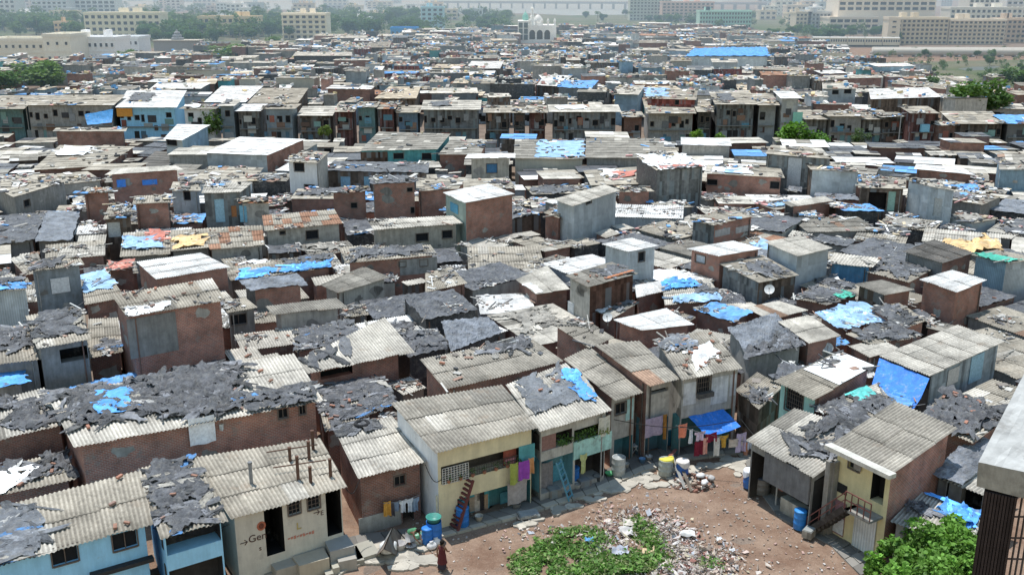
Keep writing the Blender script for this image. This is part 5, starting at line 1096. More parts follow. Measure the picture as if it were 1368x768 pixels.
for i in range(150):
    seg=R.choice([((505,745),(575,728)),((520,760),(600,745)),((690,704),(800,664)),((800,664),(862,640)),((862,640),(930,626)),((930,626),(990,612)),((870,650),(925,640)),((985,615),(1000,640)),((480,752),(545,745))])
    f=R.random(); u=seg[0][0]+(seg[1][0]-seg[0][0])*f+R.gauss(0,4); v=seg[0][1]+(seg[1][1]-seg[0][1])*f+R.gauss(0,2.6); slab(u,v,R.uniform(.5,1.1),R.uniform(.4,.8),R.uniform(0,3))
tag(mb.build('pavement','paint'),kind='structure')
def topbox(name,q,z,zb,tint,label,cat,mat='paint',group=None):
    ps=[P(*p,z) for p in q]; mb=MB(); mb.hexa([Vector((p.x,p.y,zb)) for p in ps]+ps,tint); c=(ps[0]+ps[2])/2; c.z=zb
    return tag(mb.build(name,mat,None,loc=c),label,cat,group)
def zq(pts): return [(300+x/3.691,560+y/3.691) for x,y in pts]
topbox('concrete_step',zq([(255,745),(368,712),(328,662),(213,695)]),.75,0,(0.42,0.38,0.31),'low concrete block before the left doorway of the toilet block','step')
topbox('concrete_step',zq([(368,722),(516,682),(488,630),(333,676)]),.85,0,(0.48,0.42,0.32),'longer tan concrete block between the two toilet doorways','step')
topbox('concrete_step',zq([(520,652),(640,622),(602,565),(490,592)]),1.05,0,(0.36,0.35,0.32),'highest concrete block below the right doorway of the toilet block','step')
topbox('concrete_step',zq([(562,703),(652,684),(632,638),(548,662)]),.62,0,(0.38,0.35,0.30),'square concrete block right of the toilet block steps','step')
topbox('concrete_step',zq([(535,735),(567,727),(545,682),(514,690)]),.45,0,(0.45,0.42,0.34),'narrow upper step between the concrete blocks by the toilet block','step')
topbox('concrete_step',zq([(500,768),(538,758),(515,712),(482,722)]),.25,0,(0.42,0.39,0.32),'narrow lower step between the concrete blocks by the toilet block','step')
topbox('concrete_step',zq([(200,765),(370,728),(360,715),(170,742)]),.35,0,(0.34,0.31,0.26),'long low kerb step in front of the left toilet doorway','step')
for k,(q,l) in enumerate((([(655,690),(765,655),(720,590),(640,615)],'wide grey paving platform left of the leaning board'),([(640,700),(690,690),(650,620),(600,640)],'mossy grey paving platform beside the toilet block'))):
    topbox('platform',zq(q),.3,0,(0.37,0.35,0.29),l,'platform')
# ------------------------------------------------------------------ drums, tubs, boards
def drum(u,v,z,r,hgt,tint,label,lid=None,name='drum',cat='drum',lidlabel=None):
    b=P(u,v,z); root=empty(name,b,label,cat)
    mb=MB(); pr=[(r*.94,0),(r,.04*hgt),(r,.30*hgt),(r*1.04,.33*hgt),(r,.36*hgt),(r,.63*hgt),(r*1.04,.66*hgt),(r,.69*hgt),(r*.97,.96*hgt),(r*.99,hgt),(r*.88,hgt),(r*.86,hgt-.06)]
    mb.lathe(b,pr,18,tint); mb.build('body','hard',root,smooth=True)
    if lid:
        mb=MB(); mb.lathe(b+Vector((0,0,hgt-.03)),[(r*1.02,0),(r*1.03,.07),(r*.8,.10),(.05,.11)],18,lid); mb.build('lid','hard',root,smooth=True)
    return root
BL=(0.025,0.17,0.52)
drum(580,719,.15,.40,1.0,BL,'large blue drum under a green tub, beside the small brick house')
b=P(580,719,.15); b.z=1.15; mb=MB(); mb.lathe(b,[(.30,0),(.38,.24),(.41,.26),(.36,.25),(.28,.05)],18,(0.06,0.27,0.22)); tag(mb.build('tub','hard',None,loc=b,smooth=True),'green plastic tub resting on the large blue drum','tub')
drum(571,724,.15,.28,.78,BL,'smaller blue drum left of the large one with the green tub',(0.03,0.2,0.6))
drum(618,701,.15,.34,1.0,BL,'blue drum in the ground floor doorway of the cream house',(0.03,0.2,0.55))
drum(766,645,.15,.33,.95,BL,'blue drum under the planted balcony',(0.04,0.22,0.6)); 
drum(826,633,.15,.40,1.1,(0.42,0.43,0.41),'pale grey drum beside the narrow peeling house')
drum(889,633,.15,.42,.95,(0.36,0.39,0.36),'grey drum with a yellow cloth over its rim')
drum(911,636,.1,.36,.95,(0.03,0.12,0.40),'blue drum with a white cloth over its top, mid yard',None)
drum(1001,650,.1,.36,1.0,(0.03,0.16,0.50),'blue drum topped with a white cover, beside two grey tanks')
drum(1017,657,.1,.46,.95,(0.19,0.18,0.17),'big dark grey tank right of the white-covered blue drum',(0.05,0.06,0.08))
drum(1029,648,.1,.44,1.0,(0.05,0.055,0.065),'big black tank behind the dark grey tank')
drum(1068,705,.1,.33,1.0,(0.03,0.22,0.60),'bright blue drum standing before the open shop counter',(0.04,0.25,0.62))
def drape(u,v,z,r,tint,label,name='cloth',cat='cloth',droop=.4,frac=1.0):
    b=P(u,v,.1); b.z=z; mb=MB(); ph=R.uniform(0,6)
    def fn(s,t):
        a=2*math.pi*s*frac+3.4; rr=r*1.05*min(1,t/.55)+.05*max(0,t-.55)*(1+.8*math.sin(a*5+ph)); zz=.05*(1-t) - max(0,t-.55)/.45*droop*(.7+.5*math.sin(a*2+ph)); return (b.x+rr*math.cos(a),b.y+rr*math.sin(a),b.z+zz)
    mb.grid(fn,26,9,tint); return tag(mb.build(name,'cloth',None,loc=b,smooth=True),label,cat)
drape(889,633,1.14,.42,(0.72,0.62,0.10),'yellow cloth draped over the rim of the grey drum',droop=.5,frac=.55); drape(911,636,1.09,.36,(0.72,0.66,0.60),'white cloth covering the mid-yard blue drum',droop=.3)
drape(1001,650,1.14,.36,(0.74,0.76,0.80),'white cover on the blue drum by the grey tanks',droop=.35)
def tub(u,v,z,r,hh,tint,label):
    b=P(u,v,z); mb=MB(); mb.lathe(b,[(r*.75,0),(r,hh),(r*1.06,hh+.01),(r*.95,hh-.01),(r*.7,.04)],18,tint); return tag(mb.build('tub','hard',None,loc=b,smooth=True),label,'tub')
tub(534,735,.05,.30,.42,(0.50,0.48,0.47),'pale grey bucket left of the washing woman'); tub(558,726,.05,.34,.40,(0.62,0.66,0.64),'white tub the woman is washing in'); tub(556,717,.35,.26,.22,(0.16,0.42,0.25),'green basin stacked behind the white washing tub')
tub(944,640,.05,.2,.2,(0.66,0.64,0.6),'small white bowl on the debris heap'); tub(771,652,.15,.22,.3,(0.6,0.62,0.62),'white bucket beside the blue drum under the planted balcony')
for (u,v,l) in ((577,732,'white plastic bag on the paving beside the washing woman'),(582,727,'smaller white bag behind the larger one near the washing woman')):
    b=P(u,v,.05); mb=MB(); mb.lathe(b,[(.22,0),(.30,.12),(.22,.26),(.08,.34),(.12,.4)],12,(0.78,0.76,0.74),0,.75,.5)
    for i in range(len(mb.v)): x=mb.v[i]; mb.v[i]=(x[0]+.06*nz(x[0]*9,x[1]*9,x[2]*9),x[1]+.06*nz(x[1]*9,x[0]*9),x[2])
    tag(mb.build('plastic_bag','cloth',None,loc=b,smooth=True),l,'bag')
b=P(849,604,.17); root=empty('stool',b,'white folding stool before the slender grey house','stool'); mb=MB(); mb.box(b+Vector((0,0,.5)),(.5,.4,.05),.3,(0.7,0.7,0.7)); mb.build('seat','hard',root)
for k in range(4):
    mb=MB(); x,y=(-.2,.2)[k%2],(-.15,.15)[k//2]; mb.bar(b+Vector((x,y,0)),b+Vector((-x*.4,y,.48)),.035,.035,(0.6,0.6,0.6)); mb.build('leg','metal',root)
for (u,v,r_,h_,t_,l) in ((814,634,.24,.14,(0.12,0.5,0.22),'bright green basin beside the pale grey drum'),(798,641,.26,.3,(0.10,0.10,0.11),'dark pot left of the green basin'),(836,624,.2,.26,(0.5,0.47,0.42),'beige pot right of the pale grey drum'),(858,617,.2,.24,(0.15,0.28,0.45),'small blue bucket under the lavender towel'),(867,613,.22,.2,(0.45,0.44,0.42),'grey basin under the lavender towel'),(1052,682,.22,.3,(0.25,0.13,0.09),'brown pot before the open shop'),(1046,672,.2,.24,(0.5,0.5,0.48),'pale pail before the open shop'),(690,678,.24,.3,(0.3,0.3,0.3),'grey pail under the grey ribbed mat'),(640,694,.22,.26,(0.55,0.5,0.42),'beige pail beside the poster-covered door')): tub(u,v,.17,r_,h_,t_,l)
for (u,v,sz,t_,l,rz) in ((740,662,(.7,.6,.45),(0.30,0.28,0.25),'grey crate at the foot of the blue ladder',.4),(706,688,(1.1,.7,.12),(0.42,0.40,0.36),'pale slab leaning by the platform under the mat',.3),(780,648,(.7,.5,.35),(0.25,0.22,0.2),'dark wooden box under the planted balcony',.5),(1080,716,(.6,.5,.4),(0.36,0.33,0.28),'cement block beside the bright blue drum',.9)):
    b=P(u,v,.17); mb=MB(); mb.box(b+Vector((0,0,sz[2]/2)),sz,rz,t_); mb.box(b+Vector((0,0,sz[2]+.02)),(sz[0]*.9,sz[1]*.9,.04),rz,jit(t_,.2)); tag(mb.build('crate','plank',None,loc=b),l,'crate')
# leaning boards hut
a,b_,c=P(498,742,0),P(524,712,0),P(505,690,2.0)
root=empty('board_shelter',P(510,735,0),'lean-to of grey boards sheltering a white tub, before the small brick house','shelter')
mb=MB(); x0,x1=P(500,744,0),P(521,712,0); top0,top1=P(512,733,1.35),P(524,704,1.35)
dn=(x1-x0).normalized(); pr_=Vector((dn.y,-dn.x,0)); th=pr_*.05
mb.hexa([x0,x1,x1+th,x0+th,top0,top1,top1+th,top0+th],(0.28,0.235,0.20)); mb.build('board','plank',root)
mb=MB(); y0_,y1_=P(532,742,0),P(538,716,0); mb.hexa([y0_,y1_,y1_-th,y0_-th,top0+th,top1+th,top1,top0],(0.17,0.155,0.14)); mb.build('board','plank',root)
mb=MB(); b=P(519,738,.2); mb.lathe(b,[(.2,0),(.42,.12),(.44,.5),(.3,.62),(.1,.66)],16,(0.80,0.80,0.78),0,.7,.4); tag(mb.build('tub','hard',None,loc=b,smooth=True),'upturned white tub inside the lean-to of grey boards','tub')
# ladders
def ladder(p0,p1,w,n,tint,label,wd=.06):
    p0,p1=Vector(p0),Vector(p1); d=(p1-p0); side=d.cross(Vector((0,0,1))).normalized() if abs(d.normalized().z)<.99 else Vector((1,0,0))
    root=empty('ladder',p0,label,'ladder')
    for k in (-1,1): mb=MB(); mb.bar(p0+side*w/2*k,p1+side*w/2*k,wd,wd,tint); mb.build('rail','matte',root)
    for i in range(n): mb=MB(); c=p0+d*((i+.5)/n); mb.bar(c-side*w/2,c+side*w/2,wd*.9,wd*.9,tint); mb.build('rung','matte',root)
s_,z_=wallhit(h5,'F',602,705); lb=wallpt(h5,'F',s_,.15,.25); s2,z2=wallhit(h5,'F',618,652); ladder(lb,wallpt(h5,'F',s2+.3,2.7,.05),.85,11,(0.15,0.055,0.05),'rusty red steel ladder leaning by the door of the cream house',.12)
s_,z_=wallhit(h6,'F',752,660); s2,_=wallhit(h6,'F',745,620); ladder(wallpt(h6,'F',s_,.15,.75),wallpt(h6,'F',s2,2.3,.05),.55,7,(0.14,0.33,0.42),'blue painted ladder leaning below the planted balcony',.07)
# ------------------------------------------------------------------ washing
def cloth_(h,side,r,tint,label,off=.35,cat='garment',shape='sheet',group='washing hung out to dry',kind='cloth'):
    s0,s1,z0,z1=rect(h,side,r,off); mb=MB(); ph=R.uniform(0,6); n=10
    def fn(a,b):
        s=s0+(s1-s0)*a; z=z1+(z0-z1)*b
        if shape=='shirt':
            c=(s0+s1)/2; k=1.0 if b<.35 else .62; s=c+(s-c)*k
        return wallpt(h,side,s,z+.03*math.sin(a*7+ph)*b-.04*math.sin(math.pi*a)*(1-b),off+.06*math.sin(a*9+ph)*(.3+b)+.03*nz(s*3,z*3,ph))
    mb.grid(fn,n,8,tint); return tag(mb.build(kind if kind!='cloth' else ('shirt' if shape=='shirt' else 'cloth'),'cloth',None,loc=wallpt(h,side,(s0+s1)/2,z1,off),smooth=True),label,cat,group)
def line(h,side,p,q,off=.35,label=None):
    s0,z0=wallhit(h,side,*p,off); s1,z1=wallhit(h,side,*q,off); mb=MB(); a,b=wallpt(h,side,s0,z0,off),wallpt(h,side,s1,z1,off)
    mb.tube([a.lerp(b,k/10)-Vector((0,0,.12*math.sin(math.pi*k/10))) for k in range(11)],.018,5,(0.25,0.25,0.25)); tag(mb.build('washing_line','matte',None,loc=a),label,'washing line')
line(h4,'F',(512,672),(562,660),.35,'washing line along the front of the small brick house')
for r_,t_,l,sh in (((513,669,522,689),(0.62,0.32,0.07),'orange-brown cloth, leftmost on the line of the small brick house','sheet'),((521,671,527,689),(0.10,0.09,0.10),'dark cloth right of the orange-brown one on the line','sheet'),((526,669,534,682),(0.22,0.27,0.36),'grey-blue trousers hanging on the small brick house line','sheet'),((534,667,543,684),(0.74,0.76,0.80),'first white shirt on the small brick house line','shirt'),((543,665,552,683),(0.70,0.73,0.78),'second white shirt, further right on that line','shirt'),((549,664,560,682),(0.28,0.36,0.47),'blue striped shirt at the right end of the line','shirt')): cloth_(h4,'F',r_,t_,l,shape=sh)
for r_,t_,l,of in (((681,618,692,647),(0.36,0.40,0.10),'olive green cloth hanging under the cream house balcony end',.4),((693,615,707,640),(0.32,0.08,0.42),'purple cloth hanging right of the olive one',.4),((706,611,713,632),(0.60,0.30,0.14),'orange-brown strip of cloth right of the purple one',.4),((678,642,704,672),(0.38,0.34,0.33),'grey ribbed mat hung beneath the olive and purple cloths',.25)): cloth_(h5,'F',r_,t_,l,of)
cloth_(h6,'F',(724,617,738,652),(0.30,0.27,0.27),'brown curtain in the doorway under the grey balcony',-.5); cloth_(h6,'F',(775,606,784,632),(0.50,0.52,0.25),'olive yellow shirt hanging under the mint parapet',.2,shape='shirt'); cloth_(h6,'F',(800,556,815,582),(0.62,0.60,0.52),'pale curtain at the right end of the planted balcony',.12)
cloth_(h8,'F',(862,557,885,582),(0.40,0.33,0.42),'lavender towel under the slender grey house',.3); cloth_(h8,'F',(885,553,891,586),(0.36,0.18,0.05),'brown patterned cloth right of the lavender towel',.3)
line(h9,'F',(903,568),(1010,592),1.6,'washing line sagging across the far corner of the yard')
for r_,t_,l,sh in (((906,566,918,584),(0.78,0.27,0.17),'coral cloth left of the blue awning','sheet'),((921,573,925,592),(0.7,0.72,0.78),'narrow white strip beside the coral cloth','sheet'),((928,576,942,588),(0.72,0.58,0.70),'pink-white shirt under the blue awning','shirt'),((928,589,939,608),(0.22,0.03,0.05),'long maroon cloth below the pink-white shirt','sheet'),((943,578,957,590),(0.26,0.03,0.06),'short maroon cloth under the blue awning','sheet'),((939,584,945,606),(0.78,0.42,0.34),'peach cloth beside the short maroon one','sheet'),((953,584,962,608),(0.74,0.72,0.66),'white trousers on the yard corner line','sheet'),((961,581,973,597),(0.66,0.40,0.08),'ochre shirt on the yard corner line','shirt'),((974,585,992,596),(0.68,0.60,0.52),'beige cloth right of the ochre shirt','sheet'),((984,578,996,603),(0.58,0.50,0.68),'lavender cloth on the yard corner line','sheet'),((993,590,1001,608),(0.62,0.30,0.20),'rust orange cloth at the end of the line','sheet'),((996,586,1005,600),(0.60,0.66,0.76),'pale blue cloth at the end of the line','sheet')): cloth_(h9,'F',r_,t_,l,1.6,shape=sh)
# blue awning of the stained house
sA=wallhit(h9,'F',919,554)[0]; sB=wallhit(h9,'F',966,549)[0]; zA=wallhit(h9,'F',942,551)[1]; mb=MB()
mb.grid(lambda a,b: wallpt(h9,'F',sA+(sB-sA)*a+.15*b,zA-.55*b-.18*math.sin(math.pi*a)*b+.05*nz(a*4,b*4),.05+1.5*b),14,10,(0.03,0.20,0.68)); tag(mb.build('awning','tarp',None,loc=wallpt(h9,'F',sA,zA,0),smooth=True),'bright blue awning over the doorway of the stained white house','awning')
cloth_(hb,'F',(252,556,288,593),(0.95,0.95,0.97),'white sheet hung on the wall of the long brick house',.12,'cloth',group=None)
cloth_(hb,'F',(293,566,299,575),(0.62,0.62,0.6),'small white rag right of the white sheet on the brick wall',.1,'rag',group=None)
# red debris heap, planks in the yard corner
def heap(u,v,rx,ry,hh,pal,n,label,name='debris_heap',sz=(.10,.35),seed=1,mat='matte'):
    r=random.Random(seed); mb=MB(); c=P(u,v,0)
    for _ in range(n):
        a=r.uniform(0,6.28); q=math.sqrt(r.random()); x,y=c.x+math.cos(a)*q*rx,c.y+math.sin(a)*q*ry; z=hh*max(0,1-q*q)*r.uniform(.3,1)
        mb.box((x,y,z+.05),(r.uniform(*sz),r.uniform(*sz)*.7,r.uniform(.03,.14)),r.uniform(0,3),jit(r.choice(pal),.3,r),0,r.uniform(-.6,.6))
    return tag(mb.build(name,mat,None,loc=c),label,'heap',None,'stuff')
heap(925,646,1.2,1.0,.4,[(0.24,0.12,0.09),(0.28,0.15,0.11),(0.20,0.12,0.09),(0.55,0.51,0.46),(0.36,0.28,0.22),(0.45,0.40,0.34)],110,'heap of reddish brick rubble and scraps in the yard corner',seed=3)
for u,v,l in ((936,637,'white sack on top of the reddish rubble heap'),(941,646,'white sack at the right foot of the rubble heap'),(950,640,'grey sack behind the rubble heap')):
    b=P(u,v,.35); mb=MB(); mb.lathe(b,[(.16,0),(.30,.08),(.24,.18),(.08,.24)],12,(0.76,0.74,0.72) if 'white' in l else (0.42,0.40,0.38),0,.7,R.uniform(0,3))
    for i in range(len(mb.v)): x=mb.v[i]; mb.v[i]=(x[0]+.08*nz(x[0]*7,x[1]*7,x[2]*7),x[1]+.08*nz(x[1]*7,x[0]*7),x[2]+.04*nz(x[0]*8,x[1]*8))
    tag(mb.build('sack','cloth',None,loc=b,smooth=True),l,'sack')
for (p0,p1,l,t_) in (((906,613,.9),(924,656,.1),'long weathered plank sloping off the grey drum',(0.34,0.28,0.22)),((897,608,1.0),(915,652,.1),'second plank beside the long sloping one, nearer the drum',(0.40,0.33,0.25)),((892,612,1.1),(903,600,.9),'short reddish plank lying across the grey drum',(0.30,0.12,0.09))):
    mb=MB(); a=P(*p0); b=P(*p1); mb.bar(a,b,.18,.05,t_); tag(mb.build('plank','plank',None,loc=b),l,'plank')
# ------------------------------------------------------------------ weeds and rubbish in the yard
rw=random.Random(21); mb=MB()
WEED=[((690,760),(745,705)),((745,720),(800,700)),((835,690),(880,690)),((720,768),(900,768)),((770,735),(890,735)),((860,705),(895,740))]
wc=[(730,755,2.6,2.2),(762,745,2.8,2.6),(745,725,1.6,1.6),(795,762,3.6,2.0),(850,758,2.4,2.4),(868,728,1.2,2.4),(855,707,1.1,1.6),(712,762,1.6,1.2),(795,725,1.4,.9),(830,768,3.0,1.6),(948,756,1.0,.7),(780,714,1.5,.8),(772,764,3.2,1.8),(880,748,1.2,2.0)]
for (u,v,rx,ry) in wc:
    c=P(u,v,0); nn=int(rx*ry*300)
    for _ in range(nn):
        a=rw.uniform(0,6.28); q=rw.random()**.6; x,y=c.x+math.cos(a)*q*rx*.75,c.y+math.sin(a)*q*ry*.75
        if nz(x*.9,y*.9,7)<-.30: continue
        z=rw.uniform(.02,.42)*(1-q*.5); L=rw.uniform(.09,.19); d1=Vector((rw.gauss(0,1),rw.gauss(0,1),rw.gauss(.2,.5))).normalized()*L; d2=Vector((rw.gauss(0,1),rw.gauss(0,1),rw.gauss(.1,.4))).normalized()*L*.8; b=Vector((x,y,z))
        mb.add([b,b+d1,b+d1+d2,b+d2],[(0,1,2,3)],jit(rw.choice([(0.14,0.28,0.055),(0.19,0.32,0.08),(0.11,0.22,0.05),(0.25,0.28,0.12)]),.35,rw))
tag(mb.build('weeds','leaf',None,loc=P(780,740,0)),'green weeds growing over the rubbish mound in the yard','weeds',None,'stuff')
rr=random.Random(31); mb=MB(); PALR=[(0.62,0.55,0.48),(0.70,0.62,0.56),(0.52,0.42,0.34),(0.72,0.66,0.62),(0.62,0.42,0.36),(0.40,0.33,0.27),(0.55,0.47,0.38),(0.66,0.58,0.52),(0.58,0.48,0.42),(0.62,0.54,0.46),(0.48,0.50,0.54),(0.66,0.58,0.40),(0.60,0.46,0.40),(0.42,0.20,0.16),(0.52,0.44,0.36),(0.70,0.64,0.58)]
for (u,v,rx,ry,n) in ((845,692,2.0,1.6,420),(818,722,1.5,2.4,700),(908,742,1.6,3.4,2000),(932,757,2.0,1.5,1000),(812,742,1.4,1.1,300),(735,712,2.6,.9,140),(885,708,1.3,1.6,600),(960,747,2.0,1.6,400),(912,764,2.2,1.0,900)):
    c=P(u,v,0)
    for _ in range(n):
        x,y=c.x+rr.gauss(0,rx*.48),c.y+rr.gauss(0,ry*.48); s=rr.choice([.04,.05,.06,.08,.12])*rr.uniform(.6,1.4); z=.08+rr.random()*.12
        d1=Vector((rr.gauss(0,1),rr.gauss(0,1),rr.gauss(0,.4)))*s; d2=Vector((rr.gauss(0,1),rr.gauss(0,1),rr.gauss(0,.4)))*s; b=Vector((x,y,z)); t_=tuple(x*.8 for x in jit(rr.choice(PALR),.25,rr))
        mb.add([b,b+d1,b+d1+d2+Vector((0,0,s*.6)),b+d2],[(0,1,2),(0,2,3)],t_)
for _ in range(1300):
    u=rr.uniform(480,1130); v=rr.uniform(640,768); 
    r_=mark([P(u-1,v-1,0),P(u+1,v-1,0),P(u+1,v+1,0),P(u-1,v+1,0)])
    b=P(u,v,.07)
    if rr.random()<.45 and u<800: continue
    s=rr.choice([.025,.03,.04,.06,.09]); mb.box(b,(s*1.6,s,s*.6),rr.uniform(0,3),tuple(x*.7 for x in jit(rr.choice(PALR[:7]),.25,rr)),0,rr.uniform(-.3,.3))
tag(mb.build('rubbish','matte',None,loc=P(880,735,0)),'scattered pale rubbish and stones strewn over the dirt yard','rubbish',None,'stuff')
for (u,v,s,t_,l) in ((918,715,.55,(0.78,0.76,0.73),'larger white rag on the right side of the rubbish mound'),(842,700,.6,(0.66,0.60,0.52),'crumpled beige cloth atop the rubbish mound'),(836,712,.55,(0.7,0.66,0.62),'crumpled white cloth below the beige one'),(828,738,.6,(0.5,0.52,0.58),'grey-blue cloth in the weeds'),(787,723,.32,(0.18,0.42,0.70),'small bright blue rag in the weeds'),(866,738,.45,(0.72,0.55,0.34),'tan cardboard scrap among the weeds'),(978,737,.22,(0.8,0.8,0.8),'small white bag on bare dirt, right of the mound'),(961,722,.2,(0.8,0.8,0.78),'small white scrap on the dirt above the bag')):
    b=P(u,v,.15); s*=.62; t_=tuple(x*.82 for x in t_); mb=MB(); ph=R.uniform(0,50); mb.grid(lambda a,c:(b.x+(a-.5)*s*2.2+.2*s*nz(a*3,c*3,ph),b.y+(c-.5)*s*1.8+.2*s*nz(c*3,a*3,ph+5),b.z+.14+.9*s*nz(a*2.5+ph,c*2.5)),9,9,t_)
    tag(mb.build('rag','cloth',None,loc=b,smooth=True),l,'rag')
# ------------------------------------------------------------------ people
def person(loc,rz,J,garment,gtint,hairt,label,skirt=None):
    """J: joint name -> local position; grown as one skinned body"""
    root=empty('person',loc,label,'person'); root.rotation_euler=(0,0,rz)
    V=[];E=[];Rd=[]
    def add(p,r,par=None):
        V.append(tuple(p)); Rd.append(r)
        if par is not None: E.append((par,len(V)-1))
        return len(V)-1
    g={k:Vector(v) for k,v in J.items()}
    pel=add(g['pelvis'],.14); sp_=add(g['pelvis'].lerp(g['chest'],.5),.12,pel); ch=add(g['chest'],.135,sp_); nk=add(g['neck'],.055,ch); hb_=add(g['neck'].lerp(g['head'],.55),.075,nk); hd=add(g['head'],.098,hb_); add(g['head']+(g['head']-g['neck']).normalized()*.10,.06,hd)
    f=g.get('face',Vector((0,-1,0))); add(g['head']+f*.115+Vector((0,0,-.02)),.016,hd)
    for s in ('l','r'):
        sh=add(g['sh'+s],.062,ch); el=add(g['el'+s],.042,sh); wr=add(g['wr'+s],.03,el); d=(g['wr'+s]-g['el'+s]).normalized(); pl=add(g['wr'+s]+d*.07,.034,wr)
        sx=d.cross(Vector((0,1,.3))).normalized()
        for k,L in ((-1.5,.065),(-.5,.085),(.5,.08),(1.5,.06)):
            m_=add(g['wr'+s]+d*(.07+L*.6)+sx*.02*k,.0095,pl); add(g['wr'+s]+d*(.07+L*1.15)+sx*.021*k+Vector((0,-.02,-.01)),.008,m_)
        t1=add(g['wr'+s]+d*.05+sx*.052,.011,pl); add(g['wr'+s]+d*.09+sx*.075,.009,t1)
        hp=add(g['hip'+s],.092,pel); kn=add(g['kn'+s],.06,hp); an=add(g['an'+s],.04,kn); add(g['an'+s]+Vector((0,-.05,-.05))+f*.02,.04,an); add(g['an'+s]+f*.17+Vector((0,0,-.06)),.03,len(V)-1)
    me=bpy.data.meshes.new('body'); me.from_pydata(V,E,[]); me.materials.append(M['skin'])
    o=bpy.data.objects.new('body',me); col.objects.link(o); o.parent=root
    md=o.modifiers.new('skin','SKIN'); md.use_smooth_shade=True
    sv=me.skin_vertices[0].data if me.skin_vertices else None
    if sv is None:
        bpy.context.view_layer.objects.active=o; bpy.ops.mesh.customdata_skin_add(); sv=me.skin_vertices[0].data
    for i,r in enumerate(Rd): sv[i].radius=(r,r)
    sv[0].use_root=True
    sb=o.modifiers.new('sub','SUBSURF'); sb.levels=1; sb.render_levels=1
    dg=bpy.context.evaluated_depsgraph_get(); m2=bpy.data.meshes.new_from_object(o.evaluated_get(dg)); o.modifiers.clear(); o.data=m2
    if not m2.materials: m2.materials.append(M['skin'])
    at=m2.attributes.new('tint','FLOAT_COLOR','POINT'); at.data.foreach_set('color',[.20,.105,.065,1.0]*len(m2.vertices))
    root['_wl']=(0,0,0)
    mb=MB(); rings,tn=garment; mb.tube([Vector(p) for p,_ in rings],[r for _,r in rings],16,tn,0,False); mb.build('dress','cloth',root,smooth=True)
    if skirt: mb=MB(); mb.tube([Vector(p) for p,_ in skirt[0]],[r for _,r in skirt[0]],16,skirt[1],0,False); mb.build('skirt','cloth',root,smooth=True)
    mb=MB(); H_=g['head']; mb.lathe(H_+Vector((0,0,.0))-f*.025,[(.055,-.08),(.108,-.02),(.115,.05),(.085,.11),(.02,.135)],12,hairt); b_=H_-f*.12+Vector((0,0,-.05)); mb.lathe(b_,[(.02,-.05),(.055,-.02),(.055,.03),(.02,.06)],10,hairt); mb.build('hair','matte',root,smooth=True)
    mb=MB(); sxx=f.cross(Vector((0,0,1))).normalized()
    for k in (-1,1): mb.box(H_+f*.098+sxx*.035*k+Vector((0,0,.012)),(.024,.02,.014),0,(0.02,0.015,0.012)); mb.box(H_+sxx*.10*k+Vector((0,0,-.005)),(.03,.02,.055),0,(0.2,0.105,0.065))
    mb.box(H_+f*.092+Vector((0,0,-.052)),(.05,.02,.012),0,(0.22,0.06,0.05)); mb.build('face','matte',root)
    del root['_wl']; return root
# walking woman in a dark dress, facing up the yard towards the houses
person(P(591,761,.08),math.radians(150),dict(pelvis=(0,0,.86),chest=(0,-.02,1.20),neck=(0,-.03,1.36),head=(0,-.05,1.49),shl=(.17,-.01,1.29),shr=(-.17,-.01,1.29),ell=(.22,.10,1.03),elr=(-.22,-.12,1.04),wrl=(.21,.08,.82),wrr=(-.19,-.30,.92),hipl=(.09,0,.82),hipr=(-.09,0,.82),knl=(.09,.02,.45),knr=(-.09,-.14,.46),anl=(.09,.22,.12),anr=(-.09,-.16,.09)),
  ([((0,-.02,1.33),.09),((0,-.02,1.27),.17),((0,-.01,1.10),.155),((0,0,.92),.17),((0,0,.80),.20),((0,0,.55),.22),((0,0,.42),.25)],(0.12,0.035,0.035)),None,(0.015,0.012,0.01),'dark-haired person in a dark maroon dress walking across the yard',
  ([((0,.01,.46),.20),((0,.02,.25),.21),((0,.02,.16),.23)],(0.05,0.045,0.055)))
person(P(551,732,.1),math.radians(55),dict(pelvis=(0,.22,.80),chest=(0,-.16,1.05),neck=(0,-.32,1.13),head=(0,-.44,1.12),face=(0,-.8,-.6),shl=(.17,-.24,1.06),shr=(-.17,-.24,1.06),ell=(.21,-.34,.80),elr=(-.21,-.34,.82),wrl=(.12,-.50,.62),wrr=(-.12,-.52,.60),hipl=(.09,.2,.78),hipr=(-.09,.2,.78),knl=(.12,.06,.44),knr=(-.12,.06,.44),anl=(.12,.14,.1),anr=(-.12,.14,.1)),
  ([((0,-.30,1.10),.09),((0,-.22,1.06),.165),((0,-.05,.98),.16),((0,.14,.86),.17)],(0.10,0.26,0.14)),None,(0.015,0.012,0.01),'person in a grey skirt and green top bending over a washing tub',
  ([((0,.18,.90),.17),((0,.16,.72),.22),((0,.12,.45),.27),((0,.12,.16),.31)],(0.48,0.46,0.45)))
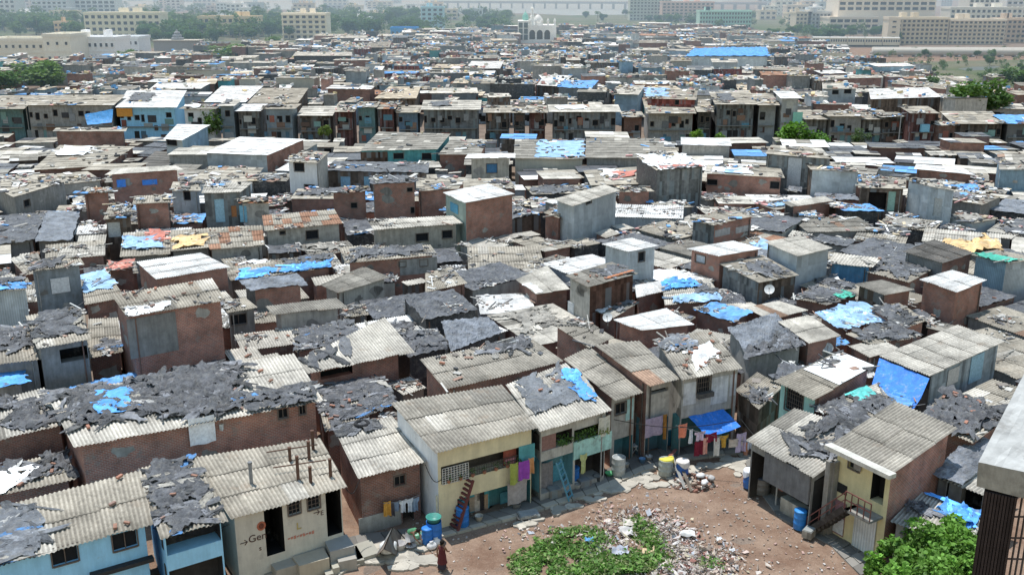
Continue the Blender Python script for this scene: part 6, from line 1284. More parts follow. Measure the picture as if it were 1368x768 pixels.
# ------------------------------------------------------------------ concrete ledge of the neighbouring block, close on the right
zt=17.6; q=[P(1307,617,zt),P(1460,650,zt),P(1520,470,zt),P(1383,470,zt)]
root=empty('concrete_ledge',P(1330,640,0),'stained concrete ledge on a dark ribbed column, close by at the right edge','ledge')
mb=MB(); th=.62
e_=[q[0]+Vector((.06,.04,-.5)),q[1]+Vector((0,0,-.5)),q[2]+Vector((0,0,-.5)),q[3]+Vector((0,0,-.5))]
lo=[v+Vector((0,0,-th)) for v in q]; lo[0]+=Vector((.05,.03,.05))
n=14
for fa,fb,ta,tb in ((q,None,0,0),):
    mb.grid(lambda s,t: bil(q,s,t)+Vector((0,0,.012*nz(s*9,t*9))),n,n,(0.46,0.455,0.43))
for i in range(4):
    a,b=q[i],q[(i+1)%4]; c,d=lo[(i+1)%4],lo[i]; mb.grid(lambda s,t:(a*(1-s)+b*s)*(1-t)+(d*(1-s)+c*s)*t,n,3,(0.38,0.365,0.32))
mb.quad(lo[3],lo[2],lo[1],lo[0],(0.3,0.29,0.27)); mb.build('slab','cement',root)
ca=P(1317,655,zt-th); cb=P(1356,664,zt-th); dx=(cb-ca); dx.z=0; w_=dx.length; dx.normalize(); dy=Vector((-dx.y,dx.x,0))
mb=MB(); c=ca+dx*w_/2+dy*w_/2; nrib=9
for sd in range(4):
    u_=[dx,dy,-dx,-dy][sd]; o_=[-dy,dx,dy,-dx][sd]
    for k in range(nrib):
        f0=(-.5+k/nrib)*w_; f1=f0+w_/nrib*.7; b0=c+o_*(w_/2); 
        mb.hexa([Vector(((b0+u_*f0).x,(b0+u_*f0).y,0)),Vector(((b0+u_*f1).x,(b0+u_*f1).y,0)),Vector(((b0+u_*f1+o_*.03).x,(b0+u_*f1+o_*.03).y,0)),Vector(((b0+u_*f0+o_*.03).x,(b0+u_*f0+o_*.03).y,0))]+[Vector(((b0+u_*f).x+o_.x*e,(b0+u_*f).y+o_.y*e,zt-th-.01)) for f,e in ((f0,0),(f1,0),(f1,.03),(f0,.03))],jit((0.045,0.033,0.03),.3))
mb.box((c.x,c.y,(zt-th)/2),(w_-.01,w_-.01,zt-th-.02),math.atan2(dx.y,dx.x),(0.03,0.023,0.021)); mb.build('column','matte',root)
mb=MB(); a=P(1362,690,zt-2); b=P(1362,790,zt-3.2)
for k in range(3): p=c+dx*(w_/2+.12+.1*k); mb.bar((p.x,p.y,zt-3.5),(p.x,p.y,zt-th),.03,.03,(0.08,0.07,0.07))
p0=c+dx*(w_/2); 
for k in range(4): z=zt-1.2-.5*k; mb.bar((p0.x,p0.y,z),(p0.x+dx.x*1.2,p0.y+dx.y*1.2,z+.35),.03,.03,(0.10,0.08,0.08))
mb.build('railing','metal',root)

# thin cables
for (p0,z0,p1,z1,l) in (((306,700),3.6,(205,705),4.1,'thin black cable between the toilet block and the blue house'),((480,640),3.6,(462,652),3.6,'thin black cable from the toilet block to the small brick house'),((568,620),3.5,(590,640),3.2,'thin black cable between the small brick house and the cream house'),((820,560),3.2,(990,560),3.6,'thin black cable strung along the far side of the yard'),((990,560),3.6,(1050,600),3.3,'thin black cable from the stained house to the open shop')):
    a=P(*p0,z0); b=P(*p1,z1); mb=MB(); mb.tube([a.lerp(b,k/12)-Vector((0,0,.5*math.sin(math.pi*k/12))) for k in range(13)],.022,5,(0.03,0.03,0.03)); tag(mb.build('cable','matte',None,loc=a),l,'cable')
# ------------------------------------------------------------------ trees
def leafcloud(mb,c,rad,n,tint,size,r,lobes=9,flat=.8):
    ls=[]
    for _ in range(lobes):
        d=Vector((r.gauss(0,1),r.gauss(0,1),r.gauss(.1,.7))); d=d.normalized()*r.uniform(.35,.78); ls.append((Vector((c[0]+d.x*rad,c[1]+d.y*rad,c[2]+d.z*rad*flat)),rad*r.uniform(.28,.5),r.uniform(.7,1.3)))
    for _ in range(n):
        lc,lr,lk=r.choice(ls); d=Vector((r.gauss(0,1),r.gauss(0,1),r.gauss(0,1))).normalized()*lr*r.uniform(.45,1.08); p=lc+d
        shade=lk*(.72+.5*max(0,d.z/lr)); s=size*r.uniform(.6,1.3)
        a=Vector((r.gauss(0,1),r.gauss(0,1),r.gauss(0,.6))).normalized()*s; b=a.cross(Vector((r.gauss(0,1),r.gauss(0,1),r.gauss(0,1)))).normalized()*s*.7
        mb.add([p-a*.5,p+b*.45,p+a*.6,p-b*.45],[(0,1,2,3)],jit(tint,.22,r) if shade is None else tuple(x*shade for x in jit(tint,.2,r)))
    return ls
def treeproto(hgt,rad,n,tint,size,seed,name='tree'):
    r=random.Random(seed); root=empty(name,(0,0,0),'x','tree'); mb=MB(); tr=hgt*.5
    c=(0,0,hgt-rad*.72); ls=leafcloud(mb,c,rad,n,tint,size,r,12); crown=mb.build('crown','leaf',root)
    mb=MB(); mb.tube([(0,0,0),(r.uniform(-.2,.2),r.uniform(-.2,.2),tr*.6),(0,0,hgt-rad)],[hgt*.035,hgt*.025,hgt*.018],8,(0.12,0.09,0.065))
    for lc,lr,_ in ls[:6]: mb.tube([(0,0,tr*.75),Vector((0,0,tr*.75)).lerp(lc,.55)+Vector((0,0,.2)),lc],[hgt*.016,hgt*.01,hgt*.005],6,(0.12,0.09,0.065))
    mb.build('trunk','matte',root); return root
def palmproto(hgt,seed):
    r=random.Random(seed); root=empty('palm_tree',(0,0,0),'x','palm tree'); mb=MB(); top=Vector((r.uniform(-.6,.6),r.uniform(-.6,.6),hgt))
    mb.tube([(0,0,0),top*.5+Vector((.2,0,0)),top],[.28,.2,.16],8,(0.20,0.17,0.14)); mb.build('trunk','matte',root)
    mb=MB()
    for k in range(18):
        a=2*math.pi*k/18+r.uniform(-.2,.2); L=r.uniform(2.6,3.6); up=r.uniform(.1,.9); prev=None
        for i in range(9):
            f=i/8; p=top+Vector((math.cos(a)*L*f,math.sin(a)*L*f,up*L*f-1.1*L*f*f*.8)); side=Vector((-math.sin(a),math.cos(a),0))*(.42*math.sin(math.pi*min(1,f*.9+.1))+.02)
            if prev is not None:
                for sgn in (-1,1): mb.add([prev,p,p+side*sgn+Vector((0,0,-.28)),prev+side*sgn*.9+Vector((0,0,-.22))],[(0,1,2,3)],jit((0.075,0.13,0.035),.3,r))
            prev=p
    mb.build('crown','leaf',root); return root
PT=[treeproto(9,4.9,2000,(0.10,0.19,0.05),.80,41),treeproto(10,5.6,2200,(0.075,0.155,0.05),.9,42),treeproto(8,5.0,2000,(0.13,0.21,0.06),.8,43),treeproto(11,5.2,2100,(0.085,0.15,0.05),.86,44)]
PP=[palmproto(9,51),palmproto(11,52)]
for p in PT+PP: p.location=(0,-500,0)
used_=set()
def plant(proto,u,v,hpx,label,group,z=0,y=None,wide=1.0):
    b=P(u,v,z) if y is None else Vector((atY(u,v,y).x,y,z)); f=b.y*cp+(CAMH-z)*sp
    base={0:9,1:10,2:8,3:11}.get(PT.index(proto)) if proto in PT else (9.5 if proto is PP[0] else 11.5)
    s=hpx*f/F/cp/base
    if id(proto) not in used_:
        used_.add(id(proto)); o=proto; o.location=b; o.rotation_euler=(0,0,R.uniform(0,6)); o.scale=(s*wide,s*wide,s); o['label']=label
    else: o=copy_tree(proto,b,R.uniform(0,6),(s*wide,s*wide,s),label)
    o['group']=group; return o
ONE=[(0,1305,166,57,1.25,'round dark green tree standing at the right end of the far street row'),(2,55,121,37,2.0,'bushy green tree among the shanty roofs at the far left'),(0,2,128,34,1.6,'darker tree at the left edge of the shanties'),(2,283,196,50,.8,'small green tree before the narrow blue house'),
 (2,366,72,22,1.3,'pale green tree at the edge of the shanties, upper left'),(2,308,84,23,2.6,'wide low yellow-green tree among roofs, upper left'),(2,172,90,22,1.3,'small olive tree right of the long white building'),(3,1240,128,26,1.3,'dark shrub beside the white rubbish sacks, upper right'),(0,1355,120,28,1.5,'dense tree at the right edge near the canal'),
 (2,575,55,18,1.4,'olive tree right of the blue shed, top centre'),(1,260,66,25,1.0,'dark tree left of the spired hut, upper left'),(0,1195,60,18,1.2,'tree before the long slab block, upper right'),(1,1110,56,19,1.2,'tree left of the train, upper right')]
for k,u,v,hp,wd_,l in ONE: plant(PT[k],u,v,hp,l,'single trees among the roofs',wide=wd_)
bt=random.Random(61)
def belt(n,u0,u1,v0,v1,h0,h1,label,group,palms=0):
    for i in range(n):
        v=v0+(v1-v0)*bt.random()**1.2; plant(bt.choice(PT),bt.uniform(u0,u1),v,bt.uniform(h0,h1),label,group)
    for i in range(palms): plant(bt.choice(PP),bt.uniform(u0,u1),bt.uniform(v0,v1),bt.uniform(h0,h1)*1.25,label.replace('leafy tree','coconut palm').replace('tree','palm'),group+', palms')
belt(19,-10,60,36,50,16,24,'leafy tree in the belt behind the long white building','trees in the left tree belt',3)
belt(22,60,200,40,52,16,24,'leafy tree in the belt before the cream block','trees in the left tree belt',4)
belt(33,190,350,40,60,16,24,'leafy tree in the palm grove, upper left','trees in the left tree belt',14)
belt(22,340,440,34,54,14,22,'leafy tree around the white apartment block','trees of the middle tree belt',4)
belt(30,430,560,30,48,13,22,'leafy tree in the dense belt left of the blue block','trees of the middle tree belt',3)
belt(22,560,690,26,46,10,17,'leafy tree between the blue block and the mosque','trees of the middle tree belt',2)
belt(19,150,600,18,28,7,12,'leafy tree among the distant low blocks','trees of the distant city',4)
belt(14,780,900,24,32,8,12,'leafy tree along the shore below the grey apartments','trees of the distant city',3)
belt(14,900,1010,26,40,9,13,'leafy tree round the mint green block','trees of the distant city')
belt(22,1030,1190,42,54,9,15,'leafy tree before the beige tower podium','trees on the right')
belt(28,1190,1368,44,58,10,17,'leafy tree before the long slab blocks','trees on the right')
belt(8,1210,1368,78,106,7,12,'leafy shrub on the canal bank','shrubs on the canal bank')
wr=random.Random(67); mb=MB()
for (u0,u1,v0,v1,n,h_) in ((-20,70,34,52,14,11),(60,200,36,50,18,11),(190,350,32,58,54,12),(340,440,28,52,34,11),(430,560,24,50,50,11),(560,690,20,46,34,10),(150,600,12,28,50,11),(-20,190,26,40,24,13),(880,1010,24,38,16,9),(1030,1190,38,52,20,8),(1190,1400,42,58,26,8),(1170,1400,70,80,22,3),(1190,1400,80,116,70,2.6),(1290,1400,110,150,14,2.4)):
    for _ in range(n):
        b=P(wr.uniform(u0,u1),wr.uniform(v0,v1),0); k=h_*wr.uniform(.6,1.15); t_=jit(wr.choice([(0.085,0.16,0.05),(0.10,0.18,0.06),(0.13,0.19,0.07)]),.2,wr)
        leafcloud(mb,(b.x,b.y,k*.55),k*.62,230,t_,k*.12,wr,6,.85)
tag(mb.build('woodland','leaf'),'distant woodland of mixed trees behind and beside the shanties','woodland',None,'stuff')
def bush(u,v,wpx,hpx,tint,label,n=900,lobes=7,z=0):
    b=P(u,v,z); f=b.y*cp+(CAMH-z)*sp; k=f/F; rad=wpx*k/2; hh=hpx*k; r=random.Random(int(u*7+v)); root=empty('bush',b,label,'bush')
    mb=MB(); leafcloud(mb,(b.x,b.y,b.z+hh*.62),rad,n,tint,max(.16,rad*.16),r,lobes,min(1.0,hh/rad*.55)); mb.build('crown','leaf',root)
    mb=MB(); mb.tube([b,b+Vector((0,0,hh*.6))],[rad*.06,rad*.03],6,(0.12,0.09,0.06)); mb.build('trunk','matte',root)
bush(435,203,23,42,(0.16,0.22,0.04),'yellow-green bush before the dark house of the far row')
bush(930,206,30,34,(0.16,0.28,0.03),'bright green bush below the red wall, left one',700,6); bush(955,206,46,26,(0.14,0.26,0.03),'lower bright green bush spreading right of the taller one',700,6)
bush(1055,208,60,40,(0.12,0.26,0.03),'bright green tree mass under the tin houses of the far row',1200,9); bush(1095,208,40,26,(0.10,0.22,0.03),'smaller green bush right of the bright green mass',600,6)
bush(1148,208,34,36,(0.09,0.13,0.06),'grey-green shrub before the cement house of the far row',800); bush(1213,206,16,18,(0.09,0.16,0.04),'little green shrub by the right-hand pole',400,5); bush(1325,208,18,24,(0.08,0.14,0.04),'green shrub before the broad mottled house of the far row',400,5)
# near tree, bottom right
r=random.Random(77); b=P(1232,800,0); root=empty('tree',b,'leafy bright green tree crown at the bottom right, beside the ribbed column','tree')
mb=MB()
for (u,v,z,rad,n) in ((1235,735,2.3,1.6,2300),(1195,745,1.9,1.2,1500),(1270,722,2.3,1.4,2000),(1215,765,2.2,1.4,1500),(1290,750,2.4,1.3,1700),(1250,770,2.6,1.5,1600),(1168,752,1.4,.7,500),(1300,705,1.9,.8,700),(1225,712,1.9,.9,800),(1185,770,1.5,.9,600)):
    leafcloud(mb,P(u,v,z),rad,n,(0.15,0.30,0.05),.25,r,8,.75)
mb.build('crown','leaf',root); mb=MB(); mb.tube([b,b+Vector((0,.3,1.2)),P(1235,745,2.0)],[.16,.13,.08],8,(0.13,0.10,0.07))
for (u,v,z) in ((1195,745,1.9),(1270,722,2.3),(1290,750,2.4)): mb.tube([b+Vector((0,.3,1.0)),P(u,v,z)],[.08,.03],6,(0.13,0.10,0.07))
mb.build('trunk','matte',root)
# ------------------------------------------------------------------ far shanties: one mass
rs=random.Random(5); mb=MB(); mb.mats=FM=['sheet','brick','cement','tin','plank','plastic','tarp','paint']
def vmin(u):
    pts=[(-100,86),(150,84),(200,76),(300,66),(400,58),(480,50),(560,44),(640,40),(700,36),(850,34),(940,38),(1010,42),(1060,48),(1090,64),(1165,84),(1230,95),(1300,112),(1500,140)]
    for (a,b),(c,d) in zip(pts,pts[1:]):
        if a<=u<=c: return b+(d-b)*(u-a)/(c-a)
    return 60
HC=[(h.c.x,h.c.y,max((h.q[1]-h.q[0]).length,(h.q[3]-h.q[0]).length)*.5,(h.q[1]-h.q[0]).length*.5+2,(h.q[3]-h.q[0]).length*.5+2) for h in HOUSES if h.c.y>175]
def shanty(mb,q,rk,wk,r,det):
    c=(q[0]+q[1]+q[2]+q[3])/4; fo=[p+(c-p)*.08 for p in q]; wm,wt=WALL[wk]; wi=FM.index(wm); t_=jit(wt,.25,r)
    for a,b in ((0,1),(1,2),(3,0)):
        A,B=fo[a],fo[b]; mb.quad(Vector((A.x,A.y,0)),Vector((B.x,B.y,0)),Vector((B.x,B.y,q[b].z-.05)),Vector((A.x,A.y,q[a].z-.05)),t_,wi)
    base=ROOF[rk]; mi={'plastic':5,'slate':5,'blue':6}.get(rk,0); nS,nT=(3,2) if det else (2,1)
    for i in range(nS):
        for j in range(nT):
            k=r.uniform(.78,1.18); bb=base
            if r.random()<.14: bb=r.choice([ROOF['asbl'],ROOF['plastic'],ROOF['grey'],ROOF['white']])
            dz=r.uniform(0,.08); mb.quad(*[bil(q,s,t)+Vector((0,0,dz+.05*(1-(t-j/nT)*nT))) for s,t in ((i/nS,j/nT-.02),((i+1)/nS,j/nT-.02),((i+1)/nS,(j+1)/nT),(i/nS,(j+1)/nT))],(bb[0]*k,bb[1]*k,bb[2]*k),mi)
    if r.random()<.4:      # dark openings on the front
        d=(fo[1]-fo[0]); d.z=0; L=d.length; d.normalize(); n=Vector((d.y,-d.x,0))*.05
        for k in range(int(L/2.5)):
            s=r.uniform(.4,max(.5,L-1.6)); z=r.uniform(.3,1)*q[0].z*.5; p=Vector((fo[0].x,fo[0].y,z))+d*s+n; mb.quad(p,p+d*1.1,p+d*1.1+Vector((0,0,1.2)),p+Vector((0,0,1.2)),(0.03,0.03,0.03),2)
for (q,rk,wk,z) in REST: shanty(mb,q,rk,wk,rs,True)
FK=[('asb',.24),('asbl',.28),('grey',.08),('plastic',.10),('white',.15),('blue',.05),('rust',.05),('tan',.05),('dark',.08)]
y=209.0; TOPS=[]
while y<1000:
    dp=4.6+(y-200)*.012; wd=dp*1.0; x=-.56*y-rs.uniform(0,wd)
    while x<.56*y:
        w=wd*rs.choice([.5,.7,.9,1.1,1.4,1.9])*rs.uniform(.85,1.15); d=dp*rs.uniform(.8,1.25); yy=y+rs.gauss(0,dp*.28); cx_=x+w/2; x+=w*rs.uniform(.96,1.12)
        u,v=proj((cx_,yy,3.5))
        if (684<u<750 and v<66) or (abs(u-52)<46 and 98<v<124) or (u<24 and 104<v<132) or (abs(u-308)<46 and 74<v<88): continue
        if v<vmin(u)+rs.gauss(0,1.5) or u<-40 or u>1410: continue
        if any(abs(cx_-a)<hw_+w*.5-1.2 and abs(yy-b)<hd_+d*.5-1 for a,b,_,hw_,hd_ in HC): continue
        z=rs.choice([2.6,3.0,3.2,3.6,4.2,5.0,6.0])*rs.uniform(.9,1.1); a=rs.gauss(0,.12); ca,sa=math.cos(a),math.sin(a); sl=rs.uniform(-.3,.7)
        q=[Vector((cx_+sx*w/2*ca-sy*d/2*sa,yy+sx*w/2*sa+sy*d/2*ca,z+(sl if sy>0 else 0))) for sx,sy in ((-1,-1),(1,-1),(1,1),(-1,1))]
        shanty(mb,q,pick(FK,rs),pick([('brick',.12),('brickd',.10),('cementd',.14),('tind',.10),('tin',.12),('wood',.14),('black',.1),('tinb',.05),('cement',.1),('plaster',.05),('teal',.02),('blue',.02),('redw',.015)],rs),rs,y<420); TOPS.append(q)
    y+=dp*.92
tag(mb.build('far_shanties',FM),'sea of distant shanty roofs stretching back from the street row','shanties',None,'stuff')
mb=MB(); PALF=[(0.72,0.70,0.65),(0.62,0.58,0.50),(0.45,0.42,0.38),(0.75,0.74,0.72),(0.16,0.36,0.62),(0.56,0.30,0.26),(0.66,0.54,0.32),(0.10,0.10,0.10),(0.4,0.45,0.42),(0.7,0.55,0.52)]
piles=[(rs.uniform(440,1180),rs.uniform(60,118),rs.uniform(6,26)) for _ in range(34)]+[(820,88,40),(790,68,24),(1130,82,30),(1110,75,18),(640,52,22),(700,90,26),(545,86,16),(1060,70,30),(960,104,26)]
def pile_at(q): 
    u,v=proj((q[0]+q[2])/2); return sum(1 for a,b,c in piles if abs(u-a)<c and abs(v-b)<c*.28)
for q in TOPS+[h.q for h in HOUSES if h.c.y>185]:
    y_=q[0].y; n=rs.choice([2,4,7,11])+24*pile_at(q) if y_<650 else rs.choice([0,2,4])
    for _ in range(min(n,46)):
        p=bil(q,rs.random(),rs.random()); s=rs.uniform(.25,.8)*(1+(y_-200)/900); hz=s*rs.uniform(.3,.9)
        mb.box((p.x,p.y,p.z+hz*.45+.08),(s*rs.uniform(.6,1.6),s,hz),rs.uniform(0,3),jit(rs.choice(PALF),.2,rs),0,rs.uniform(-.4,.4))
tag(mb.build('rubbish_sacks','matte'),'pale sacks and rubbish heaped on the distant shanty roofs','rubbish',None,'stuff')
# poles of the street row
for i,(u,v0,v1,l) in enumerate(((42,138,196,'thin pale lamp pole before the teal-based house'),(78,137,194,'thin lamp pole before the long grey house, left'),(185,140,196,'thin lamp pole in front of the pale blue workshop'),(385,150,196,'thin lamp pole near the yellow-green bush'),(588,146,197,'thin lamp pole before the patchwork board house'),(790,150,196,'thin lamp pole before the long ledge house'),(997,148,197,'thin lamp pole by the tall patchwork house'),(1199,154,201,'thin lamp pole near the right end of the row'))):
    b=P(u,v1,0); f=b.y*cp+CAMH*sp; hh=(v1-v0)*f/F/cp; root=empty('lamp_pole',b,l,'lamp pole','lamp poles along the street row')
    mb=MB(); mb.tube([b,b+Vector((0,0,hh))],[.10,.07],8,(0.5,0.5,0.48)); mb.build('pole','matte',root); mb=MB(); mb.bar(b+Vector((0,0,hh)),b+Vector((.8,-.3,hh+.1)),.12,.08,(0.5,0.5,0.5)); mb.build('lamp_arm','matte',root)
def dish(u,v,h,side,r,label,off=.5):
    s,z=wallhit(h,side,u,v,off); p=wallpt(h,side,s,z,off); root=empty('satellite_dish',p,label,'satellite dish'); n=Vector((-.3,-.75,.58)).normalized(); x=n.cross(Vector((0,0,1))).normalized(); y_=x.cross(n)
    mb=MB(); mb.grid(lambda a,b:p+x*(r*b*math.cos(2*math.pi*a))+y_*(r*b*math.sin(2*math.pi*a))+n*(.25*r*b*b),20,5,(0.62,0.62,0.60)); mb.build('reflector','hard',root,smooth=True)
    mb=MB(); mb.bar(p-y_*r*.6,p+n*r*.8,.03,.03,(0.3,0.3,0.3)); mb.box(p+n*r*.85,(.1,.1,.12),0,(0.4,0.4,0.4)); mb.build('feed_arm','metal',root)
    mb=MB(); mb.tube([p-n*.02,p-n*.15,p-n*.15-Vector((0,0,.6))],.035,6,(0.3,0.3,0.3)); mb.build('mast','metal',root)
def byshort(s): return next(h for h in HOUSES if h.short==s)
dish(1028,387,byshort('plank shed with rubble on its roof'),'F',.4,'round pale satellite dish at the corner of the plank shed')
dish(812,424,byshort('low brick house with the bright white roof'),'F',.36,'satellite dish left of the low brick house with the white roof')
dish(1106,465,byshort('wide-roofed brick house with the dish'),'R' if False else 'F',.36,'satellite dish on the brick house above the mint house',.15)
# ------------------------------------------------------------------ distant city
def building(name,label,u0,u1,vt,vb,depth,tint,nf,nb,wt=(0.10,0.11,0.12),cat='building',win=(.55,.5),slabs=True,group=None,z0f=0.0,roofbits=True,side=0,bal=False):
    tint=tuple(min(.9,x*1.4) for x in tint); b0=P(u0,vb,0); Y=b0.y; x0=b0.x; x1=atY(u1,vb,Y).x; H_=atY((u0+u1)/2,vt,Y).z; root=empty(name,((x0+x1)/2,Y,0),label,cat,group)
    mb=MB(); mb.hexa([(x0,Y,0),(x1,Y,0),(x1,Y+depth,0),(x0,Y+depth,0),(x0,Y,H_),(x1,Y,H_),(x1,Y+depth,H_),(x0,Y+depth,H_)],tint)
    mb.build('wall','facade',root)
    mb=MB(); e=.25
    for a,b,c,d in ((x0-e,Y-e,x1+e,Y+.2),(x0-e,Y+depth-.2,x1+e,Y+depth+e),(x0-e,Y+.2,x0+.2,Y+depth-.2),(x1-.2,Y+.2,x1+e,Y+depth-.2)): mb.hexa([(a,b,H_-.3),(c,b,H_-.3),(c,d,H_-.3),(a,d,H_-.3),(a,b,H_+.9),(c,b,H_+.9),(c,d,H_+.9),(a,d,H_+.9)],jit(tint,.06))
    mb.build('parapet','facade',root)
    fh=H_*(1-z0f)/nf; bw=(x1-x0)/nb; w_,h_=bw*win[0],fh*win[1]; proto=None
    for i in range(nf):
        for j in range(nb):
            p=(x0+bw*(j+.5),Y,H_*z0f+fh*(i+.52))
            if proto is None:
                mb=MB(); mb.box((0,-.04,0),(w_,.12,h_),0,wt,1); mb.box((0,-.2,-h_/2-.1),(w_*1.15,.5,.16),0,jit(tint,.1)); mb.box((0,-.16,h_/2+.1),(w_*1.15,.4,.14),0,jit(tint,.1))
                proto=mb.build('window',['facade','matte'],None); o=proto
            else: o=proto.copy(); col.objects.link(o)
            o.parent=root; o.location=(p[0]-root.location.x,0,p[2])
    if slabs:
        for i in range(1,nf+1):
            z=H_*z0f+fh*i-.05; mb=MB(); mb.hexa([(x0-.1,Y-(.9 if bal else .22),z-.14),(x1+.1,Y-(.9 if bal else .22),z-.14),(x1+.1,Y-.002,z-.14),(x0-.1,Y-.002,z-.14),(x0-.1,Y-(.9 if bal else .22),z+.12),(x1+.1,Y-(.9 if bal else .22),z+.12),(x1+.1,Y-.002,z+.12),(x0-.1,Y-.002,z+.12)],jit(tint,.08)); mb.build('floor_band','facade',root)
    if roofbits:
        for k in range(2):
            x=x0+(x1-x0)*R.uniform(.15,.85); mb=MB(); mb.box((x,Y+depth*.5,H_+1.6),((x1-x0)*.10,depth*.3,3.2),0,jit(tint,.1)); mb.build('roof_room','facade',root)
    return root
building('tower_block','pale grey tower block at the far left corner',-5,23,-30,30,18,(0.50,0.52,0.52),10,4)
building('tower_block','pale tower block, left one of the pair at top left',45,92,-30,28,18,(0.52,0.55,0.57),11,7,side=1)
building('tower_block','pale tower block with wider glass, right one of the pair',94,156,-30,27,18,(0.56,0.58,0.58),11,8,win=(.7,.6))
building('apartment_block','cream four-storey block behind trees, upper left',115,216,19,52,14,(0.62,0.58,0.47),4,12)
building('apartment_block','small orange-walled block left of the cream one',74,91,31,50,10,(0.55,0.42,0.28),3,3)
building('long_building','long low cream wing with small windows at the left edge',-20,62,55,86,20,(0.56,0.53,0.45),2,9,win=(.35,.25),roofbits=False)
building('long_building','blank taller cream block between the two low white wings',62,98,49,88,18,(0.60,0.57,0.49),2,3,win=(.25,.2),roofbits=False)
building('long_building','white two-storey building with a roof room, upper left',97,156,53,84,16,(0.64,0.66,0.66),2,8,win=(.4,.3))
building('long_building','low white annex with an arcade behind shanties, upper left',150,187,52,76,14,(0.60,0.62,0.63),2,5,win=(.4,.35),roofbits=False)
building('apartment_block','ochre block behind the palm grove',266,345,24,50,14,(0.55,0.46,0.32),3,10)
building('apartment_block','white five-storey block with balconies, left of top centre',378,437,20,53,14,(0.63,0.58,0.48),5,7,bal=True)
building('apartment_block','pale blue block with a bright blue strip, top centre',563,593,11,40,12,(0.36,0.52,0.58),5,4)
building('shed','bright blue shed behind the shanties, top centre',522,557,39,50,12,(0.05,0.26,0.55),1,6,win=(.5,.3),roofbits=False,slabs=False)
building('apartment_block','grey-green apartment block, left one near the sea',841,896,-2,28,16,(0.42,0.45,0.40),7,12)
building('apartment_block','pink apartment block right of the grey-green one',884,953,4,29,16,(0.52,0.40,0.35),6,12)
building('school_building','long mint green four-storey building, upper right of centre',934,1003,16,38,14,(0.36,0.52,0.46),4,18,bal=True)
building('tower_block','big beige tower block with grouped windows, top right',1117,1246,-40,45,26,(0.58,0.54,0.47),8,12,win=(.7,.55),z0f=.35)
building('podium','low beige podium with dark openings beside the big tower',1107,1172,25,46,20,(0.56,0.51,0.44),3,7,wt=(0.07,0.07,0.08),win=(.75,.55),roofbits=False)
building('slab_block','long weathered slab block with balcony rows, right of the train',1190,1264,26,60,14,(0.50,0.45,0.36),6,12,bal=True)
building('slab_block','second long slab block with balconies at the right edge',1266,1340,28,60,14,(0.52,0.47,0.39),6,12,bal=True)
building('tower_block','pale tower block rising behind the second slab block, top right',1290,1330,-12,44,16,(0.55,0.54,0.50),10,6,win=(.6,.5))
building('tower_block','tall pale tower at the right edge behind the brownish slab',1340,1385,-16,42,16,(0.54,0.54,0.53),10,6,win=(.6,.5))
building('slab_block','brownish slab block at the right edge, partly cut off',1336,1400,27,58,14,(0.46,0.38,0.30),5,10,bal=True)
building('apartment_block','white-roofed block behind the slab blocks, top right',1266,1375,12,48,14,(0.56,0.55,0.50),5,16)
building('apartment_block','grey block left of the beige podium',1062,1082,18,44,14,(0.48,0.44,0.36),5,4)
building('apartment_block','dark grey block behind trees, upper right of centre',1078,1108,18,44,14,(0.34,0.36,0.37),5,6)
building('stair_tower','tall blank stair tower at the left end of the slab block',1184,1200,26,61,6,(0.52,0.47,0.39),5,1,win=(.3,.3),roofbits=False,slabs=False)
cb=random.Random(91)
for i in range(84):
    u=cb.choice([cb.uniform(150,690),cb.uniform(150,690),cb.uniform(1010,1110),cb.uniform(-10,150)]); vb=cb.uniform(8,36); w=cb.uniform(14,34); hh=cb.uniform(8,20); t=jit(cb.choice([(0.60,0.58,0.53),(0.56,0.50,0.40),(0.62,0.63,0.63),(0.50,0.44,0.38),(0.44,0.48,0.50)]),.1,cb)
    building('distant_block','low pale apartment block in the hazy distant city, among trees',u,u+w,vb-hh,vb,14,t,cb.randint(2,4),max(3,int(w/6)),group='distant pale apartment blocks',roofbits=i%2==0,slabs=False)
for i in range(14):
    u=cb.uniform(1010,1368); vb=cb.uniform(2,12); w=cb.uniform(10,26); building('distant_tower','hazy grey tower in the far distance at top right',u,u+w,vb-cb.uniform(14,30),vb,30,(0.45,0.48,0.50),6,4,group='hazy far towers',slabs=False)
for i in range(12):
    u=cb.uniform(160,560); vb=cb.uniform(-2,6); w=cb.uniform(10,22); building('distant_tower','hazy grey tower in the far distance at top left',u,u+w,vb-cb.uniform(6,16),vb,30,(0.47,0.49,0.50),6,4,group='hazy far towers, left',slabs=False)
# mosque
Y=P(718,58,0).y
def mx(u): return atY(u,50,Y).x
def mz(v): return atY(718,v,Y).z
root=empty('mosque',(mx(718),Y,0),'white mosque with a green dome, a white dome and a slim minaret','mosque')
MW=(0.95,0.95,0.91)
mb=MB(); mb.hexa([(mx(706),Y,0),(mx(743),Y,0),(mx(743),Y+16,0),(mx(706),Y+16,0),(mx(706),Y,mz(34)),(mx(743),Y,mz(34)),(mx(743),Y+16,mz(34)),(mx(706),Y+16,mz(34))],MW); mb.build('wall','facade',root)
mb=MB(); mb.hexa([(mx(692),Y-1.5,0),(mx(706),Y-1.5,0),(mx(706),Y+12,0),(mx(692),Y+12,0),(mx(692),Y-1.5,mz(28)),(mx(706),Y-1.5,mz(28)),(mx(706),Y+12,mz(28)),(mx(692),Y+12,mz(28))],jit(MW,.05)); mb.build('tower','facade',root)
for i in range(3):
    for j in range(2):
        mb=MB(); mb.box((mx(695.5+7*j),Y-1.6,mz(34+8*i)),(2.0,.3,2.6),0,(0.16,0.19,0.18)); mb.build('window','matte',root)
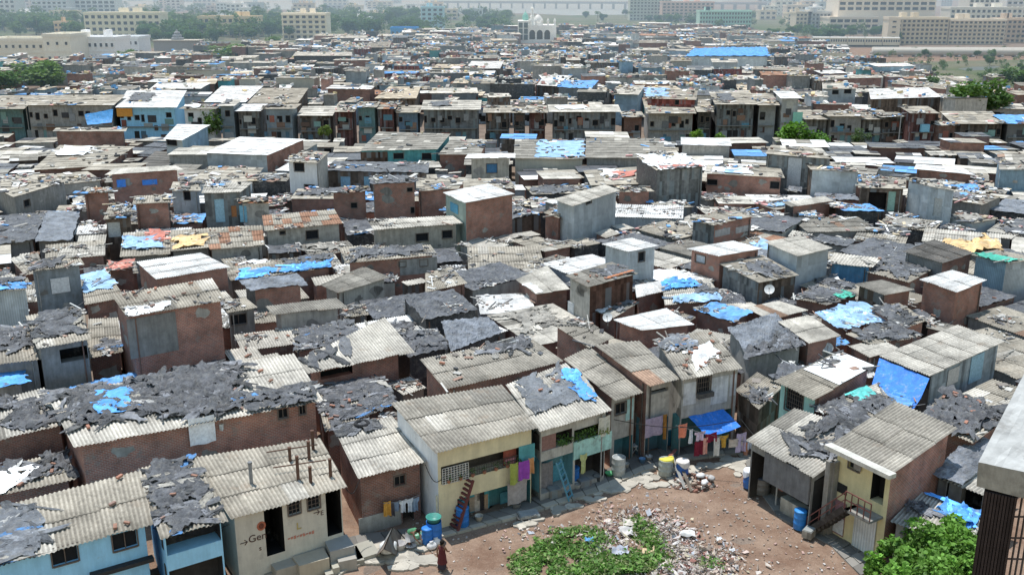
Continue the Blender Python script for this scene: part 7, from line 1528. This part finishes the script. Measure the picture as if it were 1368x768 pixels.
for k,u in enumerate((711,721,731)):
    c=mx(u); w_=(mx(u+4)-mx(u))*.95; z0=mz(53); z1=mz(45); zt_=mz(40.5); pts=[(c-w_,Y-.06,z0),(c+w_,Y-.06,z0)]+[(c+w_*math.cos(a)**1.0,Y-.06,z1+(zt_-z1)*math.sin(a)) for a in [i*math.pi/12 for i in range(13)]]
    mb=MB(); mb.add(pts,[tuple(range(len(pts)))],(0.10,0.085,0.06)); o=mb.build('arch','matte',root)
def dome(u,v0,v1,r,tint):
    z0,z1=mz(v0),mz(v1); hh=z1-z0; mb=MB(); mb.lathe((mx(u),Y+6,z0-1),[(r*.85,0),(r*.85,1)]+[(r*k,1+hh*z) for k,z in ((.92,.05),(1.05,.2),(1.06,.35),(.92,.55),(.65,.72),(.32,.86),(.1,.93),(.05,1.12),(.01,1.25))],20,tint); mb.build('dome','hard',root,smooth=True)
dome(702,28,16,(mx(706)-mx(702)),(0.22,0.50,0.42)); dome(719,33,19,(mx(725)-mx(719)),(0.72,0.72,0.70))
mb=MB(); x=mx(711); mb.lathe((x,Y+2,0),[(1.1,0),(1.0,mz(34)),(.8,mz(24)),(1.2,mz(23)),(1.2,mz(22)),(.7,mz(21.5)),(.6,mz(13)),(.9,mz(12)),(.4,mz(10)),(.05,mz(7))],12,MW); mb.build('minaret','facade',root)
for u in (708,716,724,732,741):
    mb=MB(); mb.lathe((mx(u),Y+.6,mz(34.5)),[(.5,0),(.5,1.6),(.7,2.0),(.5,2.8),(.05,3.6)],8,MW); mb.build('pinnacle','facade',root)
# round stupa-topped hut top left
b=P(240,66,3); root=empty('hut',Vector((b.x,b.y,0)),'grey hut with a small stepped spire on its roof, upper left','hut'); mb=MB(); mb.box((b.x,b.y,3.2),(18,9,6.4),0,(0.36,0.36,0.35)); mb.build('wall','facade',root)
mb=MB(); mb.box((b.x,b.y,6.6),(19,10,.3),0,(0.5,0.47,0.4)); mb.build('roof','sheet',root); mb=MB(); mb.lathe((b.x-.5,b.y,6.7),[(2.6,0),(2.6,.8),(1.9,1.0),(1.9,1.9),(1.3,2.1),(1.3,3.0),(.6,3.3),(.2,4.2)],12,(0.34,0.36,0.38)); mb.build('spire','cement',root)
# water, bridge, hills, railway
mb=MB(); pts=[P(560,16,.15),P(640,20,.15),P(700,18,.15),P(760,21,.15),P(840,20,.15),P(900,10,.15)]; far=[Vector((1400,5200,.15)),Vector((-3500,5200,.15)),Vector((-1800,2300,.15))]; mb.add(pts+far,[tuple(range(len(pts)+3))]); tag(mb.build('water','water'),kind='structure')
Y=1500; x0,x1=-130,330; root=empty('bridge',(80,Y,0),'long low road bridge on many piers across the hazy water','bridge')
def bl(x): return (x,Y+(x-x0)*-.35)
zd=atY(720,3,Y).z
mb=MB(); a,b=bl(x0),bl(x1); mb.hexa([(a[0],a[1],zd-1.5),(b[0],b[1],zd-1.5),(b[0],b[1]+14,zd-1.5),(a[0],a[1]+14,zd-1.5),(a[0],a[1],zd+1.5),(b[0],b[1],zd+1.5),(b[0],b[1]+14,zd+1.5),(a[0],a[1]+14,zd+1.5)],(0.50,0.51,0.52)); mb.build('deck','cement',root)
for k in range(30):
    x=x0+6+(x1-x0-12)*k/29; p=bl(x); mb=MB(); mb.box((p[0],p[1]+7,zd/2-.8),(2.2,11,zd-1.4),0,(0.42,0.43,0.44)); mb.build('pier','cement',root)
mb=MB(); nn=60; top=lambda s:25+70*abs(nz(s*4,3))+90*max(0,nz(s*1.7,9)+.25)+60*max(0,s-.55)
mb.grid(lambda s,t:(-5200+10400*s,6200+900*t,top(s)*math.sin(math.pi*min(1,t*1.0)*.5)),nn,8,(1,1,1)); tag(mb.build('hills','land',None,smooth=True),kind='structure')
mb=MB(); q=[P(1040,64,.02),P(1420,66,.02),P(1420,86,.02),P(1160,84,.02)]; mb.quad(*q[::-1]); tag(mb.build('railway_ground','dirt'),kind='structure')
mb=MB(); mb.quad(P(1180,20,.01),P(-100,20,.01),P(-100,70,.01),P(1180,46,.01)); mb.f=[tuple(reversed(f)) for f in mb.f]; tag(mb.build('parkland','land'),kind='structure')
mb=MB(); mb.add([P(*p,.03) for p in ((1170,84),(1420,79),(1420,150),(1340,130),(1230,104))],[(0,1,2,3,4)]); tag(mb.build('canal_bank','land'),kind='structure')
mb=MB(); mb.add([P(*p,.05) for p in ((1280,92),(1300,89.5),(1338,89),(1322,93.5),(1292,95))],[(0,1,2,3,4)]); mb.t=[(1,1,1)]*5; tag(mb.build('canal','canal_water'),kind='structure')
a,b=P(1085,63,0),P(1202,64,0); root=empty('train',a,'cream commuter train with dark windows standing on the line, upper right','train'); n=5; d=(b-a)/n
for k in range(n):
    p,q=a+d*k+d*.02,a+d*(k+1)-d*.02; mb=MB(); w_=Vector((0,3.2,0)); lo_,hi_=Vector((0,0,1.0)),Vector((0,0,4.3)); mb.hexa([p+lo_,q+lo_,q+w_+lo_,p+w_+lo_,p+hi_,q+hi_,q+w_+hi_,p+w_+hi_],(0.66,0.62,0.50)); mb.hexa([p+Vector((0,.4,4.3)),q+Vector((0,.4,4.3)),q+Vector((0,2.8,4.3)),p+Vector((0,2.8,4.3)),p+Vector((0,.9,4.8)),q+Vector((0,.9,4.8)),q+Vector((0,2.3,4.8)),p+Vector((0,2.3,4.8))],(0.6,0.6,0.57)); c_=mb.build('coach','hard',root)
    L=(q-p).length; dd=(q-p).normalized()
    for j in range(7):
        s=p+dd*(L*(j+.2)/7); e=s+dd*(L/7*.6); mb=MB(); o_=Vector((0,-.05,0)); mb.quad(s+o_+Vector((0,0,2.5)),e+o_+Vector((0,0,2.5)),e+o_+Vector((0,0,3.6)),s+o_+Vector((0,0,3.6)),(0.06,0.08,0.11)); wv=mb.build('window','glass',None,loc=root.location); wv.parent=c_; wv.location=(0,0,0)
    mb=MB(); mb.hexa([p+Vector((0,.5,.2)),q+Vector((0,.5,.2)),q+Vector((0,2.7,.2)),p+Vector((0,2.7,.2)),p+Vector((0,.5,1)),q+Vector((0,.5,1)),q+Vector((0,2.7,1)),p+Vector((0,2.7,1))],(0.08,0.08,0.08)); mb.build('bogie','matte',root)
for k,(v,r_) in enumerate(((76,1.5),(72.5,1.3))):
    a,b=P(1165,v,0),P(1420,v+1,0); mb=MB(); nn=40; mb.tube([a.lerp(b,i/nn)+Vector((0,0,r_+.4)) for i in range(nn+1)],r_,14,(0.50,0.48,0.43)); 
    for i in range(0,nn,3): p=a.lerp(b,i/nn); mb.box((p.x,p.y,.4),(1,r_*2.4,.8),0,(0.35,0.34,0.32))
    tag(mb.build('water_pipeline','matte',None,loc=a,smooth=True),('nearer' if k==0 else 'farther')+' of two big pale water pipelines beside the canal','pipeline')
# ------------------------------------------------------------------ camera and light
cam=bpy.data.cameras.new('Camera'); cam.sensor_width=36; cam.lens=36*F/1368; cam.clip_end=30000; cam.clip_start=.5
co=bpy.data.objects.new('Camera',cam); col.objects.link(co); co.location=(0,0,CAMH); co.rotation_euler=(math.pi/2-PITCH,0,0); sc.camera=co
w=bpy.data.worlds.new('World'); sc.world=w; w.use_nodes=True; nt=w.node_tree; bg=nt.nodes['Background']
sk=nt.nodes.new('ShaderNodeTexSky'); sk.sky_type='NISHITA'; sk.sun_disc=False
EL,AZ=math.radians(74),math.radians(-38)     # sun high, beyond the houses, a little left
sk.sun_elevation=EL; sk.sun_rotation=AZ; sk.air_density=2.2; sk.dust_density=0.0; sk.ozone_density=1.0
nt.links.new(sk.outputs[0],bg.inputs[0]); bg.inputs[1].default_value=0.15
sl=bpy.data.lights.new('Sun','SUN'); sl.energy=5.0; sl.angle=math.radians(.6); sl.color=(1.0,.98,.95)
so=bpy.data.objects.new('Sun',sl); col.objects.link(so); so.location=(0,0,80)
dv_=Vector((math.sin(AZ)*math.cos(EL),math.cos(AZ)*math.cos(EL),math.sin(EL))); so.rotation_euler=(-dv_).to_track_quat('-Z','Y').to_euler()
sc.view_settings.view_transform='Standard'; sc.view_settings.look='None'; sc.view_settings.exposure=0; sc.view_settings.gamma=1
sc.cycles.use_denoising=True; sc.cycles.max_bounces=7; sc.cycles.volume_bounces=0

vm=bpy.data.materials.new('haze'); vm.use_nodes=True; vt=vm.node_tree; vt.nodes.clear(); vo=vt.nodes.new('ShaderNodeOutputMaterial'); vs=vt.nodes.new('ShaderNodeVolumeScatter'); vs.inputs['Color'].default_value=(.58,.80,1,1); vs.inputs['Density'].default_value=.0009; vs.inputs['Anisotropy'].default_value=.2; vt.links.new(vs.outputs[0],vo.inputs['Volume']); M['haze']=vm
mb=MB(); mb.hexa([(-6000,208,-5),(6000,208,-5),(6000,9000,-5),(-6000,9000,-5),(-6000,208,220),(6000,208,220),(6000,9000,220),(-6000,9000,220)]); tag(mb.build('haze','haze'),label='pale blue haze hanging over the distant city',kind='stuff')
